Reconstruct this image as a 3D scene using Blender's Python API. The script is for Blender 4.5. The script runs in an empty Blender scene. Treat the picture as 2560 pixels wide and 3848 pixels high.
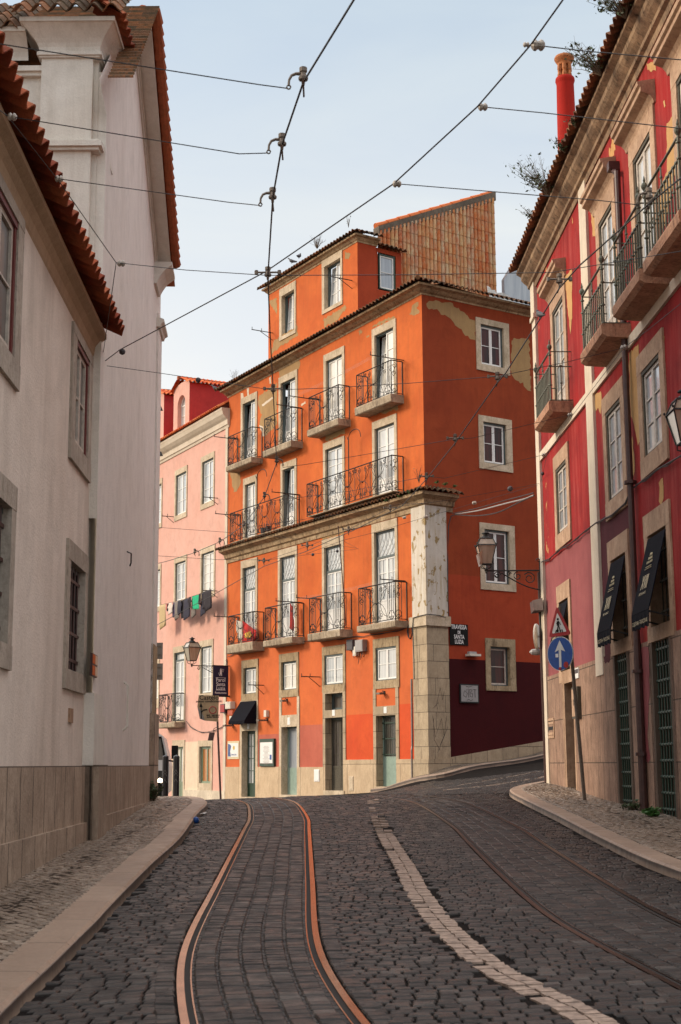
import bpy, math, random
import numpy as np
random.seed(7)
R_ = math.radians
sc = bpy.context.scene
col = sc.collection
ZO = 1.55                                     # eye height above the road at the camera
# ---------------------------------------------------------------- camera, sky, sun, exposure
FPX = 5344.; TH = math.atan(948/5344); RO = .006
cd = bpy.data.cameras.new('camera'); cam = bpy.data.objects.new('camera', cd); col.objects.link(cam)
cd.sensor_fit = 'VERTICAL'; cd.sensor_height = 36; cd.lens = 36*FPX/3848; cd.clip_end = 5000; cd.clip_start = .1
cd.dof.use_dof = True; cd.dof.focus_distance = 40; cd.dof.aperture_fstop = 8
_fw = np.array([0, math.cos(TH), math.sin(TH)]); _u0 = np.array([0, -math.sin(TH), math.cos(TH)]); _r0 = np.array([1., 0, 0])
_R = _r0*math.cos(RO)-_u0*math.sin(RO); _U = _u0*math.cos(RO)+_r0*math.sin(RO)
from mathutils import Matrix, Vector
cam.matrix_world = Matrix(((_R[0], _U[0], -_fw[0], 0), (_R[1], _U[1], -_fw[1], 0), (_R[2], _U[2], -_fw[2], ZO), (0, 0, 0, 1)))
sc.camera = cam
sc.view_settings.view_transform = 'Standard'; sc.view_settings.look = 'None'; sc.view_settings.gamma = 1
sc.view_settings.exposure = EXPO = 1.0
SUN_EL, SUN_AZ = R_(24), R_(-84)               # azimuth measured from +Y, clockwise; the sun stands low on the left
w = bpy.data.worlds.new('World'); sc.world = w; w.use_nodes = True
nt = w.node_tree; bg = nt.nodes['Background']
sky = nt.nodes.new('ShaderNodeTexSky'); sky.sky_type = 'NISHITA'; sky.sun_disc = False
sky.sun_elevation = SUN_EL; sky.sun_rotation = SUN_AZ; sky.dust_density = 2; sky.air_density = .8; sky.ozone_density = 1.5
# thin high veil of cloud: mixes a pale tone into the sky, stronger towards the horizon, with faint wisps
tc = nt.nodes.new('ShaderNodeTexCoord'); sep = nt.nodes.new('ShaderNodeSeparateXYZ'); nt.links.new(tc.outputs['Generated'], sep.inputs[0])
rmp = nt.nodes.new('ShaderNodeValToRGB'); nt.links.new(sep.outputs[2], rmp.inputs[0])
rmp.color_ramp.elements[0].position = 0.0; rmp.color_ramp.elements[0].color = (.95,)*3+(1,)
rmp.color_ramp.elements[1].position = 0.62; rmp.color_ramp.elements[1].color = (.62,)*3+(1,)
mp = nt.nodes.new('ShaderNodeMapping'); mp.inputs['Scale'].default_value = (1.2, 1.2, 5); nt.links.new(tc.outputs['Generated'], mp.inputs[0])
nz = nt.nodes.new('ShaderNodeTexNoise'); nz.inputs['Scale'].default_value = 1.6; nz.inputs['Detail'].default_value = 6; nz.inputs['Distortion'].default_value = .6
nt.links.new(mp.outputs[0], nz.inputs[0])
ma = nt.nodes.new('ShaderNodeMath'); ma.operation = 'MULTIPLY_ADD'; nt.links.new(nz.outputs[0], ma.inputs[0]); ma.inputs[1].default_value = .75; ma.inputs[2].default_value = -.36
mad = nt.nodes.new('ShaderNodeMath'); mad.operation = 'ADD'; mad.use_clamp = True; nt.links.new(rmp.outputs[0], mad.inputs[0]); nt.links.new(ma.outputs[0], mad.inputs[1])
vr = nt.nodes.new('ShaderNodeValToRGB'); nt.links.new(sep.outputs[2], vr.inputs[0])
vr.color_ramp.elements[0].position = 0.05; vr.color_ramp.elements[0].color = (4.5, 4.08, 3.55, 1)
vr.color_ramp.elements[1].position = 0.50; vr.color_ramp.elements[1].color = (2.55, 2.88, 3.02, 1)
_e = vr.color_ramp.elements.new(.85); _e.color = (11.0, 10.5, 9.9, 1)  # overhead sky, out of view, made extra bright to lift the shaded walls
mix = nt.nodes.new('ShaderNodeMix'); mix.data_type = 'RGBA'
nt.links.new(mad.outputs[0], mix.inputs[0]); nt.links.new(sky.outputs[0], mix.inputs[6]); nt.links.new(vr.outputs[0], mix.inputs[7])
nt.links.new(mix.outputs[2], bg.inputs[0]); bg.inputs[1].default_value = .14
sd = bpy.data.lights.new('sun', 'SUN'); sd.energy = 1.5; sd.angle = R_(14); sd.color = (1, .84, .64)
sun = bpy.data.objects.new('sun', sd); col.objects.link(sun)
_sdir = Vector((math.sin(SUN_AZ)*math.cos(SUN_EL), math.cos(SUN_AZ)*math.cos(SUN_EL), math.sin(SUN_EL)))
sun.rotation_euler = _sdir.to_track_quat('Z', 'Y').to_euler(); sun.location = (0, 0, 60)

# ---------------------------------------------------------------- geometry helpers
# surveyed points of the place are written as photograph coordinates (2560 x 3848) and meet the real planes of the walls
def ray(u, v): return _fw*FPX+_R*(u-1280)+_U*(1924-v)
def aty(u, v, y): r = ray(u, v); return r*y/r[1]
def atz(u, v, z): r = ray(u, v); return r*z/r[2]
class Frame:
    def __init__(s, o, d, sh=None):
        s.o = np.array([o[0], o[1], 0.]); d = np.array([d[0], d[1], 0.]); s.d = d/np.linalg.norm(d)
        n = np.array([-s.d[1], s.d[0], 0]); s.n = n if n.dot(-s.o) > 0 else -n
        s.sh = sh
    def P(s, a, z, o=0):
        if s.sh: o = o+s.sh(a, z)
        return s.o+s.d*a+s.n*o+np.array([0, 0, z])
    def hit(s, u, v, o=0):
        r = ray(u, v); q = s.o+s.n*o; t = q.dot(s.n)/r.dot(s.n); p = r*t
        return float((p-s.o).dot(s.d)), float(p[2])
    def sheared(s, f):
        k = Frame(s.o, s.d); k.n = s.n; k.sh = f; return k
    def off(s, o):
        k = Frame(s.o+s.n*o, s.d); k.n = s.n; return k
class MB:
    def __init__(s): s.v = []; s.f = []; s.m = []; s.uv = None
    def add(s, vs, fs, mi=0):
        b = len(s.v); s.v.extend([tuple(map(float, p)) for p in vs])
        for f in fs: s.f.append(tuple(b+i for i in f)); s.m.append(mi)
        return s
    def hexa(s, p, mi=0):
        return s.add(p, [(0,1,2,3), (7,6,5,4), (0,4,5,1), (1,5,6,2), (2,6,7,3), (3,7,4,0)], mi)
    def box(s, fr, a0, a1, z0, z1, o0, o1, mi=0):
        P = fr.P
        return s.hexa([P(a0,z0,o0), P(a1,z0,o0), P(a1,z0,o1), P(a0,z0,o1), P(a0,z1,o0), P(a1,z1,o0), P(a1,z1,o1), P(a0,z1,o1)], mi)
    def prism(s, fr, poly, o0, o1, mi=0):
        n = len(poly); vs = [fr.P(a, z, o0) for a, z in poly]+[fr.P(a, z, o1) for a, z in poly]
        fs = [tuple(range(n))[::-1], tuple(range(n, 2*n))]+[(i, (i+1) % n, n+(i+1) % n, n+i) for i in range(n)]
        return s.add(vs, fs, mi)
    def extr(s, fr, prof, a0, a1, dz=0, mi=0, m0=0, m1=0):
        # moulding: profile [(o,z)] run from a0 to a1, z rising by dz; m0/m1 mitre the ends
        n = len(prof); vs = [fr.P(a0+m0*o, z, o) for o, z in prof]+[fr.P(a1+m1*o, z+dz, o) for o, z in prof]
        fs = [tuple(range(n)), tuple(range(n, 2*n))[::-1]]+[(i, n+i, n+(i+1) % n, (i+1) % n) for i in range(n)]
        return s.add(vs, fs, mi)
    def tube(s, pts, r, n=5, closed=False, mi=0, cap=True):
        pts = [np.array(p, float) for p in pts]; N = len(pts); rings = []
        up = np.array([0, 0, 1.])
        for i, p in enumerate(pts):
            a = pts[(i-1) % N] if (closed or i > 0) else p; b = pts[(i+1) % N] if (closed or i < N-1) else p
            t = b-a; t = t/(np.linalg.norm(t)+1e-9)
            x = np.cross(t, up)
            if np.linalg.norm(x) < .05: x = np.cross(t, np.array([1., 0, 0]))
            x /= np.linalg.norm(x); y = np.cross(t, x)
            rr = r[i] if isinstance(r, (list, tuple)) else r
            rings.append([p+rr*(x*math.cos(2*math.pi*k/n)+y*math.sin(2*math.pi*k/n)) for k in range(n)])
        vs = [q for g in rings for q in g]; fs = []
        for i in range(N if closed else N-1):
            j = (i+1) % N
            for k in range(n): fs.append((i*n+k, i*n+(k+1) % n, j*n+(k+1) % n, j*n+k))
        if not closed and cap: fs += [tuple(range(n))[::-1], tuple((N-1)*n+k for k in range(n))]
        return s.add(vs, fs, mi)
    def lathe(s, c, prof, n=10, mi=0, ax=None, a0=0.):
        # profile [(r, h)] about the vertical (or about the axis ax) through c
        c = np.array(c, float)
        if ax is None: X, Y, Z = np.eye(3)
        else:
            Z = np.array(ax, float); Z /= np.linalg.norm(Z); X = np.cross(Z, [0, 0, 1.]) if abs(Z[2]) < .9 else np.array([1., 0, 0])
            X /= np.linalg.norm(X); Y = np.cross(Z, X)
        vs = []; N = len(prof)
        for r, h in prof:
            for k in range(n): t = 2*math.pi*k/n+a0; vs.append(c+Z*h+r*(X*math.cos(t)+Y*math.sin(t)))
        fs = [tuple(range(n))[::-1], tuple((N-1)*n+k for k in range(n))]
        for i in range(N-1):
            for k in range(n): fs.append((i*n+k, i*n+(k+1) % n, (i+1)*n+(k+1) % n, (i+1)*n+k))
        return s.add(vs, fs, mi)
    def quad(s, a, b, c, d, mi=0): return s.add([a, b, c, d], [(0, 1, 2, 3)], mi)
def _tag(o, label, cat, group, kind):
    if label: o['label'] = label
    if cat: o['category'] = cat
    if group: o['group'] = group
    if kind: o['kind'] = kind
ROOT = {}
def thing(name, label, cat, loc, group=None):
    o = bpy.data.objects.new(name, None); o.empty_display_size = .2
    o.location = (loc[0], loc[1], loc[2]+ZO); col.objects.link(o); _tag(o, label, cat, group, None)
    ROOT[o.name] = np.array([loc[0], loc[1], loc[2]], float); return o
def part(name, mb, mats, parent=None, label=None, cat=None, group=None, kind=None, smooth=False, fr=None, base=None):
    if not isinstance(mats, (list, tuple)): mats = [mats]
    loc = ROOT[parent.name] if parent is not None else np.zeros(3) if not mb.v else (np.array(base, float) if base is not None else np.mean(np.array(mb.v), axis=0)*np.array([1, 1, 0])+np.array([0, 0, min(p[2] for p in mb.v)]))
    if not mb.v:
        o = bpy.data.objects.new(name, None); o.empty_display_size = .1; col.objects.link(o); o.parent = parent; ROOT[o.name] = ROOT[parent.name]; return o
    V = np.array(mb.v); me = bpy.data.meshes.new(name); me.from_pydata((V-loc).tolist(), [], mb.f)
    for m in mats: me.materials.append(m)
    me.polygons.foreach_set('material_index', mb.m)
    if smooth: me.polygons.foreach_set('use_smooth', [True]*len(mb.f))
    if mb.uv is not None or fr is not None:
        ul = me.uv_layers.new(name='UVMap'); idx = np.zeros(len(me.loops), dtype=np.int32); me.loops.foreach_get('vertex_index', idx)
        if mb.uv is not None: uv = np.array(mb.uv)[idx]
        else:
            q = V-fr.o; uv = np.stack([q@fr.d+q@fr.n, V[:, 2]], 1)[idx]
        ul.data.foreach_set('uv', uv.astype(np.float32).ravel())
    me.update(); o = bpy.data.objects.new(name, me); col.objects.link(o)
    if parent is not None: o.parent = parent
    else: o.location = (loc[0], loc[1], loc[2]+ZO)
    ROOT[o.name] = loc; _tag(o, label, cat, group, kind); return o

# ---------------------------------------------------------------- materials
class N:
    def __init__(s, name):
        s.m = bpy.data.materials.new(name); s.m.use_nodes = True; s.t = s.m.node_tree; s.b = s.t.nodes['Principled BSDF']
    def n(s, ty, **k):
        o = s.t.nodes.new('ShaderNode'+ty)
        for a, b in k.items(): setattr(o, a, b)
        return o
    def l(s, a, b): s.t.links.new(a, b)
    def co(s, out='Object', scale=(1, 1, 1), rot=(0, 0, 0), loc=(0, 0, 0)):
        t = s.n('TexCoord'); m = s.n('Mapping'); m.inputs['Scale'].default_value = scale; m.inputs['Rotation'].default_value = rot; m.inputs['Location'].default_value = loc
        s.l(t.outputs[out], m.inputs[0]); return m.outputs[0]
    def noise(s, co, scale, detail=5, rough=.55, dist=0):
        o = s.n('TexNoise'); o.inputs['Scale'].default_value = scale; o.inputs['Detail'].default_value = detail; o.inputs['Roughness'].default_value = rough; o.inputs['Distortion'].default_value = dist
        s.l(co, o.inputs[0]); return o.outputs[0]
    def ramp(s, f, pts, const=False):
        r = s.n('ValToRGB'); e = r.color_ramp.elements
        if const: r.color_ramp.interpolation = 'CONSTANT'
        while len(e) > 1: e.remove(e[-1])
        for i, (p, c) in enumerate(pts):
            x = e[0] if i == 0 else e.new(p)
            x.position = p; x.color = (c[0], c[1], c[2], 1) if isinstance(c, (tuple, list)) else (c, c, c, 1)
        s.l(f, r.inputs[0]); return r.outputs[0]
    def mix(s, f, a, b, mode='MIX'):
        m = s.n('Mix', data_type='RGBA', blend_type=mode)
        for sock, x in ((m.inputs[0], f), (m.inputs[6], a), (m.inputs[7], b)):
            if hasattr(x, 'is_linked'): s.l(x, sock)
            elif isinstance(x, (tuple, list)): sock.default_value = (x[0], x[1], x[2], 1)
            else: sock.default_value = x
        return m.outputs[2]
    def math(s, op, a, b=None, clamp=False):
        m = s.n('Math', operation=op, use_clamp=clamp)
        for sock, x in ((m.inputs[0], a), (m.inputs[1], b)):
            if x is None: continue
            if hasattr(x, 'is_linked'): s.l(x, sock)
            else: sock.default_value = x
        return m.outputs[0]
    def out(s, color=None, rough=None, bump=None, dist=.01, metal=None, spec=None):
        if color is not None:
            if hasattr(color, 'is_linked'): s.l(color, s.b.inputs['Base Color'])
            else: s.b.inputs['Base Color'].default_value = (color[0], color[1], color[2], 1)
        if rough is not None:
            if hasattr(rough, 'is_linked'): s.l(rough, s.b.inputs['Roughness'])
            else: s.b.inputs['Roughness'].default_value = rough
        if metal is not None: s.b.inputs['Metallic'].default_value = metal
        if spec is not None: s.b.inputs['Specular IOR Level'].default_value = spec
        if bump is not None:
            b = s.n('Bump'); b.inputs['Distance'].default_value = dist; b.inputs['Strength'].default_value = 1; s.l(bump, b.inputs['Height']); s.l(b.outputs[0], s.b.inputs['Normal'])
        return s.m
M_PL = None
def stucco(name, c1, c2, stain=None, sa=.5, peel=None, pt=.66, ps=1.4, bump=.006, rough=.85, streak=9, pz=None):
    k = N(name); co = k.co()
    c = k.mix(k.ramp(k.noise(co, .7, 6, .6), [(.35, 0), (.65, 1)]), c1, c2)
    c = k.mix(k.ramp(k.noise(co, 4, 8, .7), [(.42, .0), (.7, .35)]), c, tuple(x*.72 for x in c1))
    if stain:
        f = k.ramp(k.noise(k.co(scale=(streak, streak, streak*.09)), 1, 6, .6, .5), [(.42, 0), (.72, sa)])
        f = k.math('MULTIPLY', f, k.ramp(k.noise(co, .55, 5, .6), [(.38, .15), (.60, 1)]))
        c = k.mix(f, c, stain)
    c = k.mix(k.ramp(k.noise(co, 1.7, 9, .72, .4), [(.50, 0), (.66, .38)]), c, tuple(x*.68 for x in c2))
    c = k.mix(k.ramp(k.noise(co, 60, 2), [(.3, 0), (.75, .25)]), c, tuple(x*.55 for x in c1))
    h = k.noise(co, 35, 4)
    if peel:
        f = k.ramp(k.noise(k.co(scale=(1, 1, .7)), ps, 9, .6, .3), [(pt, 0), (pt+.012, 1)])
        if pz is not None:
            g = k.n('NewGeometry'); sp = k.n('SeparateXYZ'); k.l(g.outputs['Position'], sp.inputs[0])
            f = k.math('MULTIPLY', f, k.ramp(k.math('MULTIPLY', sp.outputs[2], .04), [(max(0, (pz[0]+ZO)*.04), 0), ((pz[0]+ZO)*.04+.03, 1), ((pz[1]+ZO)*.04, 1), (min(1, (pz[1]+ZO)*.04+.02), 0)]))
        c = k.mix(f, c, k.mix(k.noise(co, 9, 5), peel, tuple(x*.6 for x in peel)))
        h = k.math('SUBTRACT', h, k.math('MULTIPLY', f, .6))
    return k.out(c, rough, h, bump, spec=.18)
def stone(name, c1, c2, dark=(.10, .08, .06), da=.6, scale=3, blocks=None, rough=.8, bump=.008, mw=.008):
    k = N(name); co = k.co()
    c = k.mix(k.ramp(k.noise(co, scale, 8, .7), [(.35, 0), (.65, 1)]), c1, c2)
    c = k.mix(k.ramp(k.noise(co, 17, 6, .8), [(.50, 0), (.62, .45)]), c, tuple(x*.5 for x in c2)); c = k.mix(k.ramp(k.noise(co, 1.3, 5, .6), [(.45, 0), (.6, .5)]), c, tuple(x*.72 for x in c2))
    c = k.mix(k.ramp(k.noise(k.co(scale=(3, 3, 1)), 2.6, 10, .75, .4), [(.50, 0), (.68, da)]), c, dark)
    c = k.mix(k.ramp(k.noise(k.co(scale=(14, 14, 1.5)), 2, 6, .7), [(.5, 0), (.8, da*.6)]), c, dark)
    h = k.noise(co, 24, 6)
    if blocks:
        b = k.n('TexBrick'); b.inputs['Scale'].default_value = 1; b.inputs['Brick Width'].default_value = blocks[0]; b.inputs['Row Height'].default_value = blocks[1]
        b.inputs['Mortar Size'].default_value = mw; b.inputs['Mortar Smooth'].default_value = .3; b.offset = .37; b.squash = .8; b.squash_frequency = 3
        b.inputs['Color1'].default_value = (.2, .2, .2, 1); b.inputs['Color2'].default_value = (.9, .9, .9, 1); b.inputs['Mortar'].default_value = (.5, .5, .5, 1)
        k.l(k.co('UV'), b.inputs[0])
        c = k.mix(.35, c, k.mix(b.outputs[0], tuple(x*.55 for x in c1), tuple(min(1, x*1.35) for x in c2)))
        c = k.mix(k.math('MULTIPLY', b.outputs[1], .75), c, (.05, .04, .03))
        h = k.math('SUBTRACT', h, k.math('MULTIPLY', b.outputs[1], 1.5))
    return k.out(c, rough, h, bump, spec=.2)
def plain(name, c, rough=.6, metal=0, var=.25, scale=8, bump=0, spec=None):
    k = N(name); co = k.co()
    cc = k.mix(k.ramp(k.noise(co, scale, 6, .65), [(.35, 0), (.7, 1)]), c, tuple(x*(1-var) for x in c))
    return k.out(cc, rough, k.noise(co, scale*4, 4) if bump else None, bump or .01, metal, spec)
def glass(name, c, c2=None, scale=1.2, rough=.04, spec=.9, coat=1.):
    # window glass with what hangs behind it: a glossy coat over a curtain / room tone
    k = N(name); co = k.co(scale=(6, 6, .4))
    cc = k.mix(k.ramp(k.noise(co, scale, 4), [(.4, 0), (.6, 1)]), c, c2 or tuple(x*.8 for x in c))
    h = k.noise(k.co(), 1.1, 2)
    k.b.inputs['Coat Weight'].default_value = coat; k.b.inputs['Coat Roughness'].default_value = rough; k.b.inputs['Coat IOR'].default_value = 1.7
    return k.out(cc, .3, h, .02, spec=spec)
def tiles(name, pal, moss=(.06, .055, .03), mamt=.5, rough=.85, colmix=0):
    k = N(name); uv = k.co('UV')
    fl = k.n('VectorMath', operation='FLOOR'); k.l(uv, fl.inputs[0])
    wn = k.n('TexWhiteNoise', noise_dimensions='2D'); k.l(fl.outputs[0], wn.inputs[0])
    n = len(pal); c = k.ramp(wn.outputs[0], [(i/n, p) for i, p in enumerate(pal)], True)
    if colmix:
        v2 = k.n('VectorMath', operation='MULTIPLY'); k.l(fl.outputs[0], v2.inputs[0]); v2.inputs[1].default_value = (1, 0, 0); w2 = k.n('TexWhiteNoise', noise_dimensions='2D'); k.l(v2.outputs[0], w2.inputs[0])
        c = k.mix(colmix, c, k.ramp(w2.outputs[0], [(i/n, p) for i, p in enumerate(pal)], True)); c = k.mix(k.ramp(k.noise(k.co(scale=(1, 1, .4)), 5, 8, .75), [(.45, 0), (.56, .75)]), c, (.50, .13, .04))
    c = k.mix(k.ramp(k.noise(k.co(), 7, 8, .7), [(.45, 0), (.68, mamt)]), c, moss)
    c = k.mix(k.ramp(k.noise(k.co(), 30, 5, .7), [(.5, 0), (.75, .5)]), c, tuple(x*.4 for x in pal[0]))
    return k.out(c, rough, k.noise(k.co(), 40, 4), .006, spec=.15)

M = {}
M['orange'] = stucco('orange_stucco', (.66, .155, .036), (.53, .108, .026), stain=(.34, .09, .03), sa=.45, peel=(.50, .33, .13), pt=.70, pz=(11.5, 19))
M['orange_low'] = stucco('orange_stucco_low', (.66, .155, .045), (.60, .13, .04), stain=(.42, .12, .06), sa=.35)
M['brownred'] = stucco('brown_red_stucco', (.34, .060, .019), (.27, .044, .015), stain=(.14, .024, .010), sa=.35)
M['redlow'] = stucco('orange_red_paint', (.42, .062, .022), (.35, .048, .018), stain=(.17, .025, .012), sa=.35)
M['oxblood'] = stucco('oxblood_paint', (.060, .004, .005), (.045, .003, .005), stain=(.028, .004, .004), sa=.3)
M['brightred'] = stucco('bright_red_paint', (.66, .098, .028), (.60, .075, .024), stain=(.4, .05, .02), sa=.3)
M['pinkpatch'] = stucco('dusty_pink_paint', (.52, .14, .09), (.45, .11, .07), stain=(.35, .10, .06), sa=.3)
M['bare'] = stucco('bare_plaster', (.46, .29, .13), (.36, .22, .10), stain=(.24, .14, .07), sa=.6, bump=.012)
M['white_streak'] = stucco('white_filler', (.75, .66, .55), (.65, .5, .35))
M['pink'] = stucco('salmon_stucco', (.72, .42, .34), (.68, .37, .29), stain=(.60, .29, .21), sa=.30)
M['cream'] = stucco('cream_paint', (.80, .60, .44), (.76, .55, .40))
M['dormer_red'] = stucco('raspberry_stucco', (.50, .055, .05), (.42, .045, .045), stain=(.3, .04, .04), sa=.3)
M['trim'] = stone('pale_limestone', (.66, .54, .40), (.52, .41, .28), (.20, .14, .08), .55)
M['trim_dirty'] = stone('stained_limestone', (.50, .38, .24), (.36, .26, .15), (.07, .045, .025), .85, 4)
M['cornice'] = stone('stained_cornice', (.56, .41, .25), (.34, .22, .12), (.05, .03, .018), 1., 4)
M['slab'] = stone('balcony_stone', (.52, .42, .30), (.33, .25, .17), (.06, .04, .03), .85, 4, rough=.9, bump=.02)
M['ashlar'] = stone('ashlar_stone', (.52, .41, .28), (.38, .29, .19), (.12, .08, .05), .6, 3, blocks=(.80, .52))
M['ashlar_red'] = stone('ashlar_stone_street', (.42, .27, .19), (.25, .15, .105), (.05, .03, .02), .95, 3, blocks=(.45, .86), mw=.010)
M['plinth_orange'] = stone('buff_plinth_slabs', (.62, .48, .32), (.50, .36, .23), (.22, .13, .07), .6, 2, blocks=(1.6, 5.0))
M['whiteplinth'] = stone('pale_plinth', (.72, .62, .48), (.6, .5, .38), (.3, .22, .14), .4)
M['wornwhite'] = stucco('worn_white_paint', (.70, .64, .56), (.60, .53, .44), stain=(.42, .30, .15), sa=.9, peel=(.40, .28, .13), pt=.575, ps=4.6)
M['plinth_left'] = stone('left_plinth_slabs', (.52, .405, .31), (.34, .255, .19), (.06, .042, .03), .9, 2.2, blocks=(.62, 4.0), mw=.014)
M['leftwall'] = stucco('pinkish_grey_render', (.82, .72, .63), (.74, .63, .54), stain=(.33, .25, .19), sa=.55, bump=.006, streak=2.6)
M['tallwall'] = stucco('lilac_white_render', (.83, .775, .73), (.78, .72, .665), stain=(.46, .39, .34), sa=.28, bump=.008, streak=3.4)
M['capwhite'] = stucco('white_lime_render', (.80, .76, .69), (.72, .67, .59), stain=(.34, .27, .2), sa=.3)
M['buff'] = stucco('buff_cornice', (.50, .36, .24), (.42, .30, .19), stain=(.25, .16, .10), sa=.4)
M['red'] = stucco('crimson_stucco', (.33, .013, .012), (.19, .008, .009), stain=(.44, .085, .07), sa=.75, peel=(.62, .34, .13), pt=.655, ps=1.1, streak=6)
M['fadedpink'] = stucco('faded_pink_stucco', (.31, .092, .092), (.24, .062, .066), stain=(.17, .04, .045), sa=.6, streak=6)
M['maroon'] = stucco('maroon_stucco', (.10, .017, .024), (.075, .013, .019), stain=(.16, .04, .045), sa=.5, streak=6)
M['redtrim'] = stone('pink_limestone', (.54, .37, .25), (.40, .25, .16), (.16, .08, .05), .6)
M['redslab'] = stone('orange_stone', (.52, .29, .18), (.40, .21, .13), (.08, .04, .03), .8, 3, bump=.02)
M['trim_left'] = stone('grey_window_stone', (.50, .43, .36), (.40, .34, .28), (.16, .13, .10), .6)
M['cornice_red'] = stone('sooty_cornice', (.38, .25, .15), (.21, .135, .085), (.04, .025, .016), 1., 3)
M['quoin'] = stucco('cream_quoin', (.70, .60, .48), (.62, .52, .40), stain=(.4, .3, .2), sa=.4)
M['whitepaint'] = plain('white_paint', (.80, .78, .74), .45, var=.12)
M['oldwhite'] = plain('old_white_paint', (.62, .54, .46), .6, var=.4, scale=14)
M['slate'] = plain('slate_green_frame', (.07, .095, .095), .5)
M['greenframe'] = plain('faded_green_frame', (.22, .27, .18), .5)
M['darkgreen'] = plain('dark_green_paint', (.018, .05, .03), .45)
M['sage'] = plain('sage_glass_panel', (.26, .35, .29), .35)
M['oldwood'] = plain('old_dark_wood', (.09, .075, .05), .8, var=.5, scale=20, bump=.01)
M['redframe'] = plain('dark_red_frame', (.14, .018, .015), .5)
M['glass'] = glass('curtained_glass', (.52, .53, .52), (.42, .43, .43))
M['glass_b'] = glass('half_curtained_glass', (.50, .51, .50), (.30, .33, .35))
M['glass_c'] = glass('blind_behind_glass', (.66, .62, .54), (.56, .52, .45))
M['glass_blue'] = glass('sky_glass', (.34, .37, .40), (.24, .27, .31))
M['glass_dark'] = glass('dark_room_glass', (.075, .012, .010), (.02, .008, .008), coat=.06, spec=.25)
M['glass_left'] = glass('curtained_dark_glass', (.10, .085, .07), (.045, .035, .03), coat=.5, spec=.5)
M['amber'] = glass('amber_glass', (.50, .20, .03), (.36, .11, .015), rough=.15)
M['dimroom'] = plain('dim_room', (.07, .06, .055), .9)
M['void'] = plain('dark_interior', (.010, .008, .007), .9)
M['iron'] = plain('black_iron', (.010, .009, .008), .6, metal=0, var=.3)
M['greeniron'] = plain('green_grey_iron', (.10, .105, .075), .55, metal=.2, var=.35, scale=30)
M['wire'] = plain('dark_cable', (.018, .016, .018), .5)
M['rust'] = plain('rusty_pipe', (.075, .030, .024), .5, var=.45, scale=12)
M['porcelain'] = plain('grey_porcelain', (.42, .36, .30), .35, var=.4, scale=40)
M['castiron'] = plain('weathered_cast_iron', (.20, .155, .12), .6, metal=.3, var=.5, scale=40)
M['canvas'] = plain('navy_canvas', (.008, .008, .013), .9, var=.3, scale=60, bump=.002, spec=.1)
M['gold'] = plain('pale_gold_print', (.62, .52, .33), .7, var=.1)
M['white'] = plain('white_print', (.75, .73, .70), .6, var=.05)
M['tile_red'] = tiles('red_roof_tiles', [(.27, .060, .026), (.34, .080, .034), (.22, .045, .022), (.38, .11, .05)], mamt=.4)
M['tile_clean'] = tiles('clean_orange_tiles', [(.62, .13, .04), (.55, .10, .035), (.66, .18, .06)], mamt=.12)
M['tile_old'] = tiles('mossy_roof_tiles', [(.15, .085, .050), (.20, .10, .055), (.11, .070, .045), (.26, .11, .05)], mamt=.85)
M['tile_hung'] = tiles('mottled_tile_cladding', [(.60, .38, .19), (.52, .16, .05), (.62, .42, .22), (.50, .40, .29), (.58, .26, .10), (.44, .08, .03), (.66, .48, .28), (.55, .32, .14), (.60, .40, .20), (.34, .11, .06), (.57, .22, .08)], moss=(.56, .45, .30), mamt=.55, colmix=.6)
M['tile_brown'] = tiles('brown_eave_tiles', [(.17, .075, .045), (.23, .10, .055), (.13, .06, .04), (.28, .12, .06)], mamt=.7)
M['peel_tan'] = stucco('peeled_tan_plaster', (.60, .36, .15), (.50, .27, .10), stain=(.36, .18, .08), sa=.5, bump=.012)
M['grime'] = stucco('dark_run_off_stain', (.16, .125, .10), (.24, .19, .155), stain=(.08, .06, .05), sa=.6)
M['mortar'] = stone('grey_mortar', (.20, .16, .12), (.13, .10, .075), (.05, .04, .03), .6)
# ---------------------------------------------------------------- the planes of the facades
OM = Frame(aty(1611, 2700, 44), (-3250, 5428))       # orange house, street front: a runs left and away
OS = Frame(aty(1611, 2700, 44), (7900, 5428))        # orange house, side in the lane: a runs right and away
_pm = OM.P(OM.hit(853, 2500)[0], 0)
PK = Frame(_pm, (-2800, 5428))                       # pink house
RD = Frame((4.39, 30.8), (150, -5428))               # red house: a runs towards the camera
LN = Frame((-2.98, 12.75), (-.12, 4.5))              # near left house: a runs away
TW = Frame((-3.0, 17.24), (-.43, 8.89))              # tall white house
# ---------------------------------------------------------------- the ground: a hill street that crests at 28 m
def _slope(y): return -1.53+.032*y
ctl = [(x, y, _slope(y)) for x in (-7, -3, 0, 3, 7) for y in (14, 18, 22, 25)]
ctl += [(-2, 28, -.665), (0, 28.4, -.63), (2, 28.2, -.625), (3.6, 28.3, -.60), (-4, 29, -.74), (0, 38, -.90), (2.2, 38, -.68), (-3, 38, -1.05), (-6, 45, -1.32),
        (-8, 34, -1.1), (-12, 40, -1.45), (4.4, 31, -.52), (6, 33.5, -.28), (9, 36, .15), (5.6, 40, -.12), (4.2, 38, -.36)]
for s_, z_ in ((1.84, -.76), (5.1, -.98), (9, -1.18), (14.1, -1.36)): p = OM.P(s_, 0); ctl.append((p[0], p[1], z_))
for s_, z_ in ((6, -1.42), (12, -1.6)): p = PK.P(s_, 0); ctl.append((p[0], p[1], z_))
for u, v, o in ((1697, 2880, 0), (2045, 2824, 0), (1623, 2934, .8), (1788, 2890, .8), (1940, 2870, .8), (2045, 2849, .8)):
    a, z = OS.hit(u, v, o); p = OS.P(a, 0, o); ctl.append((p[0], p[1], z-(.1 if o == 0 else 0)))
ctl.append((9, 48.4, 1.0)); ctl = np.array(ctl)
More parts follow.
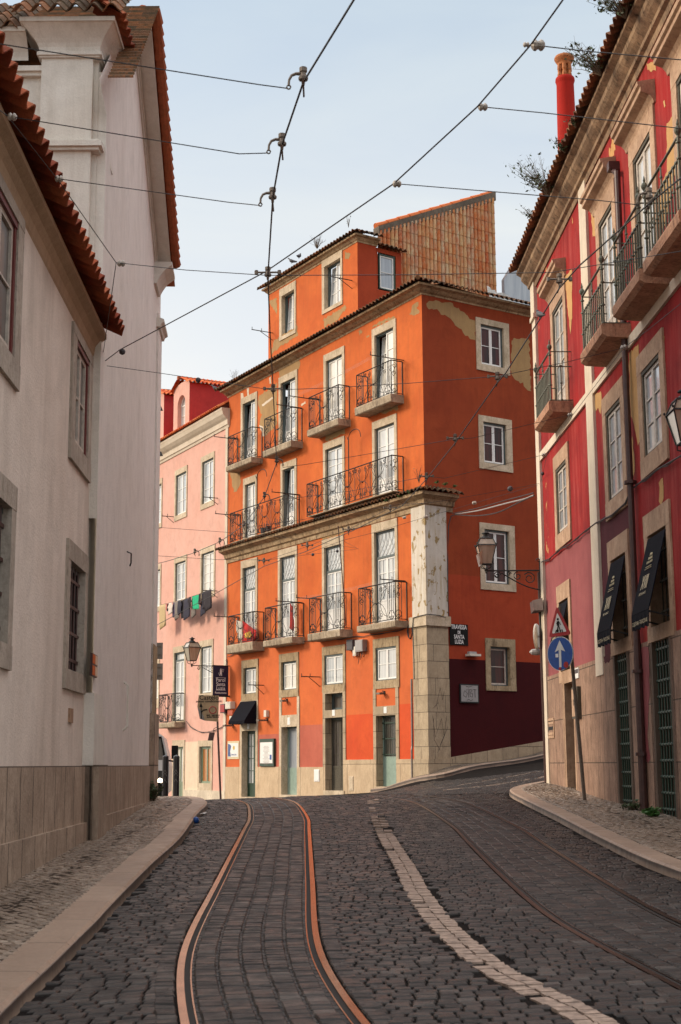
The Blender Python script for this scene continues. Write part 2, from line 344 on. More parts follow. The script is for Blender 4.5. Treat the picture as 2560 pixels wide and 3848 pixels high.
def _k(r): return np.where(r > 0, r*r*np.log(r+1e-9), 0)
_n = len(ctl); _K = _k(np.linalg.norm(ctl[:, None, :2]-ctl[None, :, :2], axis=2))+np.eye(_n)*.02
_Q = np.hstack([np.ones((_n, 1)), ctl[:, :2]]); _A = np.block([[_K, _Q], [_Q.T, np.zeros((3, 3))]])
_w = np.linalg.solve(_A, np.concatenate([ctl[:, 2], np.zeros(3)]))
def T(x, y):
    x = np.asarray(x, float); y = np.asarray(y, float)
    r = np.sqrt((x[..., None]-ctl[:, 0])**2+(y[..., None]-ctl[:, 1])**2)
    z = (_k(r)*_w[:_n]).sum(-1)+_w[_n]+_w[_n+1]*x+_w[_n+2]*y
    t = np.clip((y-22)/4.5, 0, 1); t = t*t*(3-2*t)
    z = np.clip(z, -2.6, 2.5)
    return _slope(y)*(1-t)+z*t
def Tf(x, y): return float(T(x, y))
def ground(u, v, off=0):                              # where a survey ray meets the ground
    r = ray(u, v); lo = 5.; 
    for y in np.arange(5, 70, .05):
        p = r*y/r[1]
        if p[2] < Tf(p[0], p[1])+off: return p
    return p
def path(pts, step=.25):
    pts = np.array(pts, float); out = []
    # Catmull-Rom through the points
    P_ = np.vstack([2*pts[0]-pts[1], pts, 2*pts[-1]-pts[-2]])
    for i in range(1, len(P_)-2):
        a, b, c, d = P_[i-1:i+3]; n = max(1, int(np.linalg.norm(c-b)/step))
        for k in range(n):
            t = k/n; out.append(.5*((2*b)+(-a+c)*t+(2*a-5*b+4*c-d)*t*t+(-a+3*b-3*c+d)*t**3))
    out.append(pts[-1]); return np.array(out)
def smooth(p, n=3):
    p = p.copy()
    for _ in range(n): p[1:-1] = .25*p[:-2]+.5*p[1:-1]+.25*p[2:]
    return p
def normals(p):
    t = np.gradient(p, axis=0); t /= np.linalg.norm(t, axis=1)[:, None]; return np.stack([-t[:, 1], t[:, 0]], 1)   # points to the left of travel
def strip(p, offs, zs, uvs=1.0):
    # ribbon following p on the ground, one vertex row per lateral offset (left positive)
    nn = normals(p); L = np.concatenate([[0], np.cumsum(np.linalg.norm(np.diff(p, axis=0), axis=1))]); mb = MB(); mb.uv = []
    for i in range(len(p)):
        for o, z in zip(offs, zs):
            q = p[i]+nn[i]*o; mb.v.append((q[0], q[1], Tf(*q)+z)); mb.uv.append((L[i], o))
    m = len(offs)
    for i in range(len(p)-1):
        for j in range(m-1): mb.f.append((i*m+j, i*m+j+1, (i+1)*m+j+1, (i+1)*m+j)); mb.m.append(0)
    return mb
def setts(name, w_, h_, pal, joint, mort=.012, wob=.03, bump=.03, diag=0, rough=(.42, .75), lat=False, big=3):
    k = N(name); t = k.n('TexCoord'); m = k.n('Mapping'); m.inputs['Rotation'].default_value = (0, 0, diag); k.l(t.outputs['UV'], m.inputs[0])
    nz = k.n('TexNoise'); nz.inputs['Scale'].default_value = 1.3; nz.inputs['Detail'].default_value = 3; k.l(m.outputs[0], nz.inputs[0])
    nz2 = k.n('TexNoise'); nz2.inputs['Scale'].default_value = 9; nz2.inputs['Detail'].default_value = 2; k.l(m.outputs[0], nz2.inputs[0])
    def vm(op, a, b):
        x = k.n('VectorMath', operation=op)
        for s_, q in ((x.inputs[0], a), (x.inputs[1], b)):
            if hasattr(q, 'is_linked'): k.l(q, s_)
            else: s_.default_value = q
        return x.outputs[0]
    a = vm('MULTIPLY', vm('SUBTRACT', nz.outputs[1], (.5, .5, .5)), (wob*big, wob*big, 0)); b = vm('MULTIPLY', vm('SUBTRACT', nz2.outputs[1], (.5, .5, .5)), (wob, wob, 0))
    uv = vm('ADD', vm('ADD', m.outputs[0], a), b)
    br = k.n('TexBrick'); br.offset = .5; br.squash = 1; k.l(uv, br.inputs[0])
    for n_, x in (('Scale', 1), ('Brick Width', w_), ('Row Height', h_), ('Mortar Size', mort), ('Mortar Smooth', .9), ('Bias', 0)): br.inputs[n_].default_value = x
    br.inputs['Color1'].default_value = (0, 0, 0, 1); br.inputs['Color2'].default_value = (1, 1, 1, 1); br.inputs['Mortar'].default_value = (.5, .5, .5, 1)
    c = k.ramp(br.outputs[0], pal)
    big = k.noise(k.co('UV'), .45, 4, .6); fine = k.noise(k.co('UV'), 30, 5, .7)
    c = k.mix(k.ramp(big, [(.4, 0), (.65, .5)]), c, tuple(x*.55 for x in pal[0][1]))
    c = k.mix(k.ramp(fine, [(.35, 0), (.75, .55)]), c, tuple(x*.5 for x in pal[0][1]))
    c = k.mix(br.outputs[1], c, joint)
    h = k.math('SUBTRACT', k.math('MULTIPLY', fine, .25), br.outputs[1]); h = k.math('ADD', h, k.math('MULTIPLY', br.outputs[0], .35))
    r_ = k.ramp(k.noise(k.co('UV'), 5, 5), [(.35, rough[0]), (.65, rough[1])])
    return k.out(c, r_, h, bump)
M['setts'] = setts('basalt_setts', .15, .115, [(0, (.014, .011, .010)), (.5, (.028, .024, .022)), (1, (.062, .053, .048))], (.004, .003, .003), mort=.022, diag=.16, bump=.045, big=5)
M['setts_track'] = setts('basalt_setts_between_rails', .12, .165, [(0, (.016, .013, .012)), (.5, (.034, .029, .027)), (1, (.074, .064, .058))], (.003, .003, .003), mort=.026, wob=.02, bump=.05, big=1)
M['calcada'] = setts('small_limestone_paving', .080, .075, [(0, (.15, .11, .08)), (.5, (.27, .205, .155)), (1, (.44, .35, .27))], (.022, .015, .010), mort=.013, wob=.02, bump=.02, diag=.7, rough=(.30, .6))
M['kerb'] = setts('kerb_stone', 1.05, 2.0, [(0, (.34, .235, .17)), (1, (.42, .30, .22))], (.06, .04, .03), mort=.008, wob=.002, bump=.006, rough=(.4, .65))
M['whiteline'] = plain('white_marker_stones', (.42, .30, .23), .65, var=.65, scale=16, bump=.006)
M['rail'] = plain('polished_rail_copper_shine', (.58, .38, .28), .20, metal=1, var=.45, scale=5)  # copper base colour paints in the warm reflected shine of the left rails
M['rail_dark_reflection'] = plain('dark_reflection_rail_steel', (.12, .085, .07), .34, metal=1, var=.5, scale=6)  # darker copy of the rail steel, painting in the red house's dark reflection
M['stone_joint'] = plain('dark_sand_joint', (.012, .009, .008), .95, var=.5, scale=9, spec=.1)
M['stone_joint2'] = plain('pale_dirt_joint', (.045, .032, .024), .95, var=.5, scale=9, spec=.1)
M['groove'] = plain('rail_groove_dirt', (.018, .014, .012), .9)
# road sheet: fine near the camera, reaching beyond every building
def trackx(y): return np.interp(y, [-12, 5, 8, 12, 18, 24, 27, 40], [.9, .0, -.48, -.69, -.85, -1.04, -1.3, -1.5])
xs = np.concatenate([np.arange(-40, -12, 4.), np.arange(-12, 12.01, .5), np.arange(16, 41, 4.)]); ys = np.concatenate([np.arange(-16, 20, 1.), np.arange(20, 34, .25), np.arange(34, 72, 1.), [76, 84, 96]])
mb = MB(); mb.uv = []
for y in ys:
    for x in xs: mb.v.append((x, y, Tf(x, y))); mb.uv.append((x-float(trackx(y)), y))
for i in range(len(ys)-1):
    for j in range(len(xs)-1): a = i*len(xs)+j; mb.f.append((a, a+1, a+len(xs)+1, a+len(xs))); mb.m.append(0)
mb.m = [1 if (sum(mb.v[i][1] for i in f)/4 < 27.5 and abs(sum(mb.v[i][0] for i in f)/4) < 6) or (sum(mb.v[i][1] for i in f)/4 < 50 and -1 < sum(mb.v[i][0] for i in f)/4 < 10) else 0 for f in mb.f]
part('road', mb, [M['setts'], M['stone_joint']], kind='structure')
mb = MB(); mb.add([(-3000, -3000, -3.2), (3000, -3000, -3.2), (3000, 3000, -3.2), (-3000, 3000, -3.2)], [(0, 1, 2, 3)])
part('ground', mb, plain('earth', (.12, .10, .08), .95), kind='structure')
# tram tracks: two grooved rails each
def gpts(l, off=0): return [tuple(ground(u, v, off)[:2]) for u, v in l]
cL1 = gpts([(706, 3831), (694, 3610), (735, 3488), (784, 3390), (833, 3284), (882, 3178), (922, 3096), (943, 3047)])
cL2 = gpts([(1339, 3848), (1216, 3692), (1184, 3586), (1174, 3471), (1174, 3308), (1172, 3145), (1166, 3063)])
cR1 = gpts([(2560, 3692), (2341, 3578), (2162, 3488), (2015, 3390), (1909, 3300), (1819, 3210), (1737, 3129), (1672, 3071)])
cR2 = gpts([(2560, 3500), (2456, 3443), (2325, 3365), (2194, 3284), (2064, 3202), (1933, 3112), (1851, 3055)])
extL = [(-1.30, 26.3), (-1.88, 28.4), (-2.6, 30.2), (-3.4, 31.6), (-4.6, 33.2), (-7, 36), (-11, 40)]
extR = [(1.78, 25.6), (1.40, 27.4), (.75, 29.4), (-.3, 31.6), (-2, 34.2), (-5, 38), (-9, 42)]
def center(a, b, near, ext):
    ya = [p[1] for p in a]; xa = [p[0] for p in a]; yb = [p[1] for p in b]; xb = [p[0] for p in b]; out = list(near)
    y = max(ya[0], yb[0])+.15
    while y < min(ya[-1], yb[-1])-.5: out.append(((np.interp(y, ya, xa)+np.interp(y, yb, xb))/2, y)); y += 1.6
    return smooth(path(out+ext, .3), 6)
CL = center(cL1, cL2, [(1.6, -12), (.9, -2), (.25, 4), (-.2, 6.6)], extL)
CR = center(cR1, cR2, [(4.6, -12), (3.6, -2), (2.85, 4), (2.45, 7.5)], extR)
for nm, c, lab in (('L', CL, 'left'), ('R', CR, 'right')):
    part('tram_track_paving', strip(c, [-.44, -.22, 0, .22, .44], [.004]*5), M['setts_track'], kind='structure', label='dark setts laid between the rails of the %s tram track' % lab)
    t = thing('tram_track', '%s tram track of two grooved steel rails, %s' % (lab, 'painted with copper shine, nearest the left kerb' if nm == 'L' else 'painted with dark reflection, nearest the right kerb'), 'tram track', (c[20][0], c[20][1], Tf(*c[20])), 'tram tracks in the street')
    for sg in (1, -1):
        a, b, d, e = .468*sg, .424*sg, .388*sg, .379*sg
        rm = M['rail'] if nm == 'L' else M['rail_dark_reflection']
        r = part('rail', strip(c, [a+.001*sg, a, b, b-.001*sg], [-.02, .014, .014, -.02]), rm, t)
        part('groove', strip(c, [b, d], [.005, .005]), M['groove'], t); part('rail_lip', strip(c, [d+.001*sg, d, e, e-.001*sg], [-.02, .010, .010, -.02]), rm, t)
# white stone line between the tracks
wl = gpts([(1402, 3010), (1430, 3100), (1476, 3186), (1525, 3267), (1570, 3357), (1647, 3463), (1737, 3553), (1851, 3643), (1974, 3716), (2096, 3773), (2219, 3839)])[::-1]
wl = smooth(path([(1.9, 2), (1.5, 5)]+wl, .106), 12); nn = normals(wl); mb = MB()
for i in range(len(wl)-1):
    far = wl[i][1] > 19.2
    for o in (.002, -.108):
        if random.random() < (.55+(wl[i][1]-19)*.05 if far else .02): continue
        g = .004; j = [random.uniform(-.010, .010) for _ in range(4)]; a, b = wl[i], wl[i+1]; t = (b-a)
        c = [a+nn[i]*(o+g+j[0])+t*.08, a+nn[i]*(o+.106+j[1])+t*.08, b+nn[i]*(o+.106+j[2])-t*.06, b+nn[i]*(o+g+j[3])-t*.06]
        zz = random.uniform(.010, .019)+(.012 if far else 0)
        mb.hexa([(q[0], q[1], Tf(*q)-.01) for q in c]+[(q[0], q[1], Tf(*q)+zz) for q in c])
part('white_stone_line', mb, M['whiteline'], kind='structure')
# pavements and kerbs
def stonemat(name, pal, rough, spec=.35):
    k = N(name); uv = k.co('UV'); fl = k.n('VectorMath', operation='FLOOR'); k.l(uv, fl.inputs[0]); wn = k.n('TexWhiteNoise', noise_dimensions='2D'); k.l(fl.outputs[0], wn.inputs[0])
    c = k.ramp(wn.outputs[0], pal); co = k.co(); big = k.noise(co, .5, 5, .65); fine = k.noise(co, 45, 5, .75)
    c = k.mix(k.ramp(big, [(.42, 0), (.62, .55)]), c, tuple(x*.75 for x in pal[0][1])); c = k.mix(k.ramp(fine, [(.35, 0), (.72, .6)]), c, tuple(x*.6 for x in pal[0][1]))
    sep_ = k.ramp(k.noise(co, 6, 3), [(.4, rough[0]), (.6, rough[1])])
    return k.out(c, sep_, fine, .006, spec=spec)
M['sett_stone'] = stonemat('basalt_sett_stones', [(0, (.018, .014, .012)), (.5, (.034, .027, .024)), (.88, (.058, .048, .042)), (1, (.10, .085, .075))], (.32, .58))
M['paving_stone'] = stonemat('limestone_paving_stones', [(0, (.16, .115, .08)), (.5, (.26, .19, .14)), (.9, (.35, .265, .20)), (1, (.45, .36, .28))], (.22, .48), .5)
_sid = [0]
def lay(cells, h, mat, name, gap=.012, jit=.008, lift=0., label=None):
    # cells: list of four ground corners (counter-clockwise). every stone is a solid with a worn, rounded top
    C4 = np.array(cells); n = len(C4); rg = np.random.RandomState(n % 1000); cen = C4.mean(1, keepdims=True)
    d = C4-cen; L = np.linalg.norm(d, axis=2, keepdims=True); C4 = cen+d*(1-gap*1.0/np.maximum(L, .02))+rg.uniform(-jit, jit, C4.shape)
    cen = C4.mean(1, keepdims=True); top = cen+(C4-cen)*.86; Z = T(C4[..., 0], C4[..., 1]); Zt = T(top[..., 0], top[..., 1]); hh = h*rg.uniform(.75, 1.15, (n, 1)); tl = rg.uniform(-.003, .003, (n, 4))
    low = np.concatenate([C4, (Z-.02+lift)[..., None]], 2); mid = np.concatenate([C4, (Z+hh*.55+lift+tl)[..., None]], 2); up = np.concatenate([top, (Zt+hh+lift+tl)[..., None]], 2)
    V = np.concatenate([low, mid, up], 1).reshape(-1, 3); mb = MB(); mb.v = [tuple(p) for p in V.tolist()]; mb.uv = []
    for i in range(n):
        b = i*12; 
        for q in range(4): r = (q+1) % 4; mb.f += [(b+q, b+r, b+4+r, b+4+q), (b+4+q, b+4+r, b+8+r, b+8+q)]
        mb.f.append((b+8, b+9, b+10, b+11)); mb.uv += [(_sid[0] % 997+.5, _sid[0]//997+.5)]*12; _sid[0] += 1
    mb.m = [0]*len(mb.f); return part(name, mb, M[mat], kind='structure', label=label)
def lateral(p, C):
    d = np.linalg.norm(C-p, axis=1); i = int(d.argmin()); return d[i]
for C_, lab in ((CL, 'left'), (CR, 'right')):
    nn = normals(C_); sl = (C_[:, 1] > 6.5) & (C_[:, 1] < 29.5); P_ = C_[sl]; Nn = nn[sl]; Lc = np.concatenate([[0], np.cumsum(np.linalg.norm(np.diff(P_, axis=0), axis=1))]); rg = np.random.RandomState(5); cells = []
    at = lambda s, o: np.array([np.interp(s, Lc, P_[:, 0])+o*np.interp(s, Lc, Nn[:, 0]), np.interp(s, Lc, P_[:, 1])+o*np.interp(s, Lc, Nn[:, 1])])
    edges = np.linspace(-.365, .365, 6)
    for k in range(5):
        s = rg.uniform(0, .1)
        while s < Lc[-1]-.2:
            l = rg.uniform(.085, .115); w0, w1 = edges[k]+.006*math.sin(s*1.3+k), edges[k+1]+.006*math.sin(s*1.3+k+1); cells.append([at(s, w0), at(s+l, w0), at(s+l, w1), at(s, w1)][::-1]); s += l
    lay(cells, .020, 'sett_stone', 'track_setts', gap=.009, jit=.004, lift=-.004, label='dark setts in five columns between the rails of the %s track' % lab)
# setts of the carriageway: slanting rows, broken by the tracks and the white line
cbx = np.array([p for p in [(-1.62, 5)]+gpts([(98, 3716), (265, 3553), (441, 3373), (571, 3243), (678, 3145), (743, 3055)], .09)+[(-2.28, 24), (-2.36, 25.2), (-2.6, 26.6), (-2.98, 27.9), (-3.6, 29)]]); crx = np.array([(3.45, 6), (3.3, 10), (3.16, 13.6), (3.09, 15), (3.10, 18), (3.16, 21.5), (3.19, 25.4), (3.2, 27.5), (3.4, 29)])
rg = np.random.RandomState(2); cells = []; wa = lambda x, y: (x+.02*math.sin(y*.9+x), y+.16*x+.10*math.sin(x*1.1+y*.13)+.05*math.sin(x*2.3+y*.4))
y = 5.2; r = 0
while y < 29:
    h_ = rg.uniform(.085, .108); x = -3.6+rg.uniform(0, .15)
    while x < 4.0:
        l = rg.uniform(.10, .145); cx_, cy_ = wa(x+l/2, y+h_/2)
        if 6.3 < cy_ < 28.6 and np.interp(cy_, cbx[:, 1], cbx[:, 0])-.02 < cx_-l*.5 and cx_+l*.4 < np.interp(cy_, crx[:, 1], crx[:, 0])-.03:
            p = np.array([cx_, cy_])
            if lateral(p, CL) > .54 and lateral(p, CR) > .54 and (lateral(p, wl) > .138 or cy_ > 22.5): cells.append([wa(x, y), wa(x+l, y), wa(x+l, y+h_), wa(x, y+h_)])
        x += l
    y += h_
lay(cells, .017, 'sett_stone', 'carriageway_setts', gap=.0075, jit=.0035)
cells = []; rg = np.random.RandomState(8)
for y in np.arange(28.7, 47.5, .15):
    x = -1.2+rg.uniform(0, .15)
    while x < 8:
        l = rg.uniform(.13, .19); c_ = np.array([x+l/2, y+.075+.12*math.sin(x*.8), 0]); yr = np.interp(c_[0], [3.2, 3.45, 4.15, 5.6, 9], [27.5, 29.4, 31.5, 32.8, 34.3]) if c_[0] > 3.1 else 0
        if c_[1] > yr+.1 and (c_-OS.o).dot(OS.n) > .98 and (c_-OM.o).dot(OM.n) > (.75 if c_[1] < 46 else .2) and lateral(c_[:2], CL) > .5 and lateral(c_[:2], CR) > .5:
            w_ = .12*math.sin(x*.8); cells.append([(x, y+w_), (x+l, y+w_), (x+l, y+.15+w_), (x, y+.15+w_)])
        x += l
lay(cells, .022, 'sett_stone', 'lane_setts', gap=.010, jit=.006)
sel = [c for c in cells if abs(c[0][1]-(34.0+.9*(c[0][0]-4))) < .22 or abs(c[0][1]-(36.5+.5*(c[0][0]-3))) < .14]; sel = [c for i, c in enumerate(sel) if c[0][0] > 2.2 and i % 3]
if sel: lay(sel, .026, 'paving_stone', 'white_lane_stones', gap=.008, jit=.006)
for C_, lab in ((CL, 'left'), (CR, 'right')):
    nn = normals(C_); cells = []; sl = np.where((C_[:, 1] > 6.5) & (C_[:, 1] < 29))[0]
    for sg in (1, -1):
        for i in sl[:-1]:
            for f0, f1 in ((0, .36), (.36, .7), (.7, 1)): a = C_[i]+(C_[i+1]-C_[i])*f0; b = C_[i]+(C_[i+1]-C_[i])*f1; q = [a+nn[i]*sg*.475, b+nn[i]*sg*.475, b+nn[i]*sg*.60, a+nn[i]*sg*.60]; cells.append(q[::-1] if sg > 0 else q)
    lay(cells, .020, 'sett_stone', 'rail_edge_setts', gap=.009, jit=.004)
def pavement(name, curb, wall, h=.10, kw=.30, kname='kerb', side=1):
    p = smooth(path(curb, .3), 2); q = path(wall, .3); q = np.stack([np.interp(np.linspace(0, 1, len(p)), np.linspace(0, 1, len(q)), q[:, i]) for i in (0, 1)], 1)
    nn = normals(p)*side; L = np.concatenate([[0], np.cumsum(np.linalg.norm(np.diff(p, axis=0), axis=1))])
    mb = MB(); mb.uv = []; K = 9
    for i in range(len(p)):
        a = p[i]+nn[i]*(kw-.03)
        for j in range(K): x = a+(q[i]-a)*j/(K-1); mb.v.append((x[0], x[1], Tf(*x)+h+.012*math.sin(j/(K-1)*3.14))); mb.uv.append((L[i], np.linalg.norm(x-p[i])*side))
    for i in range(len(p)-1):
        for j in range(K-1): a = i*K+j; mb.f.append((a, a+1, a+K+1, a+K)); mb.m.append(0)
    part(name, mb, M['calcada'] if name == 'lane_pavement' else M['stone_joint2'], kind='structure')
    if name != 'lane_pavement':
        cells = []; rg = np.random.RandomState(11); Lp = L[-1]; ca, sa = math.cos(.62), math.sin(.62); sel = p[:, 1]
        A_ = p+nn*(kw-.01); g = .078; xs_ = np.arange(-22, 32, g)
        px0, px1 = min(A_[:, 0].min(), q[:, 0].min()), max(A_[:, 0].max(), q[:, 0].max()); ya, yb = (6.5, 30.0) if side > 0 else (7.0, 31.5)
        for i, u_ in enumerate(np.arange(-30, 45, g)):
            for v_ in np.arange(-30, 45, g)+(i % 2)*g*.5:
                X0 = u_*ca-v_*sa; Y0 = u_*sa+v_*ca
                if not (ya < Y0 < yb and px0 < X0 < px1): continue
                e = np.interp(Y0, A_[:, 1], A_[:, 0]) if Y0 < A_[:, 1].max() else None; f_ = np.interp(Y0, q[:, 1], q[:, 0])
                if side > 0: ok = Y0 < 29.3 and f_-.05 < X0 < e-.02 
                else: ok = Y0 < 30.6 and e+.02 < X0 < f_+.05
                if not ok: continue
                cells.append([(X0+a*ca-b*sa, Y0+a*sa+b*ca) for a, b in ((0, 0), (g, 0), (g, g), (0, g))])
        lay(cells, .014, 'paving_stone', name+'_stones', gap=.0045, jit=.004, lift=h)
    mb = strip(p, [-.012*side, 0, .03*side, kw*side], [-.05, h-.022, h+.004, h+.006]); part(kname, mb, M['kerb'], kind='structure')
cb = gpts([(98, 3716), (192, 3627), (265, 3553), (359, 3463), (441, 3373), (571, 3243), (678, 3145), (743, 3055)], .09)
pavement('pavement_left', [(-1.2, -12), (-1.45, 0), (-1.62, 5)]+cb+[(-2.27, 24), (-2.34, 25.2), (-2.55, 26.5), (-2.95, 27.8), (-3.7, 29.0), (-5.5, 30.5), (-9, 33.5), (-13, 37)],
         [(-2.7, -12), (-2.8, 0), (-2.95, 12), (-3.1, 17.4), (-3.46, 26.3), (-5.5, 27.6), (-9, 30), (-14, 34)], side=1)
cr = [(3.7, -12), (3.5, 4), (3.3, 10), (3.16, 13.6), (3.09, 15), (3.10, 18), (3.16, 21.5), (3.19, 25.4), (3.2, 27.5), (3.45, 29.4), (4.15, 31.5), (5.6, 32.8), (9, 34.3), (13, 36)]
pavement('pavement_right', cr, [(5.6, -12), (5.15, 4), (5.0, 9), (4.9, 13.6), (4.8, 17), (4.65, 22), (4.55, 26), (4.45, 29), (4.45, 30.7), (6, 31), (9, 31.9), (13, 33)], side=-1, kw=.26)
_pa = [OM.P(3.2, 0, .12), OM.P(2, 0, .3), OM.P(.9, 0, .55), OS.P(-.2, 0, .95), OS.P(1.2, 0, .85), OS.P(3, 0, .8), OS.P(6, 0, .8), OS.P(9, 0, .8)]
_pb = [OM.P(3.2, 0, -.1), OM.P(2, 0, -.1), OM.P(1.2, 0, -.1), OM.P(.4, 0, -.1), OS.P(.5, 0, -.1), OS.P(3, 0, -.1), OS.P(6, 0, -.1), OS.P(9, 0, -.1)]
pavement('lane_pavement', [p[:2] for p in _pa], [p[:2] for p in _pb], side=1, kw=.2, h=.12)
# ---------------------------------------------------------------- building helpers
def wall(mb, fr, a0, a1, z0, z1, holes=(), zones=(), o=0, mi=0):
    A = sorted({a0, a1}|{min(max(x, a0), a1) for h in list(holes)+[q[:4] for q in zones] for x in h[:2]})
    Z = sorted({z0, z1}|{min(max(x, z0), z1) for h in list(holes)+[q[:4] for q in zones] for x in h[2:4]})
    for i in range(len(A)-1):
        for j in range(len(Z)-1):
            ca, cz = (A[i]+A[i+1])/2, (Z[j]+Z[j+1])/2
            if A[i+1]-A[i] < 1e-5 or Z[j+1]-Z[j] < 1e-5 or any(h[0] < ca < h[1] and h[2] < cz < h[3] for h in holes): continue
            m = mi
            for q in zones:
                if q[0] < ca < q[1] and q[2] < cz < q[3]: m = q[4]
            mb.quad(fr.P(A[i], Z[j], o), fr.P(A[i+1], Z[j], o), fr.P(A[i+1], Z[j+1], o), fr.P(A[i], Z[j+1], o), m)
    return mb
def rect(fr, L, Rr, vt, vb, ref='R', o=0):
    a = [fr.hit(L, (vt+vb)/2, o)[0], fr.hit(Rr, (vt+vb)/2, o)[0]]; u = Rr if ref == 'R' else L
    return (min(a), max(a), fr.hit(u, vb, o)[1], fr.hit(u, vt, o)[1])
def leaves(fm, gm, fr, a0, a1, z0, z1, o, nl=2, rows=3, solid=0, t=.05, bar=.022, vb=0, sm=None, th=.04, only=None):
    # window leaves: fm frame mesh, gm pane mesh; solid = height of the boarded lower panel
    w_ = (a1-a0)/nl
    for i in range(nl):
        if only is not None and i != only: continue
        b0, b1 = a0+i*w_+.004, a0+(i+1)*w_-.004
        fm.box(fr, b0, b0+t, z0, z1, o, o+th); fm.box(fr, b1-t, b1, z0, z1, o, o+th)
        fm.box(fr, b0+t, b1-t, z0, z0+t, o+.001, o+th-.001); fm.box(fr, b0+t, b1-t, z1-t, z1, o+.001, o+th-.001)
        zb = z0+t
        if solid: (sm or fm).box(fr, b0+t, b1-t, z0+t, z0+solid, o+.002, o+th-.012); fm.box(fr, b0+t, b1-t, z0+solid, z0+solid+t, o+.002, o+th-.002); zb = z0+solid+t
        for r in range(1, rows): zz = zb+(z1-t-zb)*r/rows; fm.box(fr, b0+t, b1-t, zz-bar/2, zz+bar/2, o+.004, o+th-.006)
        for c in range(1, vb+1): x = b0+t+(b1-b0-2*t)*c/(vb+1); fm.box(fr, x-bar/2, x+bar/2, zb, z1-t, o+.003, o+th-.007)
        gm.box(fr, b0+t-.005, b1-t+.005, zb-.005, z1-t+.005, o+.006, o+.014)
def window(fr, bld, r, sur=(.13, .13, .2, .16), kind='case', smat='trim', fmat='whitepaint', cmat='slate', pmat='glass', depth=.2, nl=2, rows=3, solid=0, vb=0, trans=0, ajar=None, name='window', label=None, csg=.05, lint=None, so=.03):
    a0, a1, z0, z1 = r; l, rr, tp, bt = sur; sb = MB()
    if pmat == 'glass': pmat = ('glass', 'glass_b', 'glass_c', 'glass', 'glass_b')[int(abs(a0*7.3+z0*3.1)*10) % 5]
    # l = stone on the low-a side, rr = on the high-a side
    D = -depth-.06
    if l: sb.box(fr, a0-l, a0, z0, z1, D, so)
    if rr: sb.box(fr, a1, a1+rr, z0, z1, D, so)
    if tp: sb.box(fr, a0-l, a1+rr, z1, z1+tp, D, so+.004)
    if bt: sb.box(fr, a0-l, a1+rr, z0-bt, z0, D, so+.006)
    w_ = part(name, sb, M[smat], bld, label=label)
    fm, gm, cm = MB(), MB(), MB(); c = csg; zt = z1-c
    cm.box(fr, a0, a1, zt, z1, -depth-.05, -depth+.07); cm.box(fr, a1-c, a1, z0, zt, -depth-.05, -depth+.06); cm.box(fr, a0, a0+c, z0, zt, -depth-.05, -depth+.06); cm.box(fr, a0+c, a1-c, z0, z0+c*.7, -depth-.05, -depth+.05)
    if trans:
        zz = zt-trans; cm.box(fr, a0+c, a1-c, zz-.07, zz, -depth-.05, -depth+.065)
        gm.box(fr, a0+c, a1-c, zz, zt, -depth, -depth+.008)
        if trans > .3:
            n = 5; W_ = a1-a0-2*c                       # interlaced pointed-arch tracery
            for i in range(-1, n):
                x0 = a0+c+W_*i/n
                for sg in (0, 1):
                    pts = []
                    for q in range(7):
                        t_ = q/6; x = x0+W_*2/n*(math.sin(t_*1.57) if sg == 0 else 1-math.sin(t_*1.57)); z = zz+trans*.97*(1-math.cos(t_*1.57)) if False else zz+trans*.97*t_
                        if a0+c <= x <= a1-c: pts.append(fr.P(x, z, -depth+.02))
                    if len(pts) > 1: fm.tube(pts, .009, 4)
        zt = zz-.07
    if kind == 'case':
        leaves(fm, gm, fr, a0+c, a1-c, z0+c*.7, zt, -depth, nl, rows, solid, vb=vb, only=None if ajar is None else 1-ajar)
        if ajar is not None:
            f2 = fr.sheared(lambda a, z: -(z-z0)*.07); leaves(fm, gm, f2, a0+c, a1-c, z0+c*.7, zt, -depth-.02, nl, rows, solid, vb=vb, only=ajar)
        vd = MB(); vd.box(fr, a0, a1, z0, z1, -depth-.32, -depth-.3); part('room', vd, M['dimroom'], w_)
    elif kind == 'single':
        leaves(fm, gm, fr, a0+c, a1-c, z0+c*.7, zt, -depth, 1, rows, solid, vb=vb)
    if cm.v: part('casing', cm, M[cmat], w_)
    if fm.v: part('frame', fm, M[fmat], w_)
    part('pane', gm, M[pmat], w_); return w_
def hole(r, g=.05): return (r[0]-g, r[1]+g, r[2]-g, r[3]+g)
